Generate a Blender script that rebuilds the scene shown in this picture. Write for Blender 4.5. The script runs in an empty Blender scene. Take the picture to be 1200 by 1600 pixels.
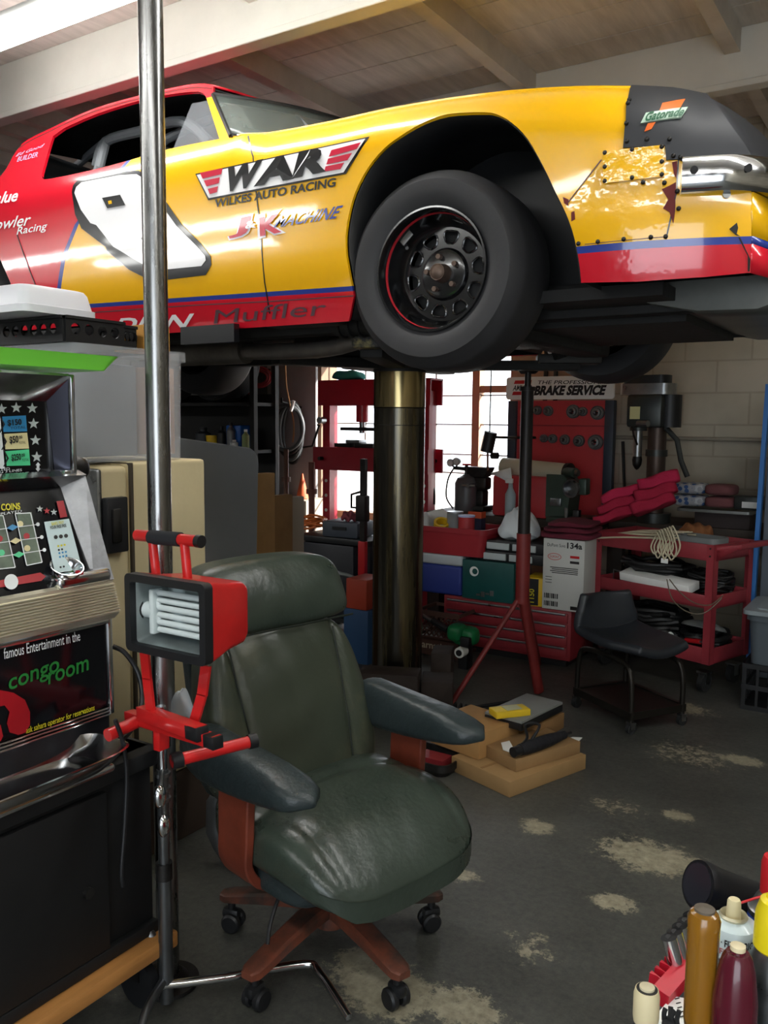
import bpy, bmesh, math, random
from mathutils import Vector, Matrix, Euler
from mathutils.geometry import tessellate_polygon
random.seed(7)
SC = bpy.context.scene
COL = SC.collection
PI = math.pi
R = math.radians
# ------------------------------------------------------------------ camera model (1200x1600 frame)
F = 1340.0
PITCH, ROLL, YAW, CH = R(6.0), R(0.5), R(57.2), 1.40
CAM = Vector((0, 0, CH))
_f = Vector((-math.cos(YAW), math.sin(YAW), 0)); _r = Vector((math.sin(YAW), math.cos(YAW), 0)); _z = Vector((0, 0, 1))
FWD = _f*math.cos(PITCH) - _z*math.sin(PITCH)
_u = _f*math.sin(PITCH) + _z*math.cos(PITCH)
RIGHT = _r*math.cos(ROLL) + _u*math.sin(ROLL)
UP = _u*math.cos(ROLL) - _r*math.sin(ROLL)
def ray(u, v): return RIGHT*((u-600)/F) - UP*((v-800)/F) + FWD
def at(u, v, X=None, Y=None, Z=None, D=None):
    """measure a place of the room: where the sight line through (u, v) meets the plane X, Y or Z"""
    d = ray(u, v)
    t = X/d.x if X is not None else Y/d.y if Y is not None else (Z-CH)/d.z if Z is not None else D
    return CAM + d*t

# ------------------------------------------------------------------ materials
MATS = {}
def lin(h):
    h = h.lstrip('#'); c = [int(h[i:i+2], 16)/255 for i in (0, 2, 4)]
    return [x/12.92 if x <= .04045 else ((x+.055)/1.055)**2.4 for x in c] + [1]
def mat(key, col, rough=.5, metal=0., var=0., vs=4., bump=0., bs=60., spec=.5, coat=0., col2=None, emit=0., trans=0., alpha=1., ior=1.45, rvar=0., c2lo=.45, c2hi=.62, detail=6, stretch=None):
    if key in MATS: return MATS[key]
    m = bpy.data.materials.new(key); m.use_nodes = True
    n, l = m.node_tree.nodes, m.node_tree.links
    b = n['Principled BSDF']; c = lin(col)
    b.inputs['Base Color'].default_value = c; b.inputs['Roughness'].default_value = rough; b.inputs['Metallic'].default_value = metal
    b.inputs['Specular IOR Level'].default_value = spec; b.inputs['IOR'].default_value = ior
    b.inputs['Coat Weight'].default_value = coat; b.inputs['Coat Roughness'].default_value = .05
    if trans: b.inputs['Transmission Weight'].default_value = trans
    if alpha < 1: b.inputs['Alpha'].default_value = alpha
    if emit: b.inputs['Emission Color'].default_value = c; b.inputs['Emission Strength'].default_value = emit
    if var or col2 or bump or rvar:
        tc = n.new('ShaderNodeTexCoord'); src = tc.outputs['Object']
        if stretch:
            mp = n.new('ShaderNodeMapping'); mp.inputs['Scale'].default_value = stretch; l.new(src, mp.inputs['Vector']); src = mp.outputs['Vector']
    if var or col2 or rvar:
        t = n.new('ShaderNodeTexNoise'); t.inputs['Scale'].default_value = vs; t.inputs['Detail'].default_value = detail; t.inputs['Roughness'].default_value = .65
        l.new(src, t.inputs['Vector'])
    if var or col2:
        r = n.new('ShaderNodeValToRGB'); l.new(t.outputs['Fac'], r.inputs['Fac'])
        if col2:
            r.color_ramp.elements[0].position = c2lo; r.color_ramp.elements[1].position = c2hi
            r.color_ramp.elements[0].color = c; r.color_ramp.elements[1].color = lin(col2)
        else:
            r.color_ramp.elements[0].position = .3; r.color_ramp.elements[1].position = .7
            r.color_ramp.elements[0].color = [x*(1-var) for x in c[:3]] + [1]; r.color_ramp.elements[1].color = [min(1, x*(1+var)) for x in c[:3]] + [1]
        l.new(r.outputs['Color'], b.inputs['Base Color'])
    if rvar:
        mr = n.new('ShaderNodeMapRange'); mr.inputs['To Min'].default_value = max(0, rough-rvar); mr.inputs['To Max'].default_value = min(1, rough+rvar)
        mr.inputs['From Min'].default_value = .3; mr.inputs['From Max'].default_value = .7
        l.new(t.outputs['Fac'], mr.inputs['Value']); l.new(mr.outputs['Result'], b.inputs['Roughness'])
    if bump:
        t2 = n.new('ShaderNodeTexNoise'); t2.inputs['Scale'].default_value = bs; t2.inputs['Detail'].default_value = 4
        l.new(src, t2.inputs['Vector'])
        bm = n.new('ShaderNodeBump'); bm.inputs['Strength'].default_value = bump; bm.inputs['Distance'].default_value = .02
        l.new(t2.outputs['Fac'], bm.inputs['Height']); l.new(bm.outputs['Normal'], b.inputs['Normal'])
        if coat: l.new(bm.outputs['Normal'], b.inputs['Coat Normal'])
    MATS[key] = m
    return m

# ------------------------------------------------------------------ mesh builder
def Tm(loc=(0, 0, 0), rot=(0, 0, 0), s=None):
    M = Matrix.Translation(Vector(loc)) @ Euler(rot).to_matrix().to_4x4()
    if s is not None: M = M @ Matrix.Diagonal((*((s, s, s) if not hasattr(s, '__len__') else s), 1))
    return M
def frame(o, x, y):
    """matrix whose local x, y run along the world vectors x, y"""
    x = Vector(x).normalized(); y = Vector(y); z = x.cross(y).normalized(); y = z.cross(x)
    M = Matrix((x, y, z)).transposed().to_4x4(); M.translation = Vector(o); return M
def zto(d):
    return Vector(d).normalized().to_track_quat('Z', 'Y').to_matrix().to_4x4()
def smooth_path(pts, n=6, closed=False):
    P = [Vector(p) for p in pts]; out = []; N = len(P)
    for i in range(N if closed else N-1):
        a, b, c, d = (P[(i-1) % N] if closed or i else P[0]), P[i], P[(i+1) % N], (P[(i+2) % N] if closed or i+2 < N else P[-1])
        for k in range(n):
            t = k/n
            out.append(.5*((2*b)+(c-a)*t+(2*a-5*b+4*c-d)*t*t+(3*b-a-3*c+d)*t**3))
    if not closed: out.append(P[-1])
    return out
class MB:
    def __init__(s, M=None):
        s.v = []; s.f = []; s.fm = []; s.mats = []; s.M = M.copy() if M else Matrix()
    def mi(s, m):
        if m not in s.mats: s.mats.append(m)
        return s.mats.index(m)
    def add(s, vs, fs, m, M=None):
        o = len(s.v); T = s.M @ M if M is not None else s.M; k = s.mi(m)
        s.v += [T @ Vector(p) for p in vs]; s.f += [[i+o for i in f] for f in fs]; s.fm += [k]*len(fs)
        return s
    def bm(s, bm, m, M=None):
        bm.verts.index_update()
        s.add([v.co.copy() for v in bm.verts], [[v.index for v in f.verts] for f in bm.faces], m, M); bm.free(); return s
    def box(s, c, d, m, rot=(0, 0, 0), bev=0, seg=2, M=None):
        bm = bmesh.new(); bmesh.ops.create_cube(bm, size=1)
        for v in bm.verts: v.co = Vector((v.co.x*d[0], v.co.y*d[1], v.co.z*d[2]))
        if bev: bmesh.ops.bevel(bm, geom=bm.edges[:], offset=min(bev, min(d)*.49), segments=seg, affect='EDGES', profile=.5)
        T = Tm(c, rot)
        return s.bm(bm, m, (M @ T) if M is not None else T)
    def box2(s, a, b, m, bev=0, seg=2, M=None):
        a, b = Vector(a), Vector(b)
        return s.box((a+b)/2, [abs(x) for x in (b-a)], m, bev=bev, seg=seg, M=M)
    def cyl(s, p0, p1, r, m, r2=None, n=20, caps=True, M=None):
        p0, p1 = Vector(p0), Vector(p1); T = zto(p1-p0); T.translation = p0; L = (p1-p0).length
        r2 = r if r2 is None else r2; vs = []; fs = []
        for k, (z, q) in enumerate(((0, r), (L, r2))):
            vs += [(q*math.cos(2*PI*i/n), q*math.sin(2*PI*i/n), z) for i in range(n)]
        fs = [(i, (i+1) % n, n+(i+1) % n, n+i) for i in range(n)]
        if caps: fs += [list(range(n))[::-1], list(range(n, 2*n))]
        return s.add(vs, fs, m, (M @ T) if M is not None else T)
    def lathe(s, prof, m, M=None, n=28, caps=True, arc=2*PI):
        vs = []; fs = []; K = len(prof); full = arc > 2*PI-.01; N = n if full else n+1
        for i in range(N):
            a = arc*i/n; c_, s_ = math.cos(a), math.sin(a)
            vs += [(r*c_, r*s_, z) for r, z in prof]
        for i in range(n):
            j = (i+1) % N
            fs += [(i*K+k, j*K+k, j*K+k+1, i*K+k+1) for k in range(K-1)]
        if caps and full:
            if prof[0][0] > 1e-6: fs.append([i*K for i in range(n)][::-1])
            if prof[-1][0] > 1e-6: fs.append([i*K+K-1 for i in range(n)])
        return s.add(vs, fs, m, M)
    def tube(s, pts, r, m, n=10, sm=0, closed=False, caps=True, M=None, flat=1.):
        P = [Vector(p) for p in pts]
        if sm: P = smooth_path(P, sm, closed)
        N = len(P); vs = []; fs = []; rr = r if hasattr(r, '__len__') else None
        t0 = (P[1]-P[0]).normalized(); ref = Vector((0, 0, 1)) if abs(t0.z) < .9 else Vector((1, 0, 0)); nn = (ref-t0*ref.dot(t0)).normalized()
        for i in range(N):
            if closed: t = P[(i+1) % N]-P[i-1]
            else: t = P[min(i+1, N-1)]-P[max(i-1, 0)]
            t = t.normalized() if t.length > 1e-9 else t0
            nn = nn-t*nn.dot(t); nn = nn.normalized() if nn.length > 1e-6 else t.orthogonal().normalized(); bb = t.cross(nn)
            q = rr[0]+(rr[1]-rr[0])*i/(N-1) if rr and len(rr) == 2 else (rr[min(i, len(rr)-1)] if rr else r)
            vs += [P[i]+nn*(q*flat*math.cos(2*PI*k/n))+bb*(q*math.sin(2*PI*k/n)) for k in range(n)]
        for i in range(N if closed else N-1):
            j = (i+1) % N
            fs += [(i*n+k, i*n+(k+1) % n, j*n+(k+1) % n, j*n+k) for k in range(n)]
        if caps and not closed: fs += [list(range(n))[::-1], list(range((N-1)*n, N*n))]
        return s.add(vs, fs, m, M)
    def prism(s, poly, t, m, M=None, holes=()):
        """polygon in local xy extruded along +z by t"""
        loops = [[Vector((x, y, 0)) for x, y in lp] for lp in [poly, *holes]]
        tri = tessellate_polygon(loops); flat = [p for lp in loops for p in lp]; n = len(flat)
        vs = flat+[Vector((p.x, p.y, t)) for p in flat]; fs = []
        for a, b, c in tri:
            if (flat[b]-flat[a]).cross(flat[c]-flat[a]).z < 0: b, c = c, b
            fs.append((a+n, b+n, c+n)); fs.append((c, b, a))
        o = 0
        for k, lp in enumerate(loops):
            L = len(lp); area = sum(lp[i].x*lp[(i+1) % L].y-lp[(i+1) % L].x*lp[i].y for i in range(L))
            for i in range(L):
                a, b = o+i, o+(i+1) % L
                q = (a, b, b+n, a+n)
                if (area < 0) != (k > 0): q = q[::-1]
                fs.append(q)
            o += L
        return s.add(vs, fs, m, M)
    def loft(s, secs, m, closed=True, caps=True, M=None):
        n = len(secs[0]); vs = [p for sc in secs for p in sc]; fs = []
        for i in range(len(secs)-1):
            fs += [(i*n+k, i*n+(k+1) % n, (i+1)*n+(k+1) % n, (i+1)*n+k) for k in range(n if closed else n-1)]
        if caps and closed: fs += [list(range(n))[::-1], list(range((len(secs)-1)*n, len(secs)*n))]
        return s.add(vs, fs, m, M)
    def grid(s, fn, nu, nv, m, M=None):
        vs = [fn(i/nu, j/nv) for i in range(nu+1) for j in range(nv+1)]
        fs = [(i*(nv+1)+j, (i+1)*(nv+1)+j, (i+1)*(nv+1)+j+1, i*(nv+1)+j+1) for i in range(nu) for j in range(nv)]
        return s.add(vs, fs, m, M)
    def sph(s, c, r, m, n=16, sc=(1, 1, 1), M=None):
        bm = bmesh.new(); bmesh.ops.create_uvsphere(bm, u_segments=n, v_segments=max(6, n//2), radius=r)
        T = Tm(c, s=sc); return s.bm(bm, m, (M @ T) if M is not None else T)
    def pillow(s, fn, m, n=14, p=4., M=None):
        """rounded cube: fn maps (x,y,z) in [-1,1]^3 to a place"""
        bm = bmesh.new(); bmesh.ops.create_cube(bm, size=2); bmesh.ops.subdivide_edges(bm, edges=bm.edges[:], cuts=n, use_grid_fill=True)
        for v in bm.verts:
            c = v.co; mx = max(abs(c.x), abs(c.y), abs(c.z)); q = (abs(c.x)**p+abs(c.y)**p+abs(c.z)**p)**(1/p)
            v.co = Vector(fn(*(c*(mx/q))))
        return s.bm(bm, m, M)
    def text(s, body, m, M, size=1., shear=0., bold=0., ext=.0006, align='LEFT', sx=1., space=1., warp=None):
        cu = bpy.data.curves.new('t', 'FONT'); cu.body = body; cu.size = size; cu.shear = shear; cu.offset = bold*size; cu.extrude = ext if warp is None else 0; cu.align_x = align
        cu.space_character = space; cu.resolution_u = 3
        ob = bpy.data.objects.new('t', cu); COL.objects.link(ob); dg = bpy.context.evaluated_depsgraph_get()
        me = bpy.data.meshes.new_from_object(ob.evaluated_get(dg)); bpy.data.objects.remove(ob); bpy.data.curves.remove(cu)
        S = Matrix.Diagonal((sx, 1, 1, 1))
        vs = [S @ v.co for v in me.vertices]; fs = [list(p.vertices) for p in me.polygons]; bpy.data.meshes.remove(me)
        if warp: s.add([warp(p) for p in vs], fs, m)
        else: s.add(vs, fs, m, M @ S if False else M)
        return s
    def build(s, name, parent=None, bev=0, bseg=2, angle=35, sub=0, solid=0, flat=False):
        me = bpy.data.meshes.new(name); me.from_pydata([tuple(v) for v in s.v], [], s.f)
        for m in s.mats: me.materials.append(m)
        me.polygons.foreach_set('material_index', s.fm)
        if not flat:
            me.polygons.foreach_set('use_smooth', [True]*len(me.polygons)); me.update(); me.set_sharp_from_angle(angle=R(angle))
        me.update()
        o = bpy.data.objects.new(name, me); COL.objects.link(o)
        if parent is not None: o.parent = parent
        if solid:
            d = o.modifiers.new('Solid', 'SOLIDIFY'); d.thickness = solid; d.offset = 0
        if sub:
            d = o.modifiers.new('Sub', 'SUBSURF'); d.levels = sub; d.render_levels = sub
        if bev:
            d = o.modifiers.new('Bev', 'BEVEL'); d.width = bev; d.segments = bseg; d.limit_method = 'ANGLE'; d.angle_limit = R(40)
        return o

# ------------------------------------------------------------------ scene split
def tag(o, label, cat, group=None, kind=None):
    o['label'] = label; o['category'] = cat
    if group: o['group'] = group
    if kind: o['kind'] = kind
    return o
def thing(name, label, cat, loc=(0, 0, 0), rz=0., group=None, rot=None):
    o = bpy.data.objects.new(name, None); COL.objects.link(o); o.empty_display_size = .05
    o.location = loc; o.rotation_euler = rot if rot else (0, 0, rz)
    return tag(o, label, cat, group)
def struct(o):
    o['kind'] = 'structure'; return o
def dup(root, loc=None, rz=None, label=None, rot=None, scale=None):
    def cp(o, par):
        c = o.copy(); COL.objects.link(c)
        if par: c.parent = par
        for ch in [x for x in o.children]: cp(ch, c)
        return c
    r = cp(root, None)
    if loc is not None: r.location = loc
    if rz is not None: r.rotation_euler = (0, 0, rz)
    if rot is not None: r.rotation_euler = rot
    if scale: r.scale = scale
    if label: r['label'] = label
    return r
def rrect(w, h, r, n=5, cx=0, cy=0):
    out = []
    for k, (sx, sy) in enumerate(((1, 1), (-1, 1), (-1, -1), (1, -1))):
        for i in range(n+1):
            a = k*PI/2+i*PI/2/n; out.append((cx+sx*(w/2-r)+r*math.cos(a), cy+sy*(h/2-r)+r*math.sin(a)))
    return out
def circ(r, n=20, cx=0, cy=0): return [(cx+r*math.cos(2*PI*i/n), cy+r*math.sin(2*PI*i/n)) for i in range(n)]
def star(r, cx=0, cy=0, n=5, q=.42): return [(cx+(r if i % 2 == 0 else r*q)*math.sin(PI*i/n), cy+(r if i % 2 == 0 else r*q)*math.cos(PI*i/n)) for i in range(2*n)]

BLACK = mat('black_plastic', '#17181a', .45, var=.25, vs=9)
RUBBER = mat('rubber', '#1b1c1d', .8, var=.2, vs=8, bump=.15, bs=90)
CHROME = mat('chrome', '#d9dbdd', .12, 1., rvar=.08, vs=14)
STEEL = mat('steel', '#8d8f90', .35, 1., var=.25, vs=10, rvar=.12)
DSTEEL = mat('dark_steel', '#3a3938', .45, .9, var=.35, vs=10, rvar=.12)
RED = mat('red_paint', '#b3181f', .35, var=.15, vs=6, coat=.3)
DRED = mat('dark_red_paint', '#85282e', .45, var=.22, vs=7, bump=.05)
WHITE = mat('white_paint', '#dfe2df', .5, var=.05)
PAPER = mat('paper', '#e4e6e2', .8, var=.05)
CARD = mat('cardboard', '#a9814f', .8, var=.12, vs=5)
CARD2 = mat('cardboard_dark', '#8a6840', .85, var=.15, vs=5)
INK = mat('ink', '#141416', .6)
YELLOW = mat('yellow_plastic', '#d9b21c', .45)
# ================================================================== the room
def floor_mat():
    m = bpy.data.materials.new('worn_painted_concrete'); m.use_nodes = True; n, l = m.node_tree.nodes, m.node_tree.links
    b = n['Principled BSDF']; tc = n.new('ShaderNodeTexCoord')
    def noise(s, d=8, r=.7, dist=0.):
        t = n.new('ShaderNodeTexNoise'); t.inputs['Scale'].default_value = s; t.inputs['Detail'].default_value = d; t.inputs['Roughness'].default_value = r; t.inputs['Distortion'].default_value = dist
        l.new(tc.outputs['Object'], t.inputs['Vector']); return t.outputs['Fac']
    def ramp(src, a, b_, ca=(0, 0, 0, 1), cb=(1, 1, 1, 1)):
        r = n.new('ShaderNodeValToRGB'); l.new(src, r.inputs['Fac']); e = r.color_ramp.elements; e[0].position = a; e[1].position = b_; e[0].color = ca; e[1].color = cb; return r.outputs['Color']
    def mix(f, a, b_, mode='MIX'):
        x = n.new('ShaderNodeMix'); x.data_type = 'RGBA'; x.blend_type = mode
        if hasattr(f, 'links'): l.new(f, x.inputs['Factor'])
        else: x.inputs['Factor'].default_value = f
        for s, v in ((6, a), (7, b_)):
            if hasattr(v, 'links'): l.new(v, x.inputs[s])
            else: x.inputs[s].default_value = v
        return x.outputs['Result']
    base = ramp(noise(2.2), .3, .72, lin('#2e302f'), lin('#53544f'))
    fine = ramp(noise(46, 8, .8), .38, .7, lin('#262725'), lin('#6a695f'))
    col = mix(.38, base, fine)
    # bare worn patches where the paint is gone: each where it lies on this floor
    patch = None
    for x, y, r, sx in WORN:
        v = n.new('ShaderNodeVectorMath'); v.operation = 'SUBTRACT'; l.new(tc.outputs['Object'], v.inputs[0]); v.inputs[1].default_value = (x, y, 0)
        mp = n.new('ShaderNodeMapping'); mp.vector_type = 'POINT'; mp.inputs['Rotation'].default_value = (0, 0, sx[1]); mp.inputs['Scale'].default_value = (1/(r*sx[0]), 1/r, 1)
        l.new(v.outputs[0], mp.inputs['Vector'])
        ln = n.new('ShaderNodeVectorMath'); ln.operation = 'LENGTH'; l.new(mp.outputs['Vector'], ln.inputs[0])
        mr = n.new('ShaderNodeMapRange'); mr.inputs['From Min'].default_value = .35; mr.inputs['From Max'].default_value = 1.1; mr.inputs['To Min'].default_value = .26*sx[2]; mr.inputs['To Max'].default_value = 0
        l.new(ln.outputs['Value'], mr.inputs['Value'])
        if patch is None: patch = mr.outputs['Result']
        else:
            a = n.new('ShaderNodeMath'); a.operation = 'MAXIMUM'; l.new(patch, a.inputs[0]); l.new(mr.outputs['Result'], a.inputs[1]); patch = a.outputs[0]
    a = n.new('ShaderNodeMath'); a.operation = 'ADD'; l.new(noise(21, 12, .85, .12), a.inputs[0]); l.new(patch, a.inputs[1])
    f = ramp(a.outputs[0], .62, .69)
    col = mix(f, col, ramp(noise(30, 8), .3, .7, lin('#6f6a58'), lin('#a39c85')))
    l.new(col, b.inputs['Base Color'])
    rr = n.new('ShaderNodeMapRange'); l.new(noise(6), rr.inputs['Value']); rr.inputs['To Min'].default_value = .3; rr.inputs['To Max'].default_value = .62; l.new(rr.outputs[0], b.inputs['Roughness'])
    bp = n.new('ShaderNodeBump'); bp.inputs['Strength'].default_value = .25; bp.inputs['Distance'].default_value = .01; l.new(noise(25, 8), bp.inputs['Height']); l.new(bp.outputs[0], b.inputs['Normal'])
    return m
def _w(u, v, r, e=1., rot=0., s=1.):
    p = at(u, v, Z=0); return (p.x, p.y, r, (e, rot, s))
WORN = [_w(1020, 1340, .15, 1.6, -.9), _w(1060, 1275, .06, 1.3, 0), _w(960, 1410, .07, 1.2), _w(840, 1292, .07, 1.3), _w(600, 1545, .14, 1.5, .5), _w(720, 1575, .1, 1.6), _w(560, 1500, .08), _w(720, 1365, .06, 1.6, 0, .8),
        _w(1060, 1105, .14, 1.7, .2, .8), _w(1160, 1188, .08, 1.5), _w(960, 1260, .1, 1.6, .2, .55), _w(830, 1480, .12, 1, 0, .5), _w(1080, 1180, .2, 1.5, 0, .55)]
X0, X1, Y0, Y1, ZC = -9.0, 3.2, -3.0, 5.71, 3.24
FLOOR = floor_mat()
f = MB(); f.box2((X0-.2, Y0-.2, -.1), (X1+.2, Y1+.2, 0), FLOOR); struct(f.build('floor'))
CEIL = mat('ceiling_boards', '#c9c3bc', .8, var=.18, vs=3, stretch=(6, .7, 1))
CREAM = mat('cream_beam_paint', '#cbc9c0', .6, var=.07, vs=2.5, bump=.06, bs=25)
DTAN = mat('joist_wood', '#c2bbb1', .75, var=.15, vs=3)
c = MB()
y = Y0
while y < Y1:                                    # ceiling boards run along the building
    c.box2((X0-.2, y, ZC), (X1+.2, min(y+.292, Y1+.2), ZC+.03), CEIL); y += .3
c.box2((X0-.2, Y0-.2, ZC+.028), (X1+.2, Y1+.2, ZC+.06), CEIL)
struct(c.build('ceiling'))
def beam(y, z0=3.0, t=.06, nm='beam'):
    b = MB(); b.box2((X0, y, z0), (X1, y+t, ZC), CREAM, bev=.004, seg=1); b.box2((X0, y-.012, z0-.03), (X1, y+t+.012, z0), CREAM, bev=.003, seg=1)
    return struct(b.build(nm))
beam(2.86, nm='trim_1'); beam(4.42, nm='trim_2'); beam(.2, nm='trim_3')
k = 4
for x in [-5.9, -5.55, -5.2, -4.9, -4.63, -4.27, -3.99, -3.74, -3.02, -2.5, -1.95, -.93, .2, 1.4, 2.5]:
    j = MB()
    if x == -2.5: j.box2((x-.035, .27, ZC-.11), (x+.035, 2.86, ZC), CREAM); struct(j.build('trim_%d' % k)); k += 1; continue
    j.box2((x-.035, 2.92, ZC-.11), (x+.035, 4.42, ZC), DTAN); j.box2((x-.035, 4.48, ZC-.11), (x+.035, Y1, ZC), DTAN)
    struct(j.build('trim_%d' % k)); k += 1
# walls -------------------------------------------------------------
def block_mat():
    m = bpy.data.materials.new('painted_block_wall'); m.use_nodes = True; n, l = m.node_tree.nodes, m.node_tree.links; b = n['Principled BSDF']
    tc = n.new('ShaderNodeTexCoord'); mp = n.new('ShaderNodeMapping'); mp.inputs['Rotation'].default_value = (R(90), 0, 0); l.new(tc.outputs['Object'], mp.inputs['Vector'])
    br = n.new('ShaderNodeTexBrick'); br.inputs['Scale'].default_value = 1; br.inputs['Brick Width'].default_value = .4; br.inputs['Row Height'].default_value = .2; br.inputs['Mortar Size'].default_value = .006
    br.inputs['Color1'].default_value = lin('#b3ab9a'); br.inputs['Color2'].default_value = lin('#ada593'); br.inputs['Mortar'].default_value = lin('#a09887'); l.new(mp.outputs[0], br.inputs['Vector'])
    t = n.new('ShaderNodeTexNoise'); t.inputs['Scale'].default_value = 1.6; t.inputs['Detail'].default_value = 8; l.new(tc.outputs['Object'], t.inputs['Vector'])
    r = n.new('ShaderNodeValToRGB'); r.color_ramp.elements[0].position = .3; r.color_ramp.elements[1].position = .6; r.color_ramp.elements[0].color = (.55, .54, .5, 1); r.color_ramp.elements[1].color = (1, 1, 1, 1); l.new(t.outputs['Fac'], r.inputs['Fac'])
    x = n.new('ShaderNodeMix'); x.data_type = 'RGBA'; x.blend_type = 'MULTIPLY'; x.inputs['Factor'].default_value = .8; l.new(br.outputs['Color'], x.inputs[6]); l.new(r.outputs['Color'], x.inputs[7]); l.new(x.outputs['Result'], b.inputs['Base Color'])
    b.inputs['Roughness'].default_value = .75
    bp = n.new('ShaderNodeBump'); bp.inputs['Strength'].default_value = .4; bp.inputs['Distance'].default_value = .01; l.new(br.outputs['Fac'], bp.inputs['Height']); bp.invert = True; l.new(bp.outputs[0], b.inputs['Normal'])
    return m
BLOCK = block_mat()
TANW = mat('tan_board_wall', '#a98d73', .8, var=.15, vs=3)
DWALL = mat('dim_gray_wall', '#5b5a57', .8, var=.2, vs=2)
WX0, WX1, WZ0, WZ1 = -4.32, -2.56, .62, 2.12     # the window opening
w = MB()
w.box2((X0-.2, Y1, 0), (-4.55, Y1+.2, ZC), DWALL); w.box2((-4.55, Y1, 0), (WX0, Y1+.2, ZC), TANW); w.box2((WX0, Y1, 0), (WX1, Y1+.2, WZ0), BLOCK); w.box2((WX0, Y1, WZ1), (WX1, Y1+.2, ZC), TANW)
w.box2((WX1, Y1, 0), (-1.95, Y1+.2, ZC), TANW); w.box2((-1.95, Y1, 0), (X1+.2, Y1+.2, ZC), BLOCK)
struct(w.build('wall_back'))
w = MB(); w.box2((X0-.2, Y0, 0), (X0, Y1, ZC), DWALL); struct(w.build('wall_left'))
w = MB(); w.box2((X1, Y0-.2, 0), (X1+.2, Y1, ZC), BLOCK); struct(w.build('wall_right'))
w = MB(); w.box2((X0, Y0-.2, 0), (-.6, Y0, ZC), DWALL); w.box2((-.6, Y0-.2, 2.5), (2.6, Y0, ZC), DWALL); w.box2((2.6, Y0-.2, 0), (X1, Y0, ZC), DWALL); struct(w.build('wall_front'))
# window: steel bars and wooden mullion, pane and sash
MUL = mat('mullion_wood', '#b08a70', .6, var=.1)
wf = MB()
for a, b_ in (((WX0, Y1, WZ0), (WX0+.05, Y1+.12, WZ1)), ((WX1-.05, Y1, WZ0), (WX1, Y1+.12, WZ1)), ((WX0, Y1, WZ0), (WX1, Y1+.12, WZ0+.05)), ((WX0, Y1, WZ1-.05), (WX1, Y1+.12, WZ1))): wf.box2(a, b_, MUL)
xm = at(741, 640, Y=Y1).x
wf.box2((xm-.03, Y1+.02, WZ0), (xm+.03, Y1+.1, WZ1), MUL); wf.box2((xm, Y1+.03, 1.62), (WX1, Y1+.09, 1.67), MUL)
BAR = mat('window_bar', '#8d8a86', .5, .6)
for z in (1.02, 1.16, 1.385, 1.6): wf.box2((WX0, Y1+.05, z-.005), (WX1, Y1+.065, z+.005), BAR)
for x in (-3.9, -3.6, -3.25): wf.box2((x-.006, Y1+.05, WZ0), (x+.006, Y1+.065, WZ1), BAR)
wo = struct(wf.build('window_1'))
g = MB(); g.box2((WX0+.04, Y1+.07, WZ0+.04), (WX1-.04, Y1+.074, WZ1-.04), mat('window_glass', '#c9d2d2', .04, alpha=.08, spec=.5)); g.build('pane', wo)
# wooden jamb post with electrical box left of the window
p = MB(); a = at(490, 640, Y=5.55)
PW = mat('post_wood', '#8f7560', .8, var=.2, vs=4, stretch=(4, 4, .6))
for dx, ww in ((-.13, .12), (-.005, .1), (.085, .06)): p.box2((a.x+dx-ww/2, 5.5, 0), (a.x+dx+ww/2, Y1, ZC), PW)
p.box2((a.x-.06, 5.46, 1.2), (a.x, 5.5, 1.33), mat('outlet_plate', '#b7a28e', .6)); struct(p.build('trim_20'))
# electrical conduit on the block wall
p = MB(); p.tube([(-1.95, 5.68, 1.31), (X1, 5.68, 1.31)], .013, mat('conduit', '#8b8577', .5, var=.1), n=10); p.box2((-1.93, 5.62, 1.24), (-1.83, 5.71, 1.38), mat('conduit_box', '#4b4a46', .6)); struct(p.build('trim_21'))
p = MB(); a = at(868, 575, Y=5.66); b_ = at(852, 575, Y=5.66)
for x in (a.x, b_.x): p.tube([(x, 5.67, 1.2), (x, 5.67, ZC)], .016, DSTEEL)
struct(p.build('trim_22'))
# the yard outside the window: pale concrete apron and a white garden wall
YARD = mat('pale_concrete', '#d8d2c8', .8, var=.05)
p = MB(); p.box2((-30, Y1+.2, -.12), (14, 24, -.02), YARD); struct(p.build('ground'))
# ================================================================== the race car on the lift (nose towards +X, near side faces -Y)
YC = 3.45
CAR = thing('race_car', 'red and yellow stock car number 8 raised on the lift column', 'car', (-2.2, YC, 1.70))
def carx(o): o.parent = CAR; o.matrix_parent_inverse = Matrix.Translation(-Vector((-2.2, YC, 1.70))); return o
def interp(t, x):
    if x <= t[0][0]: return t[0][1]
    for (a, p), (b, q) in zip(t, t[1:]):
        if x <= b: return p+(q-p)*(x-a)/(b-a)
    return t[-1][1]
def sstep(a, b, x):
    t = min(1, max(0, (x-a)/(b-a))); return t*t*(3-2*t)
TOPPX = [(395, 211), (430, 207), (520, 190), (600, 172), (700, 155), (800, 143), (900, 137), (985, 137), (1050, 141), (1100, 150)]
ZT = [(at(u, v, Y=2.60).x, at(u, v, Y=2.60).z) for u, v in TOPPX]
ZB = 2.42
def S(x, z):
    y = 2.52 + .7*max(0, 2.02-z)**2
    k = 10.
    lean = .62*(math.log1p(math.exp(min(40, (z-ZB)*k*4)))/(k*4))
    zt = interp(ZT, x); t = min(1.3, max(0, (z-(zt-.16))/.16)); roll = .085*t**2.4
    w = sstep(-2.34, -2.2, x)
    y += lean*(1-w)+roll*w
    if x > -1.05: y += .16*min(1, (x+1.05)/.62)**2.2
    y += .012*math.exp(-((z-2.2)/.05)**2)*sstep(-4.5, -2.6, x)*0
    return y
def Sn(x, z):
    e = .004
    return Vector(((S(x+e, z)-S(x-e, z))/(2*e), -1, (S(x, z+e)-S(x, z-e))/(2*e))).normalized()
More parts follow.
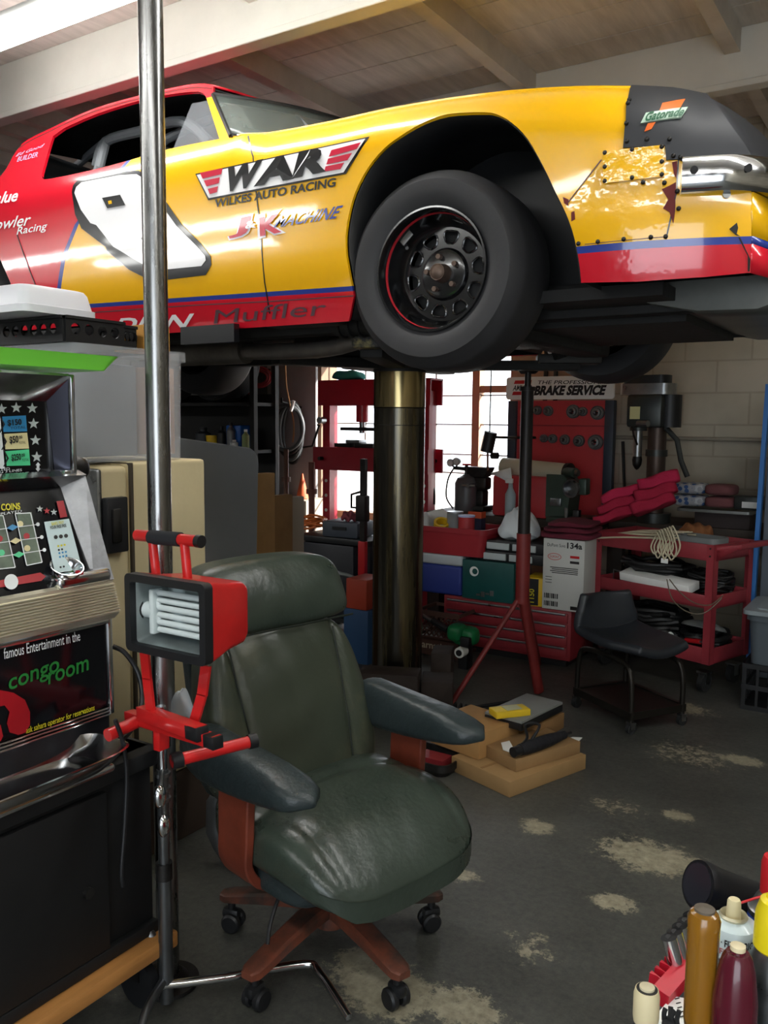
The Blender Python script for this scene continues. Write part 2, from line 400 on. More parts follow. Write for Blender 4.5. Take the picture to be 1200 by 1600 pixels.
def cpx(u, v):
    """(X, Z) where the sight line meets the near side skin"""
    d = ray(u, v); y = 2.55
    for _ in range(12):
        p = CAM+d*(y/d.y); y = .5*y+.5*S(p.x, p.z)
    p = CAM+d*(y/d.y); return (p.x, p.z)
def CP(*pts): return [cpx(*p) for p in pts]
def skin(name, items, parent=None, thick=.012, grid=.07, mirror=False, S=S, Sn=Sn, inner=None):
    """items: (loops, material or fn(x,z), offset, cuts).  Sheet pieces that follow the side of the car."""
    V = []; Fc = []; FM = []; NR = []; mats = []
    for loops, mf, off, cuts in items:
        bm = bmesh.new(); L = [[Vector((x, 0, z)) for x, z in lp] for lp in loops]
        tri = tessellate_polygon([[Vector((p.x, p.z, 0)) for p in lp] for lp in L]); flat = [bm.verts.new(p) for lp in L for p in lp]
        for t in tri:
            try: bm.faces.new([flat[i] for i in t])
            except ValueError: pass
        xs = [v.co.x for v in bm.verts]; zs = [v.co.z for v in bm.verts]
        def cut(co, no): bmesh.ops.bisect_plane(bm, geom=bm.verts[:]+bm.edges[:]+bm.faces[:], plane_co=co, plane_no=no, dist=1e-5)
        for (x1, z1), (x2, z2) in cuts: cut((x1, 0, z1), (z2-z1, 0, -(x2-x1)))
        if grid:
            i = math.ceil(min(xs)/grid)
            while i*grid < max(xs): cut((i*grid, 0, 0), (1, 0, 0)); i += 1
            i = math.ceil(min(zs)/grid)
            while i*grid < max(zs): cut((0, 0, i*grid), (0, 0, 1)); i += 1
        bmesh.ops.dissolve_degenerate(bm, dist=1e-5, edges=bm.edges[:])
        bmesh.ops.remove_doubles(bm, verts=bm.verts[:], dist=1e-5)
        bm.normal_update(); bm.verts.index_update(); o = len(V); n = len(bm.verts)
        P = [Vector((v.co.x, S(v.co.x, v.co.z), v.co.z)) for v in bm.verts]; N = [Sn(v.co.x, v.co.z) for v in bm.verts]
        Q = [p+q*off for p, q in zip(P, N)]; B = [p-q*thick for p, q in zip(Q, N)]
        V += Q+B
        for f in bm.faces:
            ix = [v.index for v in f.verts]; a, b_, c_ = Q[ix[0]], Q[ix[1]], Q[ix[2]]
            if (b_-a).cross(c_-a).y > 0: ix = ix[::-1]
            c = f.calc_center_median(); m = mf(c.x, c.z) if callable(mf) else mf
            if m not in mats: mats.append(m)
            Fc.append([i+o for i in ix]); FM.append(mats.index(m)); NR.append([N[i] for i in ix])
            mb_ = inner or m
            if mb_ not in mats: mats.append(mb_)
            Fc.append([i+o+n for i in ix[::-1]]); FM.append(mats.index(mb_)); NR.append([-N[i] for i in ix[::-1]])
        for e in bm.edges:
            if len(e.link_faces) == 1:
                f = e.link_faces[0]; c = f.calc_center_median(); m = mf(c.x, c.z) if callable(mf) else mf
                a, b_ = e.verts[0].index, e.verts[1].index
                q = [a+o, b_+o, b_+o+n, a+o+n]; nn = (V[q[1]]-V[q[0]]).cross(V[q[2]]-V[q[0]])
                cf = Vector((c.x, S(c.x, c.z), c.z))
                if nn.dot(V[q[0]]-cf) < 0: q = q[::-1]; nn = -nn
                Fc.append(q); FM.append(mats.index(m)); NR.append([nn.normalized()]*4)
        bm.free()
    if mirror:
        V = [Vector((p.x, 2*YC-p.y, p.z)) for p in V]; Fc = [f[::-1] for f in Fc]; NR = [[Vector((q.x, -q.y, q.z)) for q in r[::-1]] for r in NR]
    me = bpy.data.meshes.new(name); me.from_pydata([tuple(v) for v in V], [], Fc)
    for m in mats: me.materials.append(m)
    me.polygons.foreach_set('material_index', FM); me.polygons.foreach_set('use_smooth', [True]*len(Fc)); me.update()
    me.normals_split_custom_set([tuple(x) for r in NR for x in r])
    o = bpy.data.objects.new(name, me); COL.objects.link(o)
    if parent is not None: o.parent = parent
    return o
def paint(key, col, **k): return mat(key, col, k.pop('rough', .22), coat=.9, bump=.05, bs=2.6, **k)
P_RED = paint('car_red', '#d0162b'); P_YEL = paint('car_yellow', '#f2b705'); P_BLUE = paint('car_blue', '#2c3f93'); P_WHITE = mat('decal_white', '#f1f1f3', .25, coat=.7)
P_INK = mat('decal_black', '#101215', .3, coat=.5); P_DRED = mat('decal_red', '#c3183a', .3, coat=.5); P_SIL = mat('decal_gray', '#5a4048', .4); P_MAROON = mat('rust_primer', '#6a1f1c', .7)
P_BLK = mat('black_nose_rubber', '#2c2d30', .55, var=.12, vs=3); P_DARK = mat('underbody_black', '#131313', .7, var=.4, vs=7, bump=.1, bs=30)
ARCH = [(545, 502), (553, 463), (550, 447), (541, 400), (540, 370), (545, 335), (555, 300), (575, 262), (600, 232), (625, 213), (660, 192), (700, 178), (750, 175), (775, 178), (800, 192), (825, 218), (850, 262), (868, 300), (885, 335), (897, 370), (905, 410), (908, 442)]
def smp(L, n=4): return [(p.x, p.y) for p in smooth_path([(u, v, 0) for u, v in L], n)]
ARCH = ARCH[:3]+smp(ARCH[3:], 3)
NOSE = [(1000, 440), (1100, 433), (1173, 426), (1174, 368), (1174, 300), (1162, 262), (1128, 190), (1102, 152)]
TOPL = [(1050, 141), (985, 137), (900, 137), (800, 143), (700, 155), (600, 172), (520, 190), (430, 207), (385, 210), (361, 213)]
ROOFL = [(333, 148), (333, 134), (300, 133), (233, 147), (150, 170), (83, 200), (33, 227), (10, 263), (0, 276)]
NOSE = NOSE[:5]+smp(NOSE[5:], 3); TOPL = smp(TOPL, 2); ROOFL = ROOFL[:1]+smp(ROOFL[1:], 4)
RX, RZ = -4.11, 1.90
tail = [(-4.35, 2.43), (-4.9, 2.42), (-5.22, 2.38), (-5.25, 2.2), (-5.2, 1.95), (-4.7, 1.84)]
rarch = [(RX+.40*math.cos(a), RZ+.40*math.sin(a)) for a in [R(x) for x in (195, 180, 160, 135, 110, 90, 70, 45, 20, 0, -14)]]
_in = [(lp) for lp in [(-3.78, 1.79)]]
outline = [(-3.78, 1.79)]+CP((165, 527), (300, 518), (378, 513))+CP(*ARCH)+CP(*NOSE)+CP(*TOPL)+CP(*ROOFL)+tail+rarch
WINPX_ = [(100, 200), (150, 178), (217, 157), (267, 147), (310, 143), (322, 152), (343, 217), (263, 233), (167, 260), (80, 279), (66, 277), (68, 262), (82, 213)]
WINPX = smp(WINPX_[:6], 3)+smp(WINPX_[6:], 3); window = CP(*WINPX)
S1 = CP((93, 478), (550, 447)); S2 = CP((905, 385), (1173, 369)); RB = CP((208, 246), (190, 267), (123, 350), (103, 400), (93, 482))
def lz(s, x): return s[0][1]+(s[1][1]-s[0][1])*(x-s[0][0])/(s[1][0]-s[0][0])
ZR = cpx(330, 151)[1]; XYEL = cpx(300, 230)[0]
def offs(seg, d): return [(seg[0][0], seg[0][1]+d), (seg[1][0], seg[1][1]+d)]
def body_mat(x, z):
    front = x > -1.4
    s = S2 if front else S1; th = .021 if front else .017
    zz = lz(s, x)
    dent = front and x < fx(z)
    if z < zz-th: return P_REDD if dent else P_RED
    xb = None
    for (x1, z1), (x2, z2) in zip(RB, RB[1:]):
        if z2 <= z <= z1: xb = x1+(x2-x1)*(z-z1)/(z2-z1)
    if z > RB[0][1]:
        if z > ZR: return P_RED
        return P_YEL if x > RB[0][0] else P_RED
    if xb is None: xb = RB[-1][0]
    if x < xb-.028: return P_RED
    if x < xb: return P_BLUE
    if z < zz: return P_BLUE
    return P_YELD if dent and z < zdent(x) else P_YEL
D1 = CP((887, 318), (940, 250)); D2 = CP((940, 232), (1057, 222)); XD = cpx(1057, 300)[0]
def fx(z): return XD
def zdent(x): return D1[0][1]+(D1[1][1]-D1[0][1])*(x-D1[0][0])/(D1[1][0]-D1[0][0]) if x < D1[1][0] else D2[0][1]+(D2[1][1]-D2[0][1])*(x-D2[0][0])/(D2[1][0]-D2[0][0])
P_YELD = mat('car_yellow_dented', '#f2b705', .2, coat=.9, bump=.32, bs=5.5); P_REDD = mat('car_red_dented', '#d0162b', .2, coat=.9, bump=.3, bs=5)
cuts = [D1, D2, [(XD, 1), (XD, 3)], S1, offs(S1, -.017), S2, offs(S2, -.021), [(-9, ZR), (0, ZR)], [(-9, RB[0][1]), (0, RB[0][1])], [(RB[0][0], 1), (RB[0][0], 3)]]
for s1, s2 in zip(RB, RB[1:]): cuts += [[s1, s2], [(s1[0]-.028, s1[1]), (s2[0]-.028, s2[1])]]
body = carx(skin('side_panel', [([outline, window], body_mat, 0, cuts)], CAR, inner=P_DARK))
body['label'] = 'near side body panel in yellow and red with the white number'
far = carx(skin('side_panel', [([outline, window], body_mat, 0, cuts)], CAR, mirror=True, grid=.14, inner=P_DARK))
# ---- lettering and marks on the near side
LET = []
def deco(pts, m, off=.0035, hole=()): LET.append(([CP(*pts)]+[CP(*h) for h in hole], m, off, []))
E8 = [(113, 300), (115, 290), (124, 279), (140, 275), (186, 269), (217, 267), (235, 276), (262, 318), (284, 350), (315, 381), (330, 401), (331, 414), (322, 430), (262, 437), (231, 436), (203, 422), (168, 392), (166, 386), (128, 357), (118, 335)]
W8 = [(118, 302), (121, 293), (129, 286), (187, 275), (215, 273), (230, 282), (254, 321), (277, 353), (309, 385), (322, 400), (323, 407), (316, 416), (264, 421), (233, 418), (209, 404), (179, 386), (152, 352), (143, 349), (128, 328)]
deco(E8, P_INK, .003); deco(W8, P_WHITE, .006)
deco([(162, 310), (190, 305), (198, 321), (170, 326)], P_INK, .009); deco([(172, 315), (177, 314), (178, 319), (173, 320)], P_YEL, .011)
deco([(222, 372), (250, 368), (262, 385), (234, 390)], P_INK, .009)
deco([(306, 272), (578, 214), (541, 272), (326, 313)], P_INK, .003); deco([(309, 274), (572, 218), (538, 270), (328, 310)], P_WHITE, .006)
for b_ in ([(315, 271), (350, 264), (348, 273), (319, 280)], [(321, 283), (346, 278), (344, 287), (325, 292)], [(327, 296), (343, 292), (341, 301), (330, 304)],
           [(520, 236), (566, 224), (559, 234), (516, 246)], [(515, 249), (552, 240), (545, 251), (512, 258)], [(511, 261), (540, 255), (534, 265), (509, 269)]): deco(b_, P_DRED, .009)
def seam(pts, w=.005, m=None):
    P = CP(*pts)
    for (x1, z1), (x2, z2) in zip(P, P[1:]):
        d = Vector((z2-z1, -(x2-x1))).normalized()*w/2
        LET.append(([[(x1+d.x, z1+d.y), (x2+d.x, z2+d.y), (x2-d.x, z2-d.y), (x1-d.x, z1-d.y)]], m or P_INK, .003, []))
seam([(388, 213), (396, 245), (408, 360), (419, 470), (422, 490)]); seam([(27, 366), (44, 415), (63, 462)]); seam([(300, 477), (420, 471), (553, 462)], .004, P_SIL); seam([(94, 492), (300, 477)], .004, P_SIL)
seam([(914, 382), (1040, 370)], .002, P_SIL); seam([(1042, 368), (1057, 300), (1060, 250)], .004); seam([(887, 318), (940, 250)], .003, P_SIL)
for b_ in ([(1047, 290), (1056, 285), (1055, 330), (1052, 350), (1046, 332), (1036, 326), (1044, 312), (1034, 296)], [(880, 308), (889, 312), (888, 322), (882, 318)], [(893, 332), (898, 330), (899, 343), (893, 346)], [(1050, 254), (1058, 252), (1058, 282), (1053, 272)]): deco(b_, P_MAROON, .003)
for b_ in ([(1139, 358), (1151, 348), (1153, 356), (1150, 368), (1156, 369)], [(1153, 371), (1156, 371), (1172, 405), (1171, 424), (1168, 424), (1168, 400)]): deco(b_, P_INK, .003)
carx(skin('decals', LET, CAR, thick=.001, grid=.12))['label'] = 'black white and red lettering and number on the near side'
def text_norm(body, bold=0.):
    t = MB(); t.text(body, INK, Matrix(), 1., bold=bold, ext=0)
    xs = [p.x for p in t.v]; ys = [p.y for p in t.v]; a, b_, c_, d = min(xs), max(xs), min(ys), max(ys)
    return [((p.x-a)/(b_-a), (p.y-c_)/(d-c_)) for p in t.v], t.f
def skin_text(mb, body, m, A, B, C, off=.009, bold=0.):
    """lettering on the skin: A..B the base line, A..C the height (all places seen in the photograph)"""
    A, B, C = [Vector(cpx(*p)) for p in (A, B, C)]; uv, fs = text_norm(body, bold); vs = []
    for u, v in uv:
        q = A+(B-A)*u+(C-A)*v; n = Sn(q.x, q.y); vs.append(Vector((q.x, S(q.x, q.y), q.y))+n*off)
    a, b_, c_ = fs[0][:3]
    if (vs[b_]-vs[a]).cross(vs[c_]-vs[a]).y > 0: fs = [f[::-1] for f in fs]
    mb.add(vs, fs, m)
t = MB()
skin_text(t, 'W', P_INK, (348, 303), (402, 292), (359, 262), .010, .06); skin_text(t, 'A', P_INK, (399, 293), (462, 280), (409, 252), .0104, .06); skin_text(t, 'R', P_INK, (459, 280), (512, 269), (470, 239), .0108, .06)
skin_text(t, 'WILKES AUTO RACING', P_INK, (336, 325), (525, 292), (337, 312), .004, .03)
skin_text(t, 'J', P_WHITE, (355, 377), (390, 370), (362, 341), .004, .06); skin_text(t, 'K', P_WHITE, (404, 374), (448, 364), (403, 336), .004, .07); skin_text(t, 'J', P_DRED, (358, 374), (387, 368), (365, 344), .007, .03); skin_text(t, '&', P_WHITE, (385, 359), (402, 356), (386, 347), .008, .03)
skin_text(t, 'K', P_DRED, (408, 370), (442, 363), (407, 341), .0065, .04); skin_text(t, 'MACHINE', P_BLUE, (428, 357), (525, 342), (440, 337), .005, .02)
skin_text(t, 'Muffler', P_SIL, (335, 506), (508, 492), (338, 484), .004, .0)
skin_text(t, 'DIAN', P_WHITE, (178, 519), (290, 513), (190, 497), .004, .02)
skin_text(t, 'Value', P_WHITE, (-22, 322), (27, 315), (-14, 304), .004, .02); skin_text(t, 'Fowler', P_WHITE, (-18, 362), (46, 352), (-12, 344), .004, .01); skin_text(t, 'Racing', P_WHITE, (26, 371), (72, 363), (30, 355), .004, .01)
LAV = mat('decal_lavender', '#b9a3c8', .5)
skin_text(t, 'Ed Good', LAV, (25, 246), (66, 231), (30, 240), .004, .01); skin_text(t, 'BUILDER', LAV, (27, 254), (59, 246), (30, 246), .004, .01)
carx(t.build('lettering', CAR, flat=True))['label'] = 'sponsor lettering on the near side'
# ---- roof, deck, rear window, bonnet, front end: sheets from side to side
def across(mb, pts, m, bow=0., bowx=0., n=10, thick=None):
    """sheet from the near skin at each (x, z) to its mirror on the far side"""
    def fn(i, j):
        k = i*(len(pts)-1); a = int(min(k, len(pts)-2)); f = k-a
        x = pts[a][0]+(pts[a+1][0]-pts[a][0])*f; z = pts[a][1]+(pts[a+1][1]-pts[a][1])*f
        y0 = S(x, z); t = 2*j-1; w = 1-t*t
        return (x+bowx*w, y0+(2*YC-2*y0)*j, z+bow*w)
    mb.grid(fn, (len(pts)-1)*2, n, m)
roofp = CP(*ROOFL)
b_ = MB(); NRF = 1+5*4+1
across(b_, roofp[1:NRF], P_RED, .05); carx(b_.build('roof', CAR, solid=.01))
b_ = MB(); across(b_, [(x, z-.016) for x, z in roofp[1:NRF]], P_DARK, .05); carx(b_.build('headliner', CAR, solid=.006))
b_ = MB(); across(b_, roofp[NRF-1:]+[tail[0]], mat('rear_glass', '#30363a', .1, spec=.8), .02, -.1); carx(b_.build('rear_window', CAR, solid=.006))
b_ = MB(); across(b_, tail[:5], P_RED, .03, -.06); carx(b_.build('boot_deck', CAR, solid=.01))
b_ = MB(); across(b_, CP(*TOPL[:-1]), P_YEL, .04); carx(b_.build('bonnet', CAR, solid=.01))
WS = CP((361, 213), (333, 148)); WSG = mat('dusty_windshield', '#5f6763', .15, spec=.5, alpha=.8, var=.2, vs=5)
b_ = MB(); across(b_, [WS[0], ((WS[0][0]*.5+WS[1][0]*.5), WS[0][1]*.5+WS[1][1]*.5), WS[1]], WSG, .0, .30, 16)
carx(b_.build('windshield', CAR, solid=.006))['label'] = 'gray dusty windshield'
b_ = MB()
def edge(i, j):
    t = 2*j-1; y0 = S(*WS[1]); return None
for k, (x, z) in enumerate(WS):
    y0 = S(x, z); b_.tube([(x+.30*(1-(2*j/12-1)**2), y0+(2*YC-2*y0)*j/12, z) for j in range(13)], .012, BLACK)
b_.tube([(*([WS[0][0]]), S(*WS[0])-.002, WS[0][1]), (WS[1][0], S(*WS[1])-.002, WS[1][1])], .008, BLACK)
carx(b_.build('windshield_trim', CAR))
lw = cpx(1174, 300); zlw = lw[1]
fr = CP((1173, 426), (1173, 400), (1174, 368), (1174, 335), (1174, 300))
b_ = MB(); s2 = lz(S2, fr[0][0])
zz = [fr[0][1], s2-.021]; across(b_, [fr[0], (fr[2][0], s2-.021)], P_RED, 0, .1); across(b_, [(fr[2][0], s2-.021), (fr[2][0], s2)], P_BLUE, 0, .1); across(b_, [(fr[2][0], s2), fr[4]], P_YEL, 0, .1)
carx(b_.build('front_valance', CAR, solid=.01))
NC = CP((1174, 300), (1162, 262), (1128, 190), (1102, 152), (1050, 141), (990, 137))
b_ = MB(); across(b_, NC, P_BLK, .02, .08); carx(b_.build('nose_cover', CAR, solid=.01))['label'] = 'black rubber nose cover'
BN = [(986, 137), (1050, 140.5), (1102, 150), (1118, 166), (1142, 200), (1162, 226), (1173, 244), (1150, 250), (1068, 254), (1060, 250), (1041, 251), (1039, 228), (974, 232), (978, 190)]
GR = [([CP(*BN)], P_BLK, .008, [])]
GR += [([CP((1034, 166), (1069, 160), (1060, 176), (1029, 179))], mat('sport_orange', '#e06a25', .4), .011, []), ([CP((1001, 196), (1009, 181), (1073, 173), (1063, 188))], mat('sport_pale', '#b9d0bd', .4), .013, []), ([CP((1012, 196), (1024, 194), (1018, 204), (1007, 208))], MATS['sport_orange'], .011, [])]
no = carx(skin('nose_side_cover', GR, CAR, thick=.006)); no['label'] = 'black rubber side of the nose with a drink maker sticker'
t = MB(); skin_text(t, 'Gatorade', mat('sport_green', '#1d5a3a', .5), (1006, 195), (1064, 187), (1012, 181), .016, .03); carx(t.build('sticker_lettering', CAR, flat=True))
pp = carx(skin('patch_plate', [([CP((942, 239), (1037, 228), (1038, 277), (944, 288))], mat('plate_yellow', '#f2b705', .18, coat=.9, bump=.5, bs=9), .011, [])], CAR, thick=.009)); pp['label'] = 'yellow riveted repair plate'
rv = MB()
for u, v in [(946, 240), (988, 235), (1034, 231), (946, 262), (946, 284), (988, 279), (1034, 254), (1034, 274), (983, 160), (981, 165), (979, 195), (980, 222), (1011, 219), (1046, 219), (1052, 245), (905, 381), (935, 378), (975, 374), (1017, 371), (1040, 370), (1060, 327), (1058, 300), (1038, 287), (1005, 286), (1063, 247)]:
    x, z = cpx(u, v); n = Sn(x, z); rv.sph(Vector((x, S(x, z), z))+n*.009, .007, DSTEEL, 8)
x, z = cpx(1135, 304); rv.cyl(Vector((x, S(x, z), z)), Vector((x, S(x, z), z))+Sn(x, z)*.006, .011, STEEL, n=14)
carx(rv.build('rivets', CAR))
# chrome bumper: a pressed section that wraps the nose
b_ = MB(); z0 = at(1130, 270, Y=2.6).z; xs = at(1060, 272, Y=2.53).x; xe = fr[4][0]+.02
path = [(xs, S(xs, z0)-.012), (xs+.08, S(xs+.08, z0)-.016), (xe-.06, S(xe-.06, z0)-.014), (xe+.0, S(xe-.02, z0)+.03), (xe+.04, S(xe-.02, z0)+.11), (xe+.09, S(xe-.03, z0)+.3), (xe+.12, YC)]
path = path+[(x, 2*YC-y) for x, y in path[-2::-1]]; pth = smooth_path([(x, y, 0) for x, y in path], 5); secs = []
for i, p in enumerate(pth):
    t_ = (pth[min(i+1, len(pth)-1)]-pth[max(i-1, 0)]).normalized(); n = Vector((t_.y, -t_.x, 0))
    secs.append([Vector((p.x, p.y, z0))+n*a+Vector((0, 0, b__)) for a, b__ in ((.0, -.048), (.012, -.05), (.02, -.042), (.026, -.02), (.027, .01), (.022, .034), (.012, .046), (-.01, .05), (-.03, .05), (-.03, -.048))])
b_.loft(secs, CHROME)
for u in (1086, 1164, 1191):
    q = at(u, 270, Y=2.56)
    if u < 1180: b_.cyl((q.x, S(q.x, z0)-.04, z0+.005), (q.x, S(q.x, z0)-.055+.01, z0+.005), .011, INK, n=12)
carx(b_.build('bumper', CAR))['label'] = 'chrome front bumper'
# clear vent pane and roll cage, dark interior
LEX = mat('lexan', '#767b80', .06, spec=.6, alpha=.4, bump=.3, bs=12)
carx(skin('vent_pane', [([CP((297, 158), (322, 153), (343, 217), (266, 233))], LEX, -.012, [])], CAR, thick=.003))['label'] = 'clear plastic vent pane'
CG = mat('cage_gray', '#7e8286', .4, var=.1)
cg = MB()
def cin(u, v, y): p = at(u, v, Y=y); return p
cg.tube([cin(150, 260, 2.95), cin(165, 222, 2.95), cin(220, 205, 2.95), cin(285, 190, 2.95), cin(330, 225, 2.85)], .024, CG, sm=4)
cg.tube([cin(165, 222, 2.95), cin(155, 262, 2.9), cin(140, 300, 2.9)], .024, CG); cg.tube([cin(90, 285, 3.3), cin(130, 250, 3.1), cin(160, 225, 2.98)], .02, CG)
zf = 2.0
for y in (2.92, 3.98): cg.tube([(-3.35, y, zf), (-3.35, y, 2.5), (-3.2, y+(.1 if y < YC else -.1), 2.74), (-2.55, y+(.1 if y < YC else -.1), 2.76), (-2.15, y, 2.42), (-2.05, y, zf)], .022, CG, sm=3)
cg.tube([(-3.25, 3.0, 2.70), (-3.25, 3.9, 2.70)], .022, CG)
carx(cg.build('roll_cage', CAR))
ib = MB(); ib.box2((-3.9, 2.62, 1.84), (-1.95, 4.28, 1.88), P_DARK); ib.box2((-1.98, 2.66, 1.84), (-1.94, 4.24, 2.42), P_DARK); ib.box2((-2.35, 2.75, 2.3), (-2.0, 4.15, 2.42), P_DARK); ib.box2((-3.95, 2.66, 1.84), (-3.9, 4.24, 2.40), P_DARK)
carx(ib.build('cabin_floor', CAR))
st = MB(); st.pillow(lambda x, y, z: (-3.0+.26*x, 3.95-.55+.24*y+.35, 2.02+.07*z), BLACK, 6); st.pillow(lambda x, y, z: (-3.25+.06*x-.1*z, 3.75+.24*y, 2.28+.27*z), BLACK, 6); carx(st.build('racing_seat', CAR))
# inner wings (wheel housings) and underbody
def liner(mb, pts, depth, m, sgn=1):
    n = len(pts); cx = sum(p[0] for p in pts)/n; cz = sum(p[1] for p in pts)/n
    q = [(cx+(x-cx)*.985, cz+(z-cz)*.985) for x, z in pts]
    def yy(x, z, d): y = S(x, z)+.012+d; return y if sgn > 0 else 2*YC-y
    rows = [[(x, yy(x, z, d), z) for x, z in q] for d in (0, depth*.5, depth)]
    mb.loft(rows, m, closed=False)
    mb.prism([(x, z) for x, z in q], .01, m, Matrix(((1, 0, 0, 0), (0, 0, 1, yy(cx, cz, depth)), (0, 1, 0, 0), (0, 0, 0, 1))))
LIN = mat('black_inner_wing', '#141517', .38, var=.3, vs=5, bump=.1, bs=8)
fa = CP(*ARCH)
for sg in (1, -1):
    ub = MB(); liner(ub, fa, .46, LIN, sg); carx(ub.build('wheel_housing', CAR, solid=.004))
    ub = MB(); liner(ub, rarch, .42, LIN, sg); carx(ub.build('wheel_housing', CAR, solid=.004))
ub = MB()
ub.box2((-5.1, 2.66, 1.86), (-3.8, 4.24, 2.0), P_DARK); ub.box2((-1.95, 3.05, 1.75), (-.75, 3.85, 1.9), P_DARK); ub.box2((-1.2, 2.75, 1.80), (-.75, 4.15, 1.84), P_DARK)
for y in (2.78, 4.12): ub.box((-2.9, y, 1.79), (1.9, .09, .1), P_DARK, bev=.01)
for y in (3.0, 3.9): ub.box((-1.3, y, 1.83), (1.5, .08, .12), P_DARK, bev=.01)
ub.box((-1.4, YC, 1.76), (.16, 1.1, .1), P_DARK, bev=.02); ub.box((-2.25, YC, 1.80), (.9, .26, .22), P_DARK, bev=.06); ub.tube([(-2.7, YC, 1.84), (-4.1, YC, 1.84)], .04, P_DARK); ub.tube([(-4.17, 2.7, 1.9), (-4.17, 4.2, 1.9)], .05, P_DARK); ub.sph((-4.17, YC, 1.9), .14, P_DARK)
for y in (2.74, 4.16):
    ub.tube([(-1.42, y+(.1 if y < YC else -.1), 1.78), (-1.55, YC+(y-YC)*.6, 1.72)], .025, P_DARK); ub.tube([(-1.42, y+(.1 if y < YC else -.1), 1.98), (-1.5, YC+(y-YC)*.6, 2.0)], .02, P_DARK)
carx(ub.build('underbody', CAR))
ex = MB(); EXM = mat('exhaust_pipe', '#6d6863', .45, .7, var=.3, vs=9)
ex.tube([(-1.9, 2.95, 1.78), (-2.1, 2.92, 1.71), (-2.5, 2.9, 1.70), (-3.9, 2.86, 1.74)], .035, EXM, sm=4, n=14); ex.box((-2.05, 2.62, 1.775), (.32, .1, .035), P_DARK, bev=.008); ex.tube([(-2.6, 2.9, 1.71), (-3.1, 2.9, 1.71)], .06, EXM, n=16)
ex.cyl((-1.75, 2.75, 1.77), (-2.0, 2.75, 1.77), .04, P_DARK); 
for k in range(5): ex.cyl((-1.78-.045*k, 2.75, 1.77), (-1.795-.045*k, 2.75, 1.77), .05, P_DARK)
carx(ex.build('exhaust', CAR))
sk = MB(); ch = [cpx(378, 513), cpx(300, 518)]
p1, p2 = CP((378, 505), (295, 512)); sk.box(((p1[0]+p2[0])/2, 2.53, p1[1]-.04), (abs(p1[0]-p2[0]), .03, .07), P_INK); carx(sk.build('jack_point', CAR))
# sheet metal pan under the nose
pn = MB(); GAL = mat('galvanised_pan', '#6d6f6b', .38, .6, var=.2, vs=4)
prof = [(-.90, 1.86), (-.895, 1.83), (-.86, 1.80), (-.70, 1.765), (-.52, 1.76), (-.43, 1.79), (-.42, 1.86)]
pn.loft([[(x+.02, y, z) for x, z in prof] for y in (2.9, 3.1, 3.45, 3.8, 4.0)], GAL, closed=False); pn.prism([(x+.02, z) for x, z in prof], .006, GAL, Matrix(((1, 0, 0, 0), (0, 0, 1, 2.9), (0, 1, 0, 0), (0, 0, 0, 1)))); carx(pn.build('nose_pan', CAR, solid=.004))
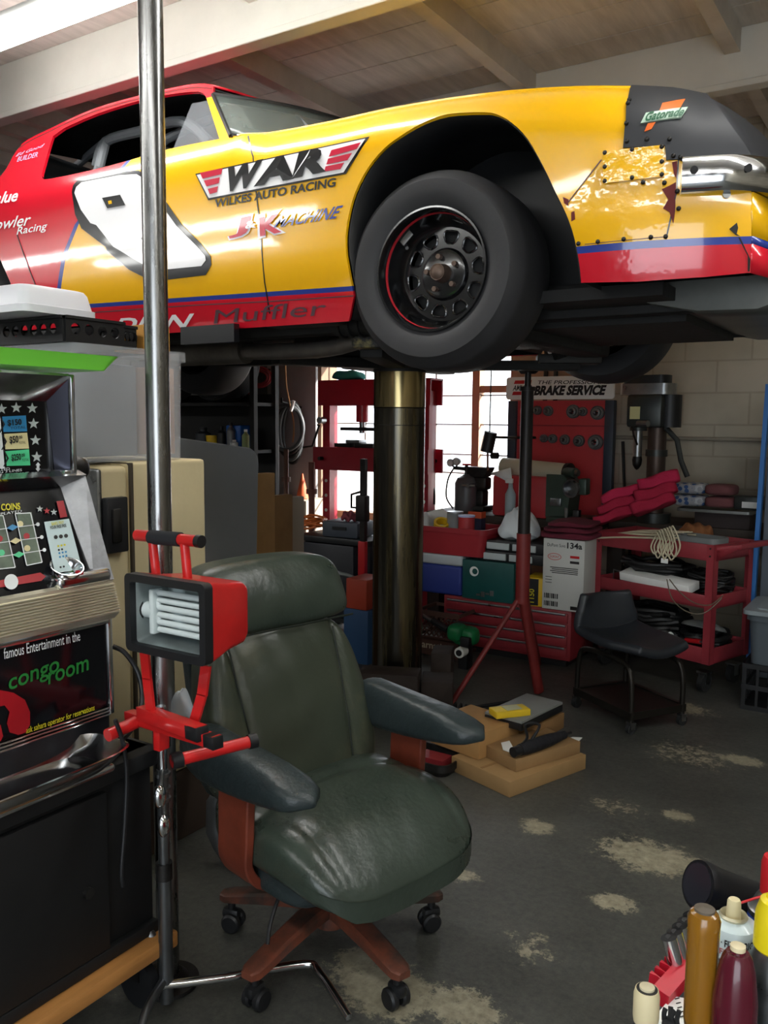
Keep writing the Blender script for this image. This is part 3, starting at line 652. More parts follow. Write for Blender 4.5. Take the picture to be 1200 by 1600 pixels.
# wheels
def wheel(name, loc, steer=0., side=-1):
    """local frame: axle along z, outer face at +z"""
    TY = mat('tire', '#2b2b2d', .62, var=.12, vs=5, bump=.04, bs=40); RM = mat('rim_black', '#0f1012', .18, spec=.8, coat=.5)
    w = bpy.data.objects.new(name, None); COL.objects.link(w); w.parent = CAR
    d = Vector((math.sin(steer), side*math.cos(steer), 0))
    w.matrix_local = Matrix.Translation(Vector(loc)-Vector((-2.2, YC, 1.70))) @ zto(d)
    t = MB(); RT, WT = TIRE_R, .29
    t.lathe([(.205, -WT+.02), (.25, -WT-.005), (.30, -WT-.01), (RT-.02, -WT+.02), (RT-.004, -WT+.05), (RT, -WT*.5), (RT-.004, -.05), (RT-.012, -.028), (RT-.035, -.006), (.29, .012), (.255, .014), (.225, .006), (.206, -.008), (.204, -.03), (.204, -WT+.02)], TY, n=72, caps=False)
    t.build('tire', w)
    r = MB(); r.lathe([(.204, -.03), (.207, -.002), (.205, .004), (.199, .004), (.195, -.004), (.192, -.03), (.186, -.05), (.180, -.075), (.172, -.095), (.16, -.11), (.155, -.115)], RM, n=64, caps=False)
    r.lathe([(.186, -.25), (.19, -.1), (.192, -.03)], RM, n=64, caps=False)
    def slot(a):
        c_, s_ = math.cos(a), math.sin(a); pts = [(.104, -.010), (.110, -.018), (.124, -.026), (.136, -.028), (.144, -.021), (.146, 0), (.144, .021), (.136, .028), (.124, .026), (.110, .018), (.104, .010)]
        return [(x*c_-y*s_, x*s_+y*c_) for x, y in pts]
    r.prism(circ(.172, 64), .006, RM, Tm((0, 0, -.118)), holes=[slot(2*PI*k/10+.15)[::-1] for k in range(10)])
    for k in range(10):
        sl = slot(2*PI*k/10+.15); r.tube([(x, y, -.111) for x, y in sl], .0035, RM, n=6, closed=True)
    r.lathe([(.0, -.095), (.072, -.095), (.082, -.098), (.088, -.11), (.092, -.115)], RM, n=40, caps=False)
    r.build('rim', w)
    s = MB(); s.lathe([(.188, -.042), (.1895, -.034), (.1905, -.03)], mat('rim_pinstripe', '#b2242f', .4), n=64, caps=False); s.build('pinstripe', w)
    h = MB(); HB = mat('hub_rust', '#6b5a50', .5, .6, var=.3, vs=30)
    h.cyl((0, 0, -.1), (0, 0, -.05), .033, HB, r2=.028); h.sph((0, 0, -.052), .026, HB, 14, (1, 1, .5))
    for k in range(5):
        a = 2*PI*k/5+.5; h.cyl((.057*math.cos(a), .057*math.sin(a), -.1), (.057*math.cos(a), .057*math.sin(a), -.075), .0095, HB, n=6)
    h.build('hub', w)
    v = MB(); v.tube([(.172*math.cos(2.5), .172*math.sin(2.5), -.08), (.15*math.cos(2.5), .15*math.sin(2.5), -.055)], .006, STEEL); v.box((.178*math.cos(2.35), .178*math.sin(2.35), -.055), (.03, .05, .004), STEEL, (0, 0, 2.35)); v.build('valve', w)
    br = MB(); br.lathe([(0, -.2), (.14, -.2), (.145, -.14), (.13, -.135), (0, -.135)], P_DARK, n=32, caps=False); br.build('brake_drum', w)
    return w
wc = at(672, 417, Y=2.545); zt_, zb_ = at(668, 262, Y=2.56).z, at(690, 581, Y=2.62).z
TIRE_R = (zt_-zb_)/2
print('TIRE_R', TIRE_R, wc)
wheel('front_wheel', (wc.x, 2.545, (zt_+zb_)/2), R(2))
wheel('front_wheel', (wc.x+.01, 2*YC-2.42, (zt_+zb_)/2+.03), R(-2), 1)
wheel('rear_wheel', (RX, 2.56, RZ-.0)); wheel('rear_wheel', (RX, 2*YC-2.56, RZ-.0), 0, 1)
# ================================================================== left side: slot machine on cabinet, case, bins, pole, work light
def atp(u, v, P, N):
    d = ray(u, v); return CAM + d*((Vector(P)-CAM).dot(N)/d.dot(N))
def flat_text(mb, body, m, A, B, C, bold=0., lift=.001):
    """lettering on a flat face: A..B base line, A..C height"""
    A, B, C = Vector(A), Vector(B), Vector(C); uv, fs = text_norm(body, bold); n = (B-A).cross(C-A).normalized()
    mb.add([A+(B-A)*u+(C-A)*v+n*lift for u, v in uv], fs, m); return mb
def local(o): return Matrix.Translation(o.location) @ o.rotation_euler.to_matrix().to_4x4()
class WMB(MB):
    """mesh given in room coordinates, stored relative to its thing"""
    def __init__(s, t): super().__init__(local(t).inverted())
# ---- floor to ceiling pipe
PIPE = mat('bare_steel_pipe', '#8f8f8e', .28, 1., var=.35, vs=3.5, rvar=.1, stretch=(6, 6, 1))
px, py = -1.535, 1.405
t = thing('steel_pole', 'bare steel pipe standing from floor to ceiling beside the slot machine', 'pole', (px, py, 0))
b = MB(); b.cyl((0, 0, .01), (0, 0, ZC), .0275, PIPE, n=32); b.build('pipe', t)
b = MB(); b.lathe([(.075, 0), (.075, .01), (.05, .014), (.034, .03), (.028, .03)], DSTEEL, n=28); b.build('flange', t)
# ---- cabinet on a dolly
CX = -1.5; cr = at(240, 1165, X=CX); cb = at(238, 1458, X=CX); CY, CZT, CZB = cr.y, cr.z, max(.11, cb.z)
print('cabinet', cr, cb, at(255, 1492, X=-1.46))
CAB = mat('black_cabinet_paint', '#101112', .6, var=.35, vs=6, bump=.08, bs=14)
t = thing('cabinet', 'black wooden cabinet under the slot machine', 'cabinet', (CX, CY, CZB), R(90))
D_, W_ = .52, .62; h = CZT-CZB
b = MB(); b.box((-W_/2, D_/2+.012, h/2), (W_, D_, h), CAB, bev=.004); b.box((-W_/2-.0, D_/2-.004, h-.02), (W_+.02, D_+.03, .04), CAB, bev=.006); b.build('body', t)
b = MB(); b.box((-.35, .004, h*.47), (.42, .018, h*.8), CAB, bev=.004); b.build('door', t)
b = MB(); b.cyl((-.2, -.004, h*.42), (-.2, -.016, h*.42), .012, DSTEEL, n=16); b.build('lock', t)
b = MB(); b.box((-W_/2, .006, .015), (W_, .022, .03), CAB, bev=.003); b.build('plinth', t)
t = thing('dolly', 'wooden dolly on casters carrying the black cabinet', 'dolly', (CX, CY, 0), R(90))
PINE = mat('pine_board', '#a8743c', .65, var=.2, vs=4, stretch=(1, 8, 8))
b = MB(); b.box((-W_/2, -.01, CZB-.022), (W_+.06, .06, .04), PINE, bev=.006); b.build('deck_board', t)
b = MB(); b.box((-W_/2, D_-.03, CZB-.022), (W_+.06, .06, .04), PINE, bev=.006); b.build('deck_board', t)
for x in (-.03, -W_+.03):
    for y in (.03, D_-.05):
        b = MB(); r_ = (CZB-.042)/2*.82; b.cyl((x-.012, y, r_), (x+.012, y, r_), r_, BLACK, n=18); b.box((x, y, CZB-.047), (.05, .05, .01), DSTEEL); b.box((x-.016, y, CZB-.042-r_*.6), (.003, .03, r_*1.3), DSTEEL); b.box((x+.016, y, CZB-.042-r_*.6), (.003, .03, r_*1.3), DSTEEL); b.build('caster', t)
# ---- slot machine
SX = -1.58; se = at(173, 1030, X=SX); SY = se.y
SM = thing('slot_machine', 'old chrome slot machine with a jungle lounge panel on the black cabinet', 'slot machine', (SX, SY, CZT), R(90))
SCH = mat('slot_chrome', '#c9cacb', .16, 1., rvar=.1, vs=9); SBL = mat('slot_black_glass', '#0b0c10', .12, spec=.6); SHELL = mat('slot_shell', '#3b3d42', .35, .6, var=.2, vs=7)
SW = .56
def sp(u, v, dx=0.): return at(u, v, X=SX-dx)
zb0, zb1 = sp(172, 1100).z, sp(172, 962).z; zr1 = sp(165, 905).z
b = MB(); H = zb1-CZT
b.box((-SW/2, .2, (zb1+.02-CZT)/2), (SW, .39, zb1+.02-CZT), SHELL, bev=.006)
zt0 = at(130, 740, X=SX-.11).z-CZT; zr = zr1-CZT
b.prism([(.005, zb1-CZT), (.395, zb1-CZT), (.395, zt0), (.12, zt0), (.008, zr)], SW, SHELL, Matrix(((0, 0, 1, -SW), (1, 0, 0, 0), (0, 1, 0, 0), (0, 0, 0, 1))))
b.build('body', SM, bev=.004)
b = WMB(SM); x0, x1 = SY-SW+.01, SY-.012
b.box2((SX-.002, x0, zb0), (SX+.004, x1, zb1-.012), SBL)
P = SX+.005
def P2(u, v, dx=-.005): p = at(u, v, X=SX-dx); return p
SWH = mat('slot_white', '#d9dedd', .5); SGR = mat('slot_green', '#1f7a32', .5); SYE = mat('slot_yellow', '#c9c021', .5); SRE = mat('slot_red', '#a0141f', .4); SBLU = mat('slot_blue', '#2f7fae', .4); SGN = mat('slot_mint', '#4fc58a', .4); SCR = mat('slot_cream', '#d3c896', .4); SPALE = mat('slot_pale', '#bccfd0', .35); SGREY = mat('slot_star', '#aeb6b2', .4)
flat_text(b, 'famous Entertainment in the', SWH, P2(6, 1030), P2(125, 1001), P2(5, 1013), .004); flat_text(b, 'congo', SGR, P2(13, 1088), P2(92, 1056), P2(13, 1061), .012); flat_text(b, 'room', SGR, P2(75, 1070), P2(138, 1047), P2(75, 1051), .012); flat_text(b, 'ask sahara operator for reservations', SYE, P2(39, 1149), P2(146, 1112), P2(39, 1136), .01, .004)
def flat_poly(mb, pts, m, lift, plane=None, hole=()):
    """flat printed shape seen at these places of the photograph, on its own plane"""
    P, N = plane; N = Vector(N).normalized(); Q = [atp(u, v, P, N)+N*lift for u, v in pts]
    tri = tessellate_polygon([[(frame(P, N.orthogonal(), N.cross(N.orthogonal())).inverted() @ q) for q in Q]])
    fs = []
    for a, b_, c_ in tri: fs.append((a, b_, c_) if (Q[b_]-Q[a]).cross(Q[c_]-Q[a]).dot(N) > 0 else (c_, b_, a))
    mb.add(Q, fs, m)
pb = ((SX+.004, 0, 0), (1, 0, 0))
flat_poly(b, [(-40, 1066), (0, 1078), (20, 1082), (38, 1093), (46, 1112), (46, 1132), (40, 1144), (28, 1148), (14, 1144), (10, 1130), (14, 1112), (6, 1102), (-30, 1110)], SRE, .002, pb); flat_poly(b, [(-30, 1130), (0, 1132), (4, 1150), (0, 1158), (-30, 1165)], SRE, .002, pb)
b.build('belly_glass', SM)['label'] = 'black lower glass with green and yellow lettering'
b = WMB(SM)
for y in (x0-.004, x1+.004): b.box2((SX-.01, y-.006, zb0-.02), (SX+.012, y+.006, zb1), SCH, bev=.003)
b.box2((SX-.01, x0, zb1-.014), (SX+.014, x1, zb1), SCH, bev=.003)
for k in range(3): b.box2((SX-.01, x0, zb0-.022+.007*k), (SX+.012-.002*k, x1, zb0-.017+.007*k), SCH, bev=.002)
b.build('frame', SM)
# ribbed chrome bar
b = WMB(SM); prof = [(SX-.02, zb1-.004), (SX+.012, zb1-.004), (SX+.03, zb1+.012)]
nr = 11; zz1 = zr1-.008
for k in range(nr):
    z = zb1+.014+(zz1-zb1-.014)*k/nr; s = (zz1-zb1-.014)/nr; xo = SX+.034-.02*(k/nr)
    prof += [(xo-.006, z), (xo, z+s*.25), (xo, z+s*.6), (xo-.006, z+s*.85)]
prof += [(SX+.01, zz1+.006), (SX-.005, zr1+.004), (SX-.03, zr1+.004)]
BRASS = mat('ribbed_bar', '#d6cfb9', .34, .65)
b.loft([[(x, y, z) for x, z in prof] for y in (SY-SW, SY+.004)], BRASS)
b.build('ribbed_bar', SM, angle=20)
# reel glass, leaning back
PA = Vector((SX-.004, 0, zr1+.0)); PT = Vector((SX-.105, 0, zt0+CZT-.03)); RN = Vector((PT.z-PA.z, 0, PA.x-PT.x)).normalized()
pr = (PA+RN*.004, RN)
def rp(u, v, l=.0): return atp(u, v, pr[0], RN)+RN*l
b = WMB(SM)
A0 = rp(155, 893); T0 = rp(103, 772)
q = [Vector((PA.x, SY-SW+.01, PA.z)), Vector((PA.x, SY-.045, PA.z)), Vector((PT.x, SY-.045, PT.z)), Vector((PT.x, SY-SW+.01, PT.z))]
b.add([p+RN*.003 for p in q]+[p-RN*.006 for p in q], [(0, 1, 2, 3), (7, 6, 5, 4), (0, 4, 5, 1), (1, 5, 6, 2), (2, 6, 7, 3), (3, 7, 4, 0)], SBL)
REEL = mat('reel_strip', '#5f6b5c', .6, var=.4, vs=18)
for poly in ([(26, 803), (49, 800), (65, 880), (41, 884)], [(-10, 806), (3, 806), (22, 887), (-4, 891)]): flat_poly(b, poly, REEL, .001, pr)
def rl(pts, w=1.6, m=SWH, l=.002):
    for (u1, v1), (u2, v2) in zip(pts, pts[1:]):
        L = math.hypot(u2-u1, v2-v1); dx, dy = (v2-v1)/L*w/2, -(u2-u1)/L*w/2
        flat_poly(b, [(u1+dx, v1+dy), (u2+dx, v2+dy), (u2-dx, v2-dy), (u1-dx, v1-dy)], m, l, pr)
rl([(23, 803), (47, 802), (65, 879), (41, 884), (23, 803)]); rl([(-12, 807), (4, 806), (23, 887), (-6, 890)])
for a_, c_, m in (((-12, 829), (58, 820), SBLU), ((-12, 850), (64, 840), SCR), ((-12, 872), (68, 860), SGN)):
    rl([a_, c_], 1.2)
    flat_poly(b, circ(3, 12, *c_), SWH, .003, pr)
    k = (18-a_[0])/(c_[0]-a_[0]); y = a_[1]+(c_[1]-a_[1])*k; x = 18 if m is SBLU else 23 if m is SCR else 28
    flat_poly(b, [(x-9, y+1), (x, y-5), (x+9, y-1), (x, y+5)], m, .004, pr)
for u, v, m in ((31, 819, SCR), (41, 838, SRE), (42, 857, SCR), (-1, 842, SRE), (2, 864, SGN)): flat_poly(b, [(u+5*math.cos(a), v+5*math.sin(a)) for a in [2*PI*i/10 for i in range(10)]], m, .0015, pr)
flat_poly(b, [(68, 816), (107, 811), (128, 890), (85, 896)], SPALE, .002, pr)
flat_poly(b, [(87, 784), (98, 783), (104, 808), (93, 810)], SRE, .003, pr)
for u, v, m in ((61, 796, SGREY), (72, 799, SRE), (83, 801, SGREY)): flat_poly(b, [(u+x, v-y) for x, y in star(5.5)], m, .003, pr)
flat_poly(b, [(-10, 909), (62, 895), (71, 901), (64, 908), (-10, 920)], SRE, .002, pr); flat_poly(b, [(16+11*math.cos(a), 910+12*math.sin(a)) for a in [2*PI*i/20 for i in range(20)]], SWH, .004, pr)
def rt(s, m, A, B, C, bo=0.): flat_text(b, s, m, rp(*A), rp(*B), rp(*C), bo, .003)
rt('COINS', SYE, (1, 799), (31, 797), (0, 788), .03); rt('PLAYED', SWH, (0, 806), (33, 801), (0, 802)); rt('BARS PAY', SYE, (80, 822), (99, 819), (79, 817), .02); rt('FOUR FREE FREE', INK, (78, 828), (103, 824), (77, 823), .02)
for j, (v, n, m) in enumerate(((840, 3, DSTEEL), (854, 3, SYE), (860, 2, INK), (865, 3, SBLU), (871, 3, SBLU), (887, 2, INK))):
    for i in range(n):
        u = 86+i*8 if j == 0 else 89+j*.9+i*5; r_ = 3.2 if j == 0 else 1.7; flat_poly(b, circ(r_, 10, u, v-i), m, .003, pr)
b.build('reel_glass', SM)['label'] = 'black reel glass with white pay lines'
# chrome surround, coin head
b = WMB(SM)
for y0_, y1_ in ((SY-.045, SY+.002),):
    q = [Vector((PA.x+.01, y0_, PA.z)), Vector((PA.x+.02, y1_, PA.z-.0)), Vector((PT.x+.03, y1_, PT.z+.03)), Vector((PT.x, y0_, PT.z))]; r_ = [p-RN*.03 for p in q]
    b.add(q+r_, [(0, 1, 2, 3), (7, 6, 5, 4), (0, 4, 5, 1), (1, 5, 6, 2), (2, 6, 7, 3), (3, 7, 4, 0)], mat('aged_chrome', '#77787a', .38, .9, var=.5, vs=22, rvar=.15))
q = [Vector((PT.x, SY-SW+.01, PT.z)), Vector((PT.x, SY-.045, PT.z)), Vector((PT.x+.035, SY+.002, PT.z+.03)), Vector((PT.x+.035, SY-SW, PT.z+.03))]; r_ = [p+Vector((-.03, 0, .01)) for p in q]
b.add(q+r_, [(0, 1, 2, 3), (7, 6, 5, 4), (0, 4, 5, 1), (1, 5, 6, 2), (2, 6, 7, 3), (3, 7, 4, 0)], SCH)
b.build('chrome_surround', SM)
b = WMB(SM); hc = at(118, 902, X=SX+.0); b.box2((SX-.05, hc.y-.055, zr1-.004), (SX+.02, SY-.004, zr1+.028), SCH, bev=.012, seg=3)
b.lathe([(.0, -.01), (.022, -.008), (.026, .002), (.034, .012), (.036, .012), (.03, -.004), (.02, -.02)], SCH, Matrix.Translation((SX-.005, hc.y-.02, zr1+.034)) @ zto((.5, -.1, 1)), n=24)
b.build('coin_head', SM)
b = WMB(SM); rb = at(124, 898, X=SX+.01); b.box(rb, (.014, .014, .02), SRE, bev=.003); b.build('button', SM)
# top award box
TX = SX-.13; pt = ((TX, 0, 0), Vector((1, 0, 0))); ty1 = at(111, 660, X=TX+.04).y; tz0, tz1 = zt0+CZT, at(108, 588, X=TX+.04).z
b = WMB(SM); b.box2((TX-.16, SY-SW+.02, tz0-.004), (TX-.004, ty1-.004, tz1-.004), SHELL); b.build('award_box', SM, bev=.003)
gx1 = at(68, 640, X=TX).y; gz1 = at(40, 626, X=TX).z
b = WMB(SM); b.box2((TX-.004, SY-SW+.03, tz0+.006), (TX, gx1+.02, gz1), SBL)
for u, v in [(2, 639), (25, 637), (50, 638), (52, 662), (55, 688), (57, 714), (-22, 640)]: flat_poly(b, [(u+x, v-y) for x, y in star(9)], SGREY, .001, pt)
for poly, m in (([(3, 651), (40, 649), (42, 674), (5, 675)], SBLU), ([(6, 678), (42, 676), (45, 701), (8, 702)], SCR), ([(8, 705), (45, 702), (47, 727), (10, 728)], SGN), ([(-30, 650), (0, 650), (7, 732), (-30, 733)], SWH)): flat_poly(b, poly, m, .001, pt)
for (u, v) in ((3, 663), (6, 690), (9, 716)): flat_poly(b, [(u-3, v-13), (u+4, v), (u-3, v+13), (u-5, v+13), (u+1, v), (u-5, v-13)], INK, .002, pt)
def tt(s, m, A, B, C, bo=0.): flat_text(b, s, m, at(*A, X=TX), at(*B, X=TX), at(*C, X=TX), bo, .003)
tt('$150', INK, (11, 667), (33, 665), (10, 656), .03); tt('TOTAL', INK, (15, 671), (39, 669), (15, 667)); tt('$50', INK, (14, 695), (28, 693), (13, 682), .03); tt('00', INK, (29, 686), (34, 685), (28, 681), .02); tt('TOTAL', INK, (28, 694), (39, 693), (28, 690)); tt('$250', INK, (17, 722), (32, 720), (16, 710), .03); tt('00', INK, (33, 714), (38, 713), (32, 709), .02); tt('TOTAL', INK, (33, 721), (44, 720), (33, 717))
tt('PLAYED', SWH, (-14, 737), (14, 734), (-14, 733)); tt('PLAYING 3 LINES', SWH, (-30, 742), (33, 736), (-30, 738)); tt('PAID BY ATTENDANT', SWH, (-34, 747), (44, 741), (-34, 743))
flat_poly(b, [(59, 722), (63, 727), (61, 727), (61, 732), (63, 732), (59, 737), (55, 732), (57, 732), (57, 727), (55, 727)], SWH, .001, pt)
b.build('award_glass', SM)['label'] = 'black award glass with stars and prize boxes'
b = WMB(SM)   # splayed chrome frame round the award glass
y_a, y_b = gx1+.018, ty1; z_a, z_b = gz1, tz1
q = [Vector((TX+.001, y_a+.006, tz0)), Vector((TX+.045, y_b, tz0)), Vector((TX+.045, y_b, z_b)), Vector((TX+.001, y_a-.01, z_a))]
b.add(q+[p+Vector((-.012, .004, 0)) for p in q], [(0, 1, 2, 3), (7, 6, 5, 4), (1, 5, 6, 2), (2, 6, 7, 3)], mat('slot_side_mirror', '#6b6d7d', .12, 1.))
q = [Vector((TX+.001, SY-SW, z_a)), Vector((TX+.001, y_a-.01, z_a)), Vector((TX+.045, y_b, z_b)), Vector((TX+.045, SY-SW, z_b))]
b.add(q+[p+Vector((-.01, 0, .006)) for p in q], [(0, 1, 2, 3), (7, 6, 5, 4), (2, 6, 7, 3)], SCH)
b.box2((TX+.035, y_b-.004, tz0), (TX+.05, y_b+.006, z_b+.004), SCH, bev=.003); b.box2((TX+.0, y_a-.004, tz0), (TX+.05, y_b, tz0+.012), SCH, bev=.003)
b.build('award_frame', SM)
# coin tray
b = WMB(SM); r0, r1 = SY-SW+.02, SY-.05; tz = at(80, 1190, X=SX+.06).z
xa, xb = SX-.02, max(SX+.1, at(60, 1232, Z=tz).x)
def tr(i, j):
    a = 2*PI*i; y0_, y1_ = r0, at(168, 1165, X=SX+.05).y; cx_, cy_ = (xa+xb)/2, (y0_+y1_)/2
    sx_ = abs(math.cos(a))**.45*math.copysign(1, math.cos(a)); sy_ = abs(math.sin(a))**.45*math.copysign(1, math.sin(a))
    rr, zz = [(1.0, .0), (1.03, .004), (1.0, .006), (.93, -.014), (.8, -.03), (.4, -.034), (.0, -.034)][int(round(j*6))]
    return (cx_+sx_*(xb-xa)/2*rr, cy_+sy_*(y1_-y0_)/2*(rr if rr > .85 else rr+.0), tz+zz)
b.grid(tr, 48, 6, SCH); b.box2((SX-.02, r0, tz-.05), (xb-.035, at(150, 1165, X=SX+.05).y, tz-.03), SCH, bev=.01)
o = b.build('coin_tray', SM); o['label'] = 'dented chrome coin tray'
# lever boss at the side
b = WMB(SM); lp_ = at(124, 732, X=SX-.16); b.cyl((lp_.x, SY-.01, lp_.z), (lp_.x, SY+.04, lp_.z), .03, BLACK, n=20); b.sph((lp_.x, SY+.045, lp_.z), .03, BLACK); b.build('lever', SM)
c_ = MB(); pts = [(176, 1010), (195, 1020), (215, 1050), (222, 1090), (212, 1130), (188, 1160), (172, 1185)]
c_.tube([at(u, v, X=-1.62+.02*k) for k, (u, v) in enumerate(pts)], .006, BLACK, sm=6); tag(c_.build('power_cord'), 'black cord looping down beside the slot machine', 'cord')
c_ = MB(); c_.tube([at(u, v, X=-1.47) for u, v in [(180, 1125), (192, 1160), (198, 1210), (195, 1290), (190, 1360), (192, 1385)]], .005, BLACK, sm=6); tag(c_.build('thin_cable'), 'thin black cord hanging down the front of the black cabinet', 'cord')
# green tray on top
GRN = mat('green_acrylic', '#8df552', .3, spec=.5, alpha=.88)
ge = at(132, 584, X=SX-.12); gz = tz1+.012
t = thing('plastic_tray', 'bright green plastic tray lying on the slot machine', 'tray', (SX-.16, ge.y-.25, gz))
def trayf(mb, lx, ly, h, m, fl=.8, th=.004):
    a, b_ = rrect(lx*fl, ly*fl, .02), rrect(lx, ly, .03)
    mb.loft([[(x, y, 0) for x, y in a], [(x, y, h) for x, y in b_], [(x*1.02, y*1.02, h+.004) for x, y in b_], [(x*.99, y*.99, h+.002) for x, y in b_], [(x*.985, y*.985, th) for x, y in a]], m)
b = MB(); trayf(b, .34, .50, .028, GRN, .9); b.build('pan', t)
# ---- cream case behind the slot machine
KX = -2.05; k0, k1 = at(150, 730, X=KX), at(321, 717, X=KX)
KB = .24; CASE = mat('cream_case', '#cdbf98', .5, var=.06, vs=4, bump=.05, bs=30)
t = thing('storage_case', 'tall cream hard shell case with dark metal edge standing behind the slot machine', 'case', (KX, k1.y, KB), R(90))
kw = k1.y-k0.y; kh = k1.z-KB
t_ = thing('case_shade_block', 'dark brown block as painted shade at the cream case foot', 'box', (KX-.28, (k0.y+k1.y)/2, 0)); b = MB(); b.box((0, 0, KB/2), (.56, kw, KB-.002), mat('case_shade_brown', '#3a2d24', .8, var=.2), bev=.004); b.build('carton', t_)  # no real carton: shade on the case's lower part, put in as a dark block
b = MB(); b.box((-kw/2+.06, .28, kh/2), (kw-.12, .56, kh), CASE, bev=.012, seg=3); b.build('shell', t)
b = MB(); b.box((-kw+.068, .28, kh/2-.004), (.115, .55, kh-.012), CASE, bev=.02, seg=3); b.build('lid', t)
b = MB(); b.box((-kw+.128, .279, kh/2-.002), (.012, .566, kh), mat('case_seam', '#3d352b', .5), bev=.002); b.box((-kw+.01, .276, kh/2-.006), (.02, .556, kh-.02), STEEL, bev=.008); b.build('edge_rail', t)
lz0, lz1 = at(180, 862, X=KX).z-KB, at(180, 776, X=KX).z-KB; lx = at(176, 820, X=KX).y-k1.y
b = MB(); b.box((lx, -.012, (lz0+lz1)/2), (.075, .03, lz1-lz0), mat('latch_dark', '#2b2c2f', .4, .3), bev=.005); b.box((lx-.01, -.03, (lz0+lz1)/2), (.03, .014, (lz1-lz0)*.6), DSTEEL, bev=.003); b.build('latch', t)
kh += KB
# ---- clear tote on the case
CLR = mat('frosted_plastic', '#d5dade', .3, alpha=.26, spec=.4)
q0, q1 = at(112, 530, X=KX), at(300, 553, X=KX); tw = q1.y-q0.y; th = q1.z-kh; td = .56
t = thing('storage_tote', 'frosted clear plastic tote on top of the cream case', 'tote', (KX-td/2, (q0.y+q1.y)/2, kh+.002), R(90))
def totef(mb, w, d, h, m, fl=.93, th=.004, rim=.012):
    a, b_ = rrect(w*fl, d*fl, .04), rrect(w-rim*2, d-rim*2, .045); c_ = rrect(w, d, .05)
    sc = lambda L, k: [(x*k, y*k) for x, y in L]
    secs = [[(x, y, 0) for x, y in a], [(x, y, h-.03) for x, y in b_], [(x, y, h-.03) for x, y in c_], [(x, y, h) for x, y in c_], [(x, y, h) for x, y in sc(b_, .985)], [(x, y, th) for x, y in sc(a, .985)]]
    mb.loft(secs, m)
b = MB(); totef(b, tw, td, th, CLR); b.build('tub', t)
t2 = thing('binder', 'gray folder seen through the side of the frosted tote', 'folder', (KX-.06-.1, (q0.y+q1.y)/2-.06, kh+.012), R(90))
b = MB(); b.box((0, 0, th*.42), (tw*.56, .16, th*.82), mat('gray_binder', '#85898f', .6), bev=.006); b.build('cover', t2)
t2 = thing('cardboard_box', 'small cardboard box inside the frosted tote', 'box', (KX-.12, q1.y-.10, kh+.012), R(90))
b = MB(); b.box((0, 0, th*.42), (.10, .18, th*.8), mat('pink_cardboard', '#d0a890', .8), bev=.004); b.build('carton', t2)
# ---- black perforated crates and what lies on them
cz = kh+th+.004
def crate(name, label, x, y, lx, ly, h):
    t = thing(name, label, 'crate', (x, y, cz))
    b = MB()
    def wall(L, M):
        n = max(3, int(L/.045)); hs = [[(px_, py_) for px_, py_ in circ(h*.22, 14, (i+.5)/n*L*.9+L*.05, h*.52)][::-1] for i in range(n)]
        b.prism([(0, 0), (L, 0), (L, h), (0, h)], .006, BLACK, M, holes=hs)
        b.prism([(0, h-.008), (L, h-.008), (L, h), (0, h)], .012, BLACK, M)
    wall(lx, frame((-lx/2, -ly/2, 0), (1, 0, 0), (0, 0, 1))); wall(lx, frame((lx/2, ly/2, 0), (-1, 0, 0), (0, 0, 1))); wall(ly, frame((lx/2, -ly/2, 0), (0, 1, 0), (0, 0, 1))); wall(ly, frame((-lx/2, ly/2, 0), (0, -1, 0), (0, 0, 1)))
    b.box((0, 0, .004), (lx, ly, .008), BLACK); b.build('body', t); return t
c0 = at(100, 492, X=KX-.03); c1 = at(192, 522, X=KX-.03); hcr = max(.06, c0.z-cz)
crate('bottle_crate', 'black perforated plastic crate on the frosted tote', c0.x-.24, (c0.y+c1.y)/2, .48, c1.y-c0.y, hcr)
c2 = at(216, 530, X=KX-.03); crate('parts_crate', 'narrow black crate behind the perforated one', c0.x-.22, (c1.y+c2.y)/2+.008, .40, c2.y-c1.y-.006, hcr*.92)
t = thing('food_box', 'white frosted plastic box upside down on the black crate', 'box', ((lambda p: (p.x-.15, p.y-.0, cz+hcr+.002))(at(88, 480, X=KX-.08))))
b = MB(); MILK = mat('milky_plastic', '#e6e6ec', .35, alpha=.93); w0, w1 = at(12, 490, X=KX-.2).y, at(155, 490, X=KX-.2).y; w_ = .25
b.loft([[(x, y, z) for x, y in rrect(.36*k, w_*k, .03)] for z, k in ((0, 1), (.02, 1.0), (.022, .96), (.065, .90), (.075, .86), (.078, .8))], MILK); b.build('lid_shell', t)
t = thing('wooden_box', 'small orange cardboard box behind the steel pole', 'box', (KX-.14, at(240, 530, X=KX-.08).y+.005, cz), R(90))
b = MB(); b.box((0, 0, .04), (.11, .14, .08), mat('orange_card', '#c08a3c', .7), bev=.003); b.build('carton', t)
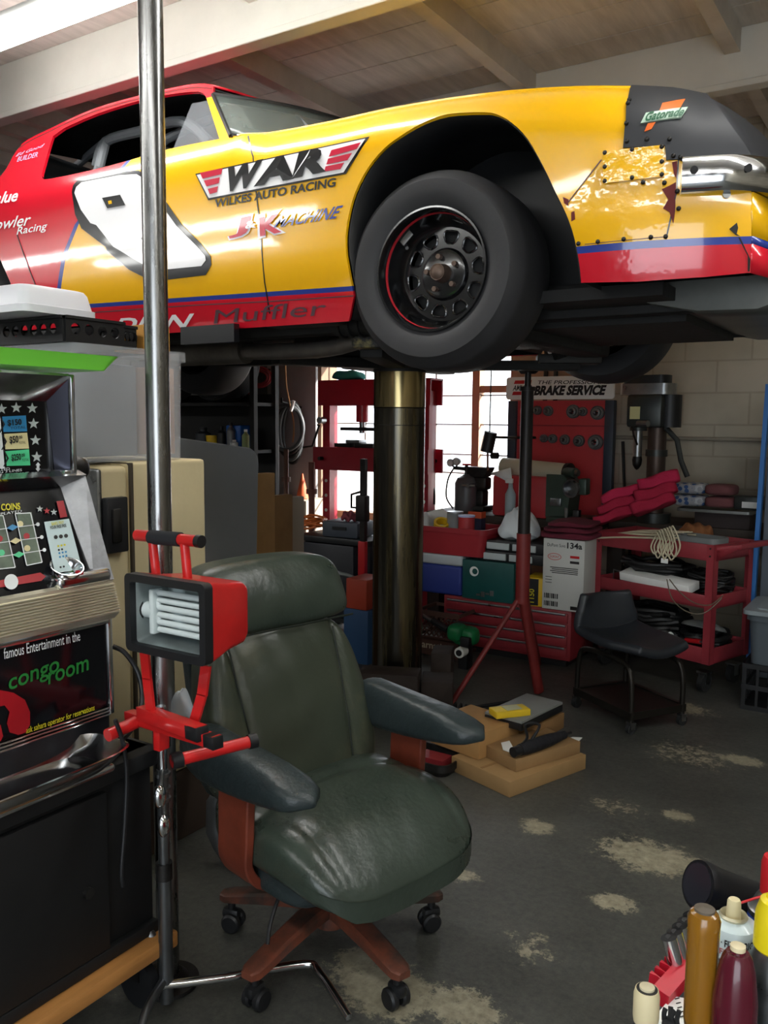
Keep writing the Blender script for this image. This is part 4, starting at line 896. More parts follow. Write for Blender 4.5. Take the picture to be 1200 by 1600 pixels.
# ---- red work light on its stand
sx, sy = -1.455, 1.325
t = thing('light_stand', 'chrome telescopic work light stand with red crossbar in front of the steel pole', 'stand', (sx, sy, 0))
TUBE = mat('stand_tube', '#6f7274', .3, .9, var=.2, vs=8)
b = WMB(t); b.cyl((sx, sy, .03), (sx, sy, .36), .0165, TUBE, n=20); b.build('lower_tube', t)
b = WMB(t); b.cyl((sx, sy, .36), (sx, sy, .60), .0135, TUBE, n=20); b.cyl((sx, sy, .335), (sx, sy, .375), .019, DSTEEL); 
for z in (.55, .585, .525): b.cyl((sx, sy, z), (sx, sy, z+.008), .0185, STEEL)
b.build('middle_tube', t)
b = WMB(t); b.cyl((sx, sy, .60), (sx, sy, .75), .011, CHROME, n=16); b.cyl((sx, sy, .655), (sx, sy, .71), .02, BLACK); b.build('upper_tube', t)
for z, dx in ((.60, -.05), (.545, -.045)):
    b = WMB(t); a_ = at(250 if z > .57 else 256, 1245 if z > .57 else 1290, D=1.86); b.tube([(sx, sy, z), a_], .006, STEEL); b.sph(a_, .026, CHROME, 14, (.45, .6, 1.0)); b.build('clamp_knob', t)
L1 = at(492, 1512, Z=.055); L2 = at(545, 1590, Z=.014)
b = WMB(t); b.tube([(sx, sy-.01, .075), (sx*.6+L1.x*.4, sy*.6+L1.y*.4, .066), L1+Vector((-.03, -.01, .004)), L1*.85+L2*.15+Vector((0, 0, .004)), L2], .0105, CHROME, sm=6, n=14); b.build('leg', t)
b = WMB(t); b.tube([(sx, sy-.01, .085), (sx+.04, sy-.10, .075), (sx+.09, sy-.18, .03), (sx+.10, sy-.20, .012)], .0105, TUBE, sm=6, n=14); b.build('leg', t)
b = WMB(t); b.tube([(sx, sy, .12), (sx-.03, sy+.0, .15), (sx-.05, sy-.005, .19)], .012, STEEL, n=12); b.build('brace', t)
A1, A2 = at(268, 1190, D=1.82), at(398, 1157, D=1.92); B1, B2 = at(168, 1149, D=1.88), at(226, 1122, D=1.96)
RAL = mat('work_light_red', '#c01c1c', .4, coat=.3, var=.1, vs=9)
b = WMB(t); b.tube([A1, A2], .0135, RAL, n=18); b.tube([A1, A1+(A2-A1)*.12], .0175, BLACK, n=18); b.build('crossbar', t)
b = WMB(t); b.tube([A2-(A2-A1)*.08, A2+(A2-A1)*.02], .0165, BLACK, n=18); b.build('crossbar_cap', t)
b = WMB(t); b.tube([B1, B2], .0145, RAL, n=18); b.build('rear_bar', t)
# lamp head: parallel to the bays, lens towards -Y
LY = 1.20; a, b_ = at(197, 958, Y=LY), at(322, 982, Y=LY); lw_ = b_.x-a.x; lh = at(250, 905, Y=LY).z-at(258, 1030, Y=LY).z; lc = at(258, 966, Y=LY)
t = thing('work_light', 'red portable work light with coiled white lamp in a black frame', 'work light', (lc.x, LY, lc.z))
print('lamp', lw_, lh, lc)
b = MB(); w2, h2 = lw_/2, lh/2
def ring(w, h, y, r): return [(x, y, z) for x, z in rrect(w, h, r, 4)]
b.loft([ring(lw_*.98, lh*.98, .012, .008), ring(lw_*.97, lh*.97, .03, .01), ring(lw_*.9, lh*.86, .075, .012), ring(lw_*.86, lh*.8, .13, .015), ring(lw_*.8, lh*.7, .145, .015), ring(.001, .001, .146, .0003)], RAL, caps=False)
b.build('housing', t)
b = MB(); b.prism(rrect(lw_, lh, .012, 4), .022, BLACK, frame((0, .018, 0), (1, 0, 0), (0, 0, 1)), holes=[rrect(lw_*.86, lh*.80, .006, 3)[::-1]]); b.build('front_frame', t)
REFL = mat('reflector', '#aab2b2', .3, .85, var=.15, vs=10)
b = MB(); b.loft([ring(lw_*.86, lh*.80, .012, .006), ring(lw_*.7, lh*.58, .085, .006), ring(.001, .001, .086, .0003)], REFL, caps=False); b.build('reflector', t)
b = MB(); CFL = mat('lamp_glass', '#c9d3d2', .25, spec=.6)
x0_, x1_ = -lw_*.24, lw_*.36
for k in range(6): b.tube([(x0_, .035, lh*.25-k*lh*.095), (x1_, .035, lh*.25-k*lh*.095)], .0063, CFL, n=14)
for k in range(5):
    s_ = x1_ if k % 2 == 0 else x0_; b.tube([(s_, .035, lh*.25-k*lh*.095), (s_, .035, lh*.25-(k+1)*lh*.095)], .006, CFL, n=12)
b.box((x0_-.012, .038, 0), (.014, .03, lh*.58), CFL, bev=.004); b.build('lamp_tube', t)
b = MB(); b.cyl((x0_-.045, .04, .0), (x0_-.012, .04, 0), .018, CFL, n=20); b.cyl((x0_-.05, .045, 0), (x0_-.04, .045, 0), .026, INK, n=20); b.build('lamp_socket', t)
def wl(u, v, y): return at(u, v, Y=y)
b = WMB(t); b.tube([wl(214, 836, LY+.07), wl(312, 846, LY+.07)], .0125, RAL, n=18); b.cyl(wl(308, 845.5, LY+.07), wl(315, 846.5, LY+.07), .0135, BLACK)
for (u1, v1), (u2, v2) in (((238, 842), (244, 893)), ((288, 848), (294, 905))): b.tube([wl(u1, v1, LY+.07), wl(u2, v2+6, LY+.07)], .010, RAL, n=12)
b.build('carry_handle', t)
b = WMB(t); b.tube([wl(236, 839, LY+.07), wl(282, 843, LY+.07)], .0155, mat('foam_grip', '#1d1e22', .9), n=18); b.build('foam_grip', t)
for pts in ([(226, 1020), (230, 1060), (236, 1112)], [(322, 1040), (316, 1085), (304, 1125)]):
    b = WMB(t); P_ = [wl(u, v, LY+.07) for u, v in pts]
    for p, q in zip(P_, P_[1:]): b.loft([[p+Vector((-.013, -.003, 0)), p+Vector((.013, -.003, 0)), p+Vector((.013, .003, 0)), p+Vector((-.013, .003, 0))], [q+Vector((-.013, -.003, -.002)), q+Vector((.013, -.003, -.002)), q+Vector((.013, .003, -.002)), q+Vector((-.013, .003, -.002))]], RAL)
    b.build('bracket_arm', t)
def sq(mb, p, q, s, m):
    d = (q-p).normalized(); T = frame(p, d, (0, 1, 0)); mb.box(((q-p).length/2, 0, 0), ((q-p).length, s, s), m, bev=.002, M=T)
b = WMB(t); sq(b, wl(222, 1112, LY+.085), wl(316, 1146, LY+.03), .03, RAL); sq(b, wl(202, 1118, LY+.10), wl(340, 1160, LY+.03), .026, RAL); b.build('foot_bar', t)
b = WMB(t); sq(b, wl(298, 1140, LY+.04), wl(317, 1147, LY+.029), .0305, BLACK); sq(b, wl(325, 1155, LY+.036), wl(341, 1161, LY+.029), .0265, BLACK); b.build('foot_bar_cap', t)
b = WMB(t); b.box((lambda p: p)(wl(252, 1150, LY+.08)), (.02, .03, .06), RAL, bev=.002); b.cyl((sx, sy, .71), (sx, sy-.05, .735), .008, RAL); b.build('mounting_hook', t)
# white receipt, tag and plastic bag caught behind the lamp
t = thing('plastic_bag', 'small clear plastic bag hanging behind the red work light', 'bag', at(285, 1100, D=2.05)); b = MB(); b.pillow(lambda x, y, z: (.03*x*(1.1-z*.7), .014*y, .036*z+.006*math.sin(x*5)), mat('clear_bag', '#c3ccd4', .15, alpha=.45), 6, 2.5); b.build('pouch', t)
# ================================================================== leather office chair
LEA = mat('green_leather', '#333c34', .31, var=.22, vs=5, bump=.08, bs=55, spec=.55, rvar=.08)
LEB = mat('green_leather_worn', '#353b30', .34, col2='#57563f', vs=2.6, c2lo=.5, c2hi=.75, bump=.07, bs=50, spec=.5, rvar=.08)
LES = mat('blue_gray_leather', '#283132', .4, var=.15, vs=6, bump=.2, bs=30)
STI = mat('leather_seam', '#1c221c', .5)
CWD = mat('cherry_wood', '#6b3020', .42, var=.25, vs=5, stretch=(3, 3, 3), coat=.15)
CWW = mat('cherry_wood_worn', '#7a3f2b', .5, col2='#2f2620', vs=4, c2lo=.35, c2hi=.55)
ch = thing('office_chair', 'dark green leather office chair on a wooden five star base', 'chair', (-1.28, 1.74, 0), R(77))
def g(x, c, w): return math.exp(-((x-c)/w)**2)
def wr(a, b): return math.sin(a*9+b*4)*.5+math.sin(a*4-b*11+1)*.3+math.sin(a*17+b*7+2)*.2
def lum(x, y, z):
    s = (z+1)/2; w = .262+.018*math.sin(PI*min(1, s*1.1))-.03*s
    f = -.135-.145*s**1.15; zz = .395+.455*s
    t = .062
    f2 = f - y*t + (.028*(1-x*x) if y < 0 else 0)*(1-.5*abs(s-.4))
    if y < 0:
        xs = .58+.22*s*s
        f2 -= .012*(g(x, xs, .045)+g(x, -xs, .045)); f2 += .014*sstep(.62, .95, abs(x))
        f2 += .0045*wr(x*1.2, s*2.2)*(1-abs(x))
    return (w*x, -f2, zz)
def head(x, y, z):
    s = (z+1)/2; w = .258-.03*s**2; f = -.258-.05*s; zz = .835+.19*s-.012*x*x*s
    f2 = f - y*(.050+.022*math.sin(PI*min(1, s*.9+.1))) + (.018*(1-x*x)*math.sin(PI*(.15+.7*s)) if y < 0 else 0)
    if y < 0: f2 += .003*wr(x, s+3)
    return (w*x, -f2, zz)
def seat(x, y, z):
    f = .055-y*.275; s = (1-y)/2        # s: 0 at back, 1 at front
    dr = max(0, (f-.10)/.23); zz = .392+.068*z-.115*dr**2.0*(1 if z > 0 else .5)
    w = .268+.012*math.sin(PI*s)-.02*max(0, dr-.6)
    if z > 0:
        zz += .018*(1-x*x)*math.sin(PI*min(1, s*1.15)); zz -= .010*(g(s, .36+.10*x*x, .03))+.005*(g(abs(x), .74, .05))*sstep(.3, .7, s)
        zz += .0014*wr(x*1.3+.4, s*2.2)*(.35+s)
    return (w*x, -f, zz)
b = MB(); b.pillow(lum, LEB, 34, 5); b.build('backrest', ch, angle=80)['label'] = 'worn green leather back cushion'
b = MB(); b.pillow(head, LEA, 24, 6); b.build('headrest', ch, angle=80)
b = MB(); b.pillow(seat, LEA, 36, 4.5); b.build('seat', ch, angle=80)
b = MB(); b.pillow(lambda x, y, z: (.255*x, .0-.0+.20*y, .315+.05*z), LES, 10, 6); b.build('seat_pan', ch, angle=80)
b = MB()
for sg in (-1, 1):
    pts = []
    for i in range(16):
        s = .06+.86*i/15; x = sg*(.58+.22*s*s); p = Vector(lum(x*.995, -1, 2*s-1)); pts.append(p+Vector((0, -.0015, 0)))
    b.tube(pts, .0028, STI, n=6)
b.tube([Vector(head(x/10*.97, -1, -.9))+Vector((0, -.004, -.004)) for x in range(-10, 11)], .003, STI, n=6)
b.build('seam_piping', ch)
b = MB(); b.pillow(lambda x, y, z: (.235*x, .24+.035*y+.11*(z+1)/2, .66+.28*z), LES, 8, 6); b.build('back_shell', ch, angle=80)
for sg in (-1, 1):
    secs = []
    for i in range(15):
        s = i/14; f = -.20+.475*s; hw = .055*(1-.25*(1-s)**3)*(1 if s < .86 else math.sqrt(max(.02, 1-((s-.86)/.14)**2))); top = .662-.035*s-.10*max(0, s-.72)**1.2; bot = .520+.055*s**2.2
        k = 1 if s < .86 else math.sqrt(max(.03, 1-((s-.86)/.14)**2)); mid = (top+bot)/2-.006; hh = (top-bot)/2*(.45+.55*k)
        k0 = .55+.45*min(1, s/.1); hh *= k0
        sec = []
        for j in range(20):
            a = 2*PI*j/20; c_, s_ = math.cos(a), math.sin(a); q = .6
            sec.append((sg*.285+hw*math.copysign(abs(c_)**q, c_), -f, mid+hh*math.copysign(abs(s_)**q, s_)))
        secs.append(sec)
    b = MB(); b.loft(secs, LES); b.build('armrest', ch, angle=70)
    b = MB(); pth = smooth_path([(sg*.292, 0, .545), (sg*.292, 0, .42), (sg*.285, 0, .335), (sg*.22, 0, .275), (sg*.08, 0, .262), (0, 0, .262)], 5); secs = []
    for i, p in enumerate(pth):
        t_ = (pth[min(i+1, len(pth)-1)]-pth[max(i-1, 0)]).normalized(); n = Vector((t_.z, 0, -t_.x)); u_ = i/(len(pth)-1); hw = .062-.012*u_; fo = -(.0-.03*u_)
        secs.append([p+n*a*.012+Vector((0, fo+c_*hw, 0)) for a, c_ in ((-1, -1), (1, -1), (1, 1), (-1, 1))])
    b.loft(secs, CWD); b.build('arm_support', ch, bev=.004)
b = MB(); b.cyl((0, 0, .10), (0, 0, .27), .03, BLACK, n=24); b.cyl((0, 0, .245), (0, 0, .285), .08, BLACK, n=24); b.build('gas_lift', ch)
b = MB(); b.tube([(-.05, -.05, .27), (-.16, -.03, .265), (-.22, -.04, .20), (-.25, -.06, .15)], .005, BLACK, sm=4); b.build('tilt_lever', ch)
b = MB(); b.cyl((0, 0, .075), (0, 0, .145), .042, CWW, n=24); b.build('hub', ch)
for k in range(5):
    a = R(196+72*k-77); M_ = Matrix.Rotation(a, 4, 'Z')
    b = MB(M_); secs = []
    for r_, z, hw, th in ((.03, .135, .034, .034), (.10, .132, .032, .032), (.2, .118, .029, .028), (.27, .105, .028, .024), (.30, .10, .026, .022), (.318, .098, .016, .018)):
        secs.append([(r_, y_*hw, z+z_*th/2) for y_, z_ in ((-1, -1), (1, -1), (1, .6), (.75, 1), (-.75, 1), (-1, .6))])
    b.loft(secs, CWW); b.build('base_leg', ch)
    b = MB(M_); b.cyl((.29, 0, .035), (.29, 0, .092), .011, BLACK, n=12)
    for s_ in (-1, 1): b.lathe([(0, -.011), (.022, -.011), (.027, -.006), (.027, .006), (.022, .011), (0, .011)], BLACK, Matrix.Translation((.285, s_*.017, .0275)) @ Matrix.Rotation(PI/2, 4, 'X'), n=20, caps=False)
    b.box((.29, 0, .05), (.05, .03, .03), BLACK, bev=.01); b.build('caster', ch)
# ================================================================== under and behind the car
def up_box(mb, A, B, C, h, m, bev=0, z=None):
    """box on the floor corner B with base edges BA and BC, height h"""
    A, B, C = Vector(A), Vector(B), Vector(C); u = A-B; v = (C-B); n = Vector((0, 0, 1)); ud = u.normalized(); vd = (n.cross(ud)); 
    if vd.dot(v) < 0: vd = -vd
    L, D = u.length, v.dot(vd); M = Matrix((ud, vd, n)).transposed().to_4x4(); M.translation = B
    if ud.cross(vd).z < 0: M = Matrix((vd, ud, n)).transposed().to_4x4(); M.translation = B; L, D = D, L
    mb.box((L/2, D/2, h/2), (L, D, h), m, bev=bev, M=M); return M, L, D
# ---- lift column with its head and pads
LX, LYc = -2.235, 3.60
COLM = mat('oily_plunger', '#4d4a43', .22, .95, col2='#8a7d5a', vs=1.6, c2lo=.5, c2hi=.75, rvar=.14, stretch=(9, 9, .5))
COLB = mat('bronze_plunger', '#9a8a62', .2, .95, var=.2, vs=2, stretch=(9, 9, .5))
t = thing('lift_column', 'thick oily steel lift column rising from the floor under the car', 'car lift', (LX, LYc, 0))
zs1, zs2 = at(616, 637, D=4.1).z, at(616, 665, D=4.1).z
b = MB(); b.cyl((0, 0, .0), (0, 0, zs1), .126, COLM, n=48); b.lathe([(.127, zs2), (.1275, zs2+.002), (.127, zs2+.004)], DSTEEL, n=48, caps=False); b.build('plunger', t)
b = MB(); b.cyl((0, 0, zs1), (0, 0, 1.655), .127, COLB, n=48); b.lathe([(.127, zs1-.002), (.1285, zs1), (.127, zs1+.003)], DSTEEL, n=48, caps=False); b.build('sleeve', t)
b = MB(); LFT = mat('lift_head_paint', '#22211f', .6, col2='#8c7f4e', vs=5, c2lo=.58, c2hi=.66)
b.cyl((0, 0, 1.64), (0, 0, 1.655), .13, INK, n=40); b.box((0, 0, 1.68), (.5, .3, .05), P_DARK, bev=.01); b.build('head', t)
HD = Vector((LX, LYc, 1.675))
for u, v, Yp in ((580, 545, 2.86), (905, 556, 4.0), (430, 570, 3.0), (700, 556, 4.05)):
    q = at(u, v, Y=Yp); q.z = 1.675
    b = WMB(t); d = q-HD; d.z = 0; L = d.length; M_ = frame(HD, d, Vector((0, 0, 1)).cross(d)); b.box((L/2, 0, .0), (L, .09, .045), P_DARK, bev=.004, M=M_); b.box((L-.05, 0, .03), (.30, .12, .045), LFT, bev=.008, M=M_); b.build('swing_arm', t)
# timber round the foot
WDK = mat('oily_timber', '#2b211b', .75, var=.35, vs=6, bump=.15, bs=20)
for i, (a, bb, c, h, lab) in enumerate((((652, 1128), (558, 1122), (562, 1106), .22, 'dark timber block leaning on the front foot of the lift column'), ((707, 1122), (657, 1120), (662, 1100), .17, 'dark timber block on the floor right of the lift column foot'), ((672, 1092), (704, 1094), (706, 1078), .24, 'taller dark timber block behind the foot of the lift column'))):
    t = thing('timber_block', lab, 'wood block', at(*bb, Z=0), 0, 'timber blocks round the lift column'); b = WMB(t); up_box(b, at(*a, Z=0), at(*bb, Z=0), at(*c, Z=0), h, WDK, .006); b.build('block', t)
# ---- red tripod stand under the car
JD = 4.35; jb = at(816, 930, D=JD); jt = Vector((jb.x, jb.y, at(818, 577, D=JD).z)); JX, JY = jb.x, jb.y
JRED = mat('stand_red_worn', '#6e2220', .5, var=.3, vs=7); JDK = mat('stand_dark', '#2a2726', .45, .5, var=.2, vs=8)
t = thing('tripod_stand', 'tall red tripod jack stand under the front of the car', 'jack stand', (JX, JY, 0))
z_a, z_b = jb.z, at(816, 832, D=JD).z; z_c = at(816, 612, D=JD).z
b = WMB(t); b.cyl((JX, JY, z_a-.04), (JX, JY, z_b), .036, JRED, n=24); b.cyl((JX, JY, z_b), (JX, JY, z_c), .031, JDK, n=24); b.build('outer_tube', t)
b = WMB(t); b.cyl((JX, JY, z_c-.1), (JX, JY, jt.z-.02), .016, JDK, n=18); b.cyl((JX, JY, z_c), (JX, JY, z_c+.02), .04, JDK, n=18); b.build('screw', t)
b = WMB(t); b.loft([[(JX+RIGHT.x*x+y, JY+RIGHT.y*x, jt.z+zz) for x, y, zz in ((-.07, 0, .012), (-.03, -.02, -.015), (.03, -.02, -.015), (.07, 0, .012), (.03, .02, -.02), (-.03, .02, -.02))], [(JX+RIGHT.x*x*.5, JY+RIGHT.y*x*.5, jt.z-.03) for x in (-.07, -.03, .03, .07, .03, -.03)]], JDK); b.build('saddle', t)
f1, f2 = at(842, 1080, Z=0.01), at(706, 1098, Z=0.01); f3 = at(838, 1036, Z=.01)
for q, r_, m in ((f1, .032, JRED), (f2, .016, JRED), (f3, .03, JRED)):
    b = WMB(t); b.tube([Vector((JX, JY, z_a-.02))+(q-Vector((JX, JY, .01)))*.06, q], r_, m, n=16, flat=.8); b.build('leg', t)
# ---- workbench along the back wall
BT = .80
BEN = mat('bench_dark', '#3b332c', .7, var=.3, vs=5)
t = thing('workbench', 'long dark workbench against the back wall under the window', 'workbench', (-2.31, 5.36, 0)); BW = 1.18
b = MB(); b.box((0, 0, BT-.025), (BW, .66, .05), BEN, bev=.005); b.build('bench_top', t)
for x in (-.53, .53):
    for y in (-.28, .28): b = MB(); b.box((x, y, (BT-.05)/2), (.09, .09, BT-.05), BEN); b.build('leg', t)
b = MB(); b.box((0, .02, .25), (1.1, .56, .03), BEN); b.build('lower_shelf', t)
t = thing('back_counter', 'dark narrow counter along the block wall behind the red cart', 'counter', (-1.15, 5.46, 0))
b = MB(); b.box((0, 0, BT-.025), (1.1, .48, .05), BEN, bev=.005); b.build('counter_top', t)
for x in (-.5, .5):
    for y in (-.18, .18): b = MB(); b.box((x, y, (BT-.05)/2), (.07, .07, BT-.05), BEN); b.build('leg', t)
# ---- shop press in front of the window
PY = 5.2
pl, pr_ = at(508, 700, Y=PY).x, at(682, 640, Y=PY).x; z_h0, z_h1 = at(520, 634, Y=PY).z, at(520, 595, Y=PY).z; z_d0, z_d1 = at(520, 733, Y=PY).z, at(520, 698, Y=PY).z
PRS = mat('press_red', '#a3182c', .42, var=.1, vs=6, coat=.2)
t = thing('shop_press', 'red hydraulic shop press standing in front of the bright window', 'press', ((pl+pr_)/2, PY, 0))
b = WMB(t); b.box2((pl, PY-.09, z_h0), (pr_, PY-.075, z_h1), PRS); b.box2((pl, PY+.075, z_h0), (pr_, PY+.09, z_h1), PRS); b.box2((pl, PY-.09, z_h1-.012), (pr_, PY+.09, z_h1), PRS); b.build('head_beam', t)
for x in (pl+.035, pr_-.075):
    b = WMB(t)
    b.box2((x, PY-.055, .05), (x+.04, PY+.055, z_h0+.1), PRS)
    b.box2((x-.012, PY-.06, .05), (x+.052, PY-.048, z_h0+.1), PRS)
    for k in range(7): b.cyl((x+.02, PY-.063, .3+.11*k), (x+.02, PY-.0595, .3+.11*k), .012, WHITE, n=12)
    b.build('upright', t)
    b = WMB(t); b.box2((x-.03, PY-.3, .0), (x+.07, PY+.3, .06), PRS); b.build('foot', t)
b = WMB(t); b.box2((pl-.03, PY-.11, z_d0), (pr_+.0, PY-.095, z_d1), PRS); b.box2((pl-.03, PY+.095, z_d0), (pr_, PY+.11, z_d1), PRS)
for x in (pl+.055, pr_-.055): b.cyl((x, PY-.15, (z_d0+z_d1)/2), (x, PY+.15, (z_d0+z_d1)/2), .014, DSTEEL)
b.build('bed', t)
xm_ = (pl+pr_)/2; xr_ = at(566, 650, Y=PY).x
b = WMB(t); b.cyl((xr_, PY, z_h0-.12), (xr_, PY, z_h0+.05), .045, PRS, n=20); b.cyl((xr_, PY, z_h0-.2), (xr_, PY, z_h0-.12), .022, STEEL); b.box((xr_-.03, PY, z_h0-.17), (.3, .05, .025), DSTEEL); b.build('ram', t)
cp_ = at(528, 657, Y=PY); b = WMB(t); b.tube([(pl+.05, PY-.08, cp_.z), (pl+.05, PY-.14, cp_.z)], .025, STEEL); q = [at(499, 664, Y=PY-.12), at(488, 697, Y=PY-.12), at(474, 699, Y=PY-.12)]; b.tube([(pl+.02, PY-.12, q[0].z)]+q, .008, INK); b.build('winch', t)
t = thing('steel_blocks', 'pair of dark steel pressing plates on the bed of the red press', 'steel plate', (xr_-.02, PY, z_d1+.001)); b = MB(); b.box((-.09, 0, .015), (.14, .2, .03), DSTEEL, bev=.003); b.box((.1, 0, .015), (.16, .2, .03), DSTEEL, bev=.003); b.box((-.02, -.02, .043), (.12, .1, .025), STEEL, bev=.003); b.build('plates', t)
rg = at(545, 583, Y=PY); t = thing('teal_rag', 'teal rag draped on top of the red press', 'rag', (rg.x, PY, z_h1+.001)); b = MB(); b.pillow(lambda x, y, z: (.12*x*(1-.18*z), .085*y, .035+.035*z+.004*math.sin(x*5+y*3)), mat('teal_cloth', '#2c8f86', .85), 10, 3); b.build('cloth', t)
# ---- things left of the press
hx = at(452, 676, Y=5.3)
t = thing('hose_coil', 'black rubber hoses coiled on the wall beside the wooden post', 'hose', (hx.x, 5.31, hx.z))
for k in range(5):
    b = MB(); HO = [BLACK, mat('gray_hose', '#565a5c', .5), RUBBER, BLACK, MATS['gray_hose']][k]; pts = [((.13+.012*k)*math.cos(a)*(.75+.05*k), -.02*k+.03, (.24-.016*k)*math.sin(a)+.01*k) for a in [2*PI*i/30 for i in range(30)]]
    b.tube(pts, .016, HO, n=10, closed=True); b.build('hose_loop', t)
b = MB(); b.tube([(0, .145, .2), (0, .0, .22), (0, -.1, .24), (0, -.1, .27)], .01, DSTEEL); b.build('hook', t)
t = thing('gray_board', 'gray painted board behind the hose coil', 'board', (hx.x-.10, 5.46, 0)); b = MB(); b.box((0, 0, 1.1), (.5, .03, 2.2), mat('gray_board_paint', '#8f8f8f', .7, var=.1), bev=.004); b.build('board', t)
# shelf with tire, bins and bottles
FY = 4.75
s0, s1 = at(285, 700, Y=FY), at(394, 700, Y=FY); zsh = s0.z
t = thing('shelf_unit', 'dark steel shelf unit behind the gray table top', 'shelf', ((s0.x+s1.x)/2-.3, FY+.14, 0))
SHM = mat('shelf_dark', '#191817', .7, var=.3, vs=6); w_ = s1.x-s0.x+.6
for x in (-w_/2, w_/2):
    for y in (-.12, .12): b = MB(); b.box((x, y, 1.05), (.04, .04, 2.1 if False else 1.62), SHM); b.box((x, y, .12), (.04, .04, .24), SHM); b.build('post', t)
ztop = at(350, 632, Y=FY+.1).z
for z in (.25, .7, zsh-.012, ztop): b = MB(); b.box((0, 0, z), (w_, .28, .024), SHM); b.build('board', t)
b = MB(); b.box((0, .145, .9), (w_, .01, 1.4), SHM); b.build('back_sheet', t)
ty = at(352, 545, Y=FY+.12)
for i, (dx, lab) in enumerate(((-.02, 'old black tire standing on the top board of the dark shelf'), (-.62, 'second old tire further left on the dark shelf behind the frosted tote'))):
    t = thing('tire', lab, 'tire', (ty.x+dx, FY+.1, ztop+.013+.31), 0, 'tires on the shelf')
    b = MB(frame((0, 0, 0), (1, 0, 0), (0, 0, 1))); b.lathe([(.19, -.1), (.26, -.11), (.295, -.1), (.31, -.07), (.31, .07), (.295, .1), (.28, .106), (.27, .1), (.255, .108), (.24, .102), (.225, .108), (.19, .1)], RUBBER, n=48, caps=False); b.build('carcass', t)
    b = MB(frame((0, 0, 0), (1, 0, 0), (0, 0, 1))); b.lathe([(.19, .1), (.18, .06), (.17, .0), (.05, .02), (0, .02)], SHM, n=40, caps=False); b.build('rim', t)
def on_shelf(u, nm, lab, cat, fn, dy=.06, grp=None):
    p = at(u, 690, Y=FY+dy); t = thing(nm, lab, cat, (p.x, FY+dy, zsh+.001), 0, grp); fn(t); return t
def cupf(t): b = MB(); b.loft([[(.05*k*math.cos(a), .05*k*math.sin(a), z) for a in [2*PI*i/20 for i in range(20)]] for z, k in ((0, .85), (.10, 1), (.10, .93), (.01, .78))], YELLOW); b.build('cup', t)
on_shelf(332, 'plastic_cup', 'yellow plastic cup on the shelf above the gray table top', 'cup', cupf)
def binf(t): b = MB(); b.box((0, .0, .09), (.15, .14, .18), mat('blue_bin', '#1d5fae', .45), bev=.012); b.build('bin', t)
on_shelf(374, 'parts_bin', 'bright blue plastic bin on the shelf left of the hose coil', 'bin', binf, .16)
def bottle(m, h, r, cap):
    def f(t):
        b = MB(); b.lathe([(0, 0), (r, 0), (r, h*.7), (r*.45, h*.82), (r*.4, h*.9), (0, h*.9)], m, n=18, caps=False); b.build('bottle_body', t)
        b = MB(); b.cyl((0, 0, h*.88), (0, 0, h), r*.48, cap, n=14); b.build('cap', t)
    return f
for u, m, h, r, cap, lab in ((346, BLACK, .17, .035, BLACK, 'black bottle between the yellow cup and the gray can'), (361, mat('gray_can', '#77797b', .4, .5), .2, .032, BLACK, 'slim gray spray can on the shelf'), (366, WHITE, .07, .03, WHITE, 'small white jar in front of the blue bin'), (384, mat('green_bottle', '#8c9a62', .4), .15, .028, WHITE, 'pale green bottle at the right end of the shelf'), (318, mat('shelf_box', '#34373c', .5), .16, .06, BLACK, 'dark squat bottle left of the yellow cup')):
    on_shelf(u, 'bottle', lab, 'bottle', bottle(m, h, r, cap), .05 if h < .1 else .07, 'bottles on the shelf')
# gray folding table top leaning
Pt, Pb = at(404, 703, X=-2.72), at(352, 1010, Z=.01); Pb = Vector((-2.62, Pt.y-.16, .01)); upv = Pt-Pb; wv = Vector((-.05, -1, 0)); wv = wv-upv.normalized()*wv.dot(upv.normalized())
t = thing('folding_table_top', 'gray plastic folding table top standing on edge behind the cream case', 'table top', Pb)
b = MB(frame((0, 0, 0), wv, upv)); L = upv.length; b.prism(rrect(.62, L, .06, 6, .31, L/2), .045, mat('gray_table', '#7f8389', .55, var=.05)); b.build('top', t, bev=.01)
b = MB(frame((0, 0, 0), wv, upv)); b.prism(rrect(.635, L+.012, .065, 6, .31, L/2), .014, mat('gray_table_rim', '#9a9da1', .5), Tm((0, 0, .014)), holes=[rrect(.6, L-.03, .05, 6, .31, L/2)[::-1]]); b.build('rim', t)
# flattened cardboard
for i, (u0, u1, vt, X_, m, lab) in enumerate(((372, 424, 742, -2.95, CARD, 'brown cardboard sheet standing beside the gray table top'), (410, 452, 776, -2.98, CARD2, 'darker flattened carton right of the cardboard sheet'), (442, 470, 778, -3.1, mat('pale_card', '#9b8f7e', .8), 'pale cardboard flap leaning behind the flattened carton'))):
    p0, p1 = at(u0, vt, X=X_), at(u1, vt, X=X_); t = thing('cardboard_sheet', lab, 'cardboard', (X_, (p0.y+p1.y)/2, 0), 0, 'cardboard behind the chair'); b = MB(); b.box((0, 0, p0.z/2), (.05, p1.y-p0.y, p0.z), m, (.0, 0, .0), bev=.004); b.build('sheet', t)
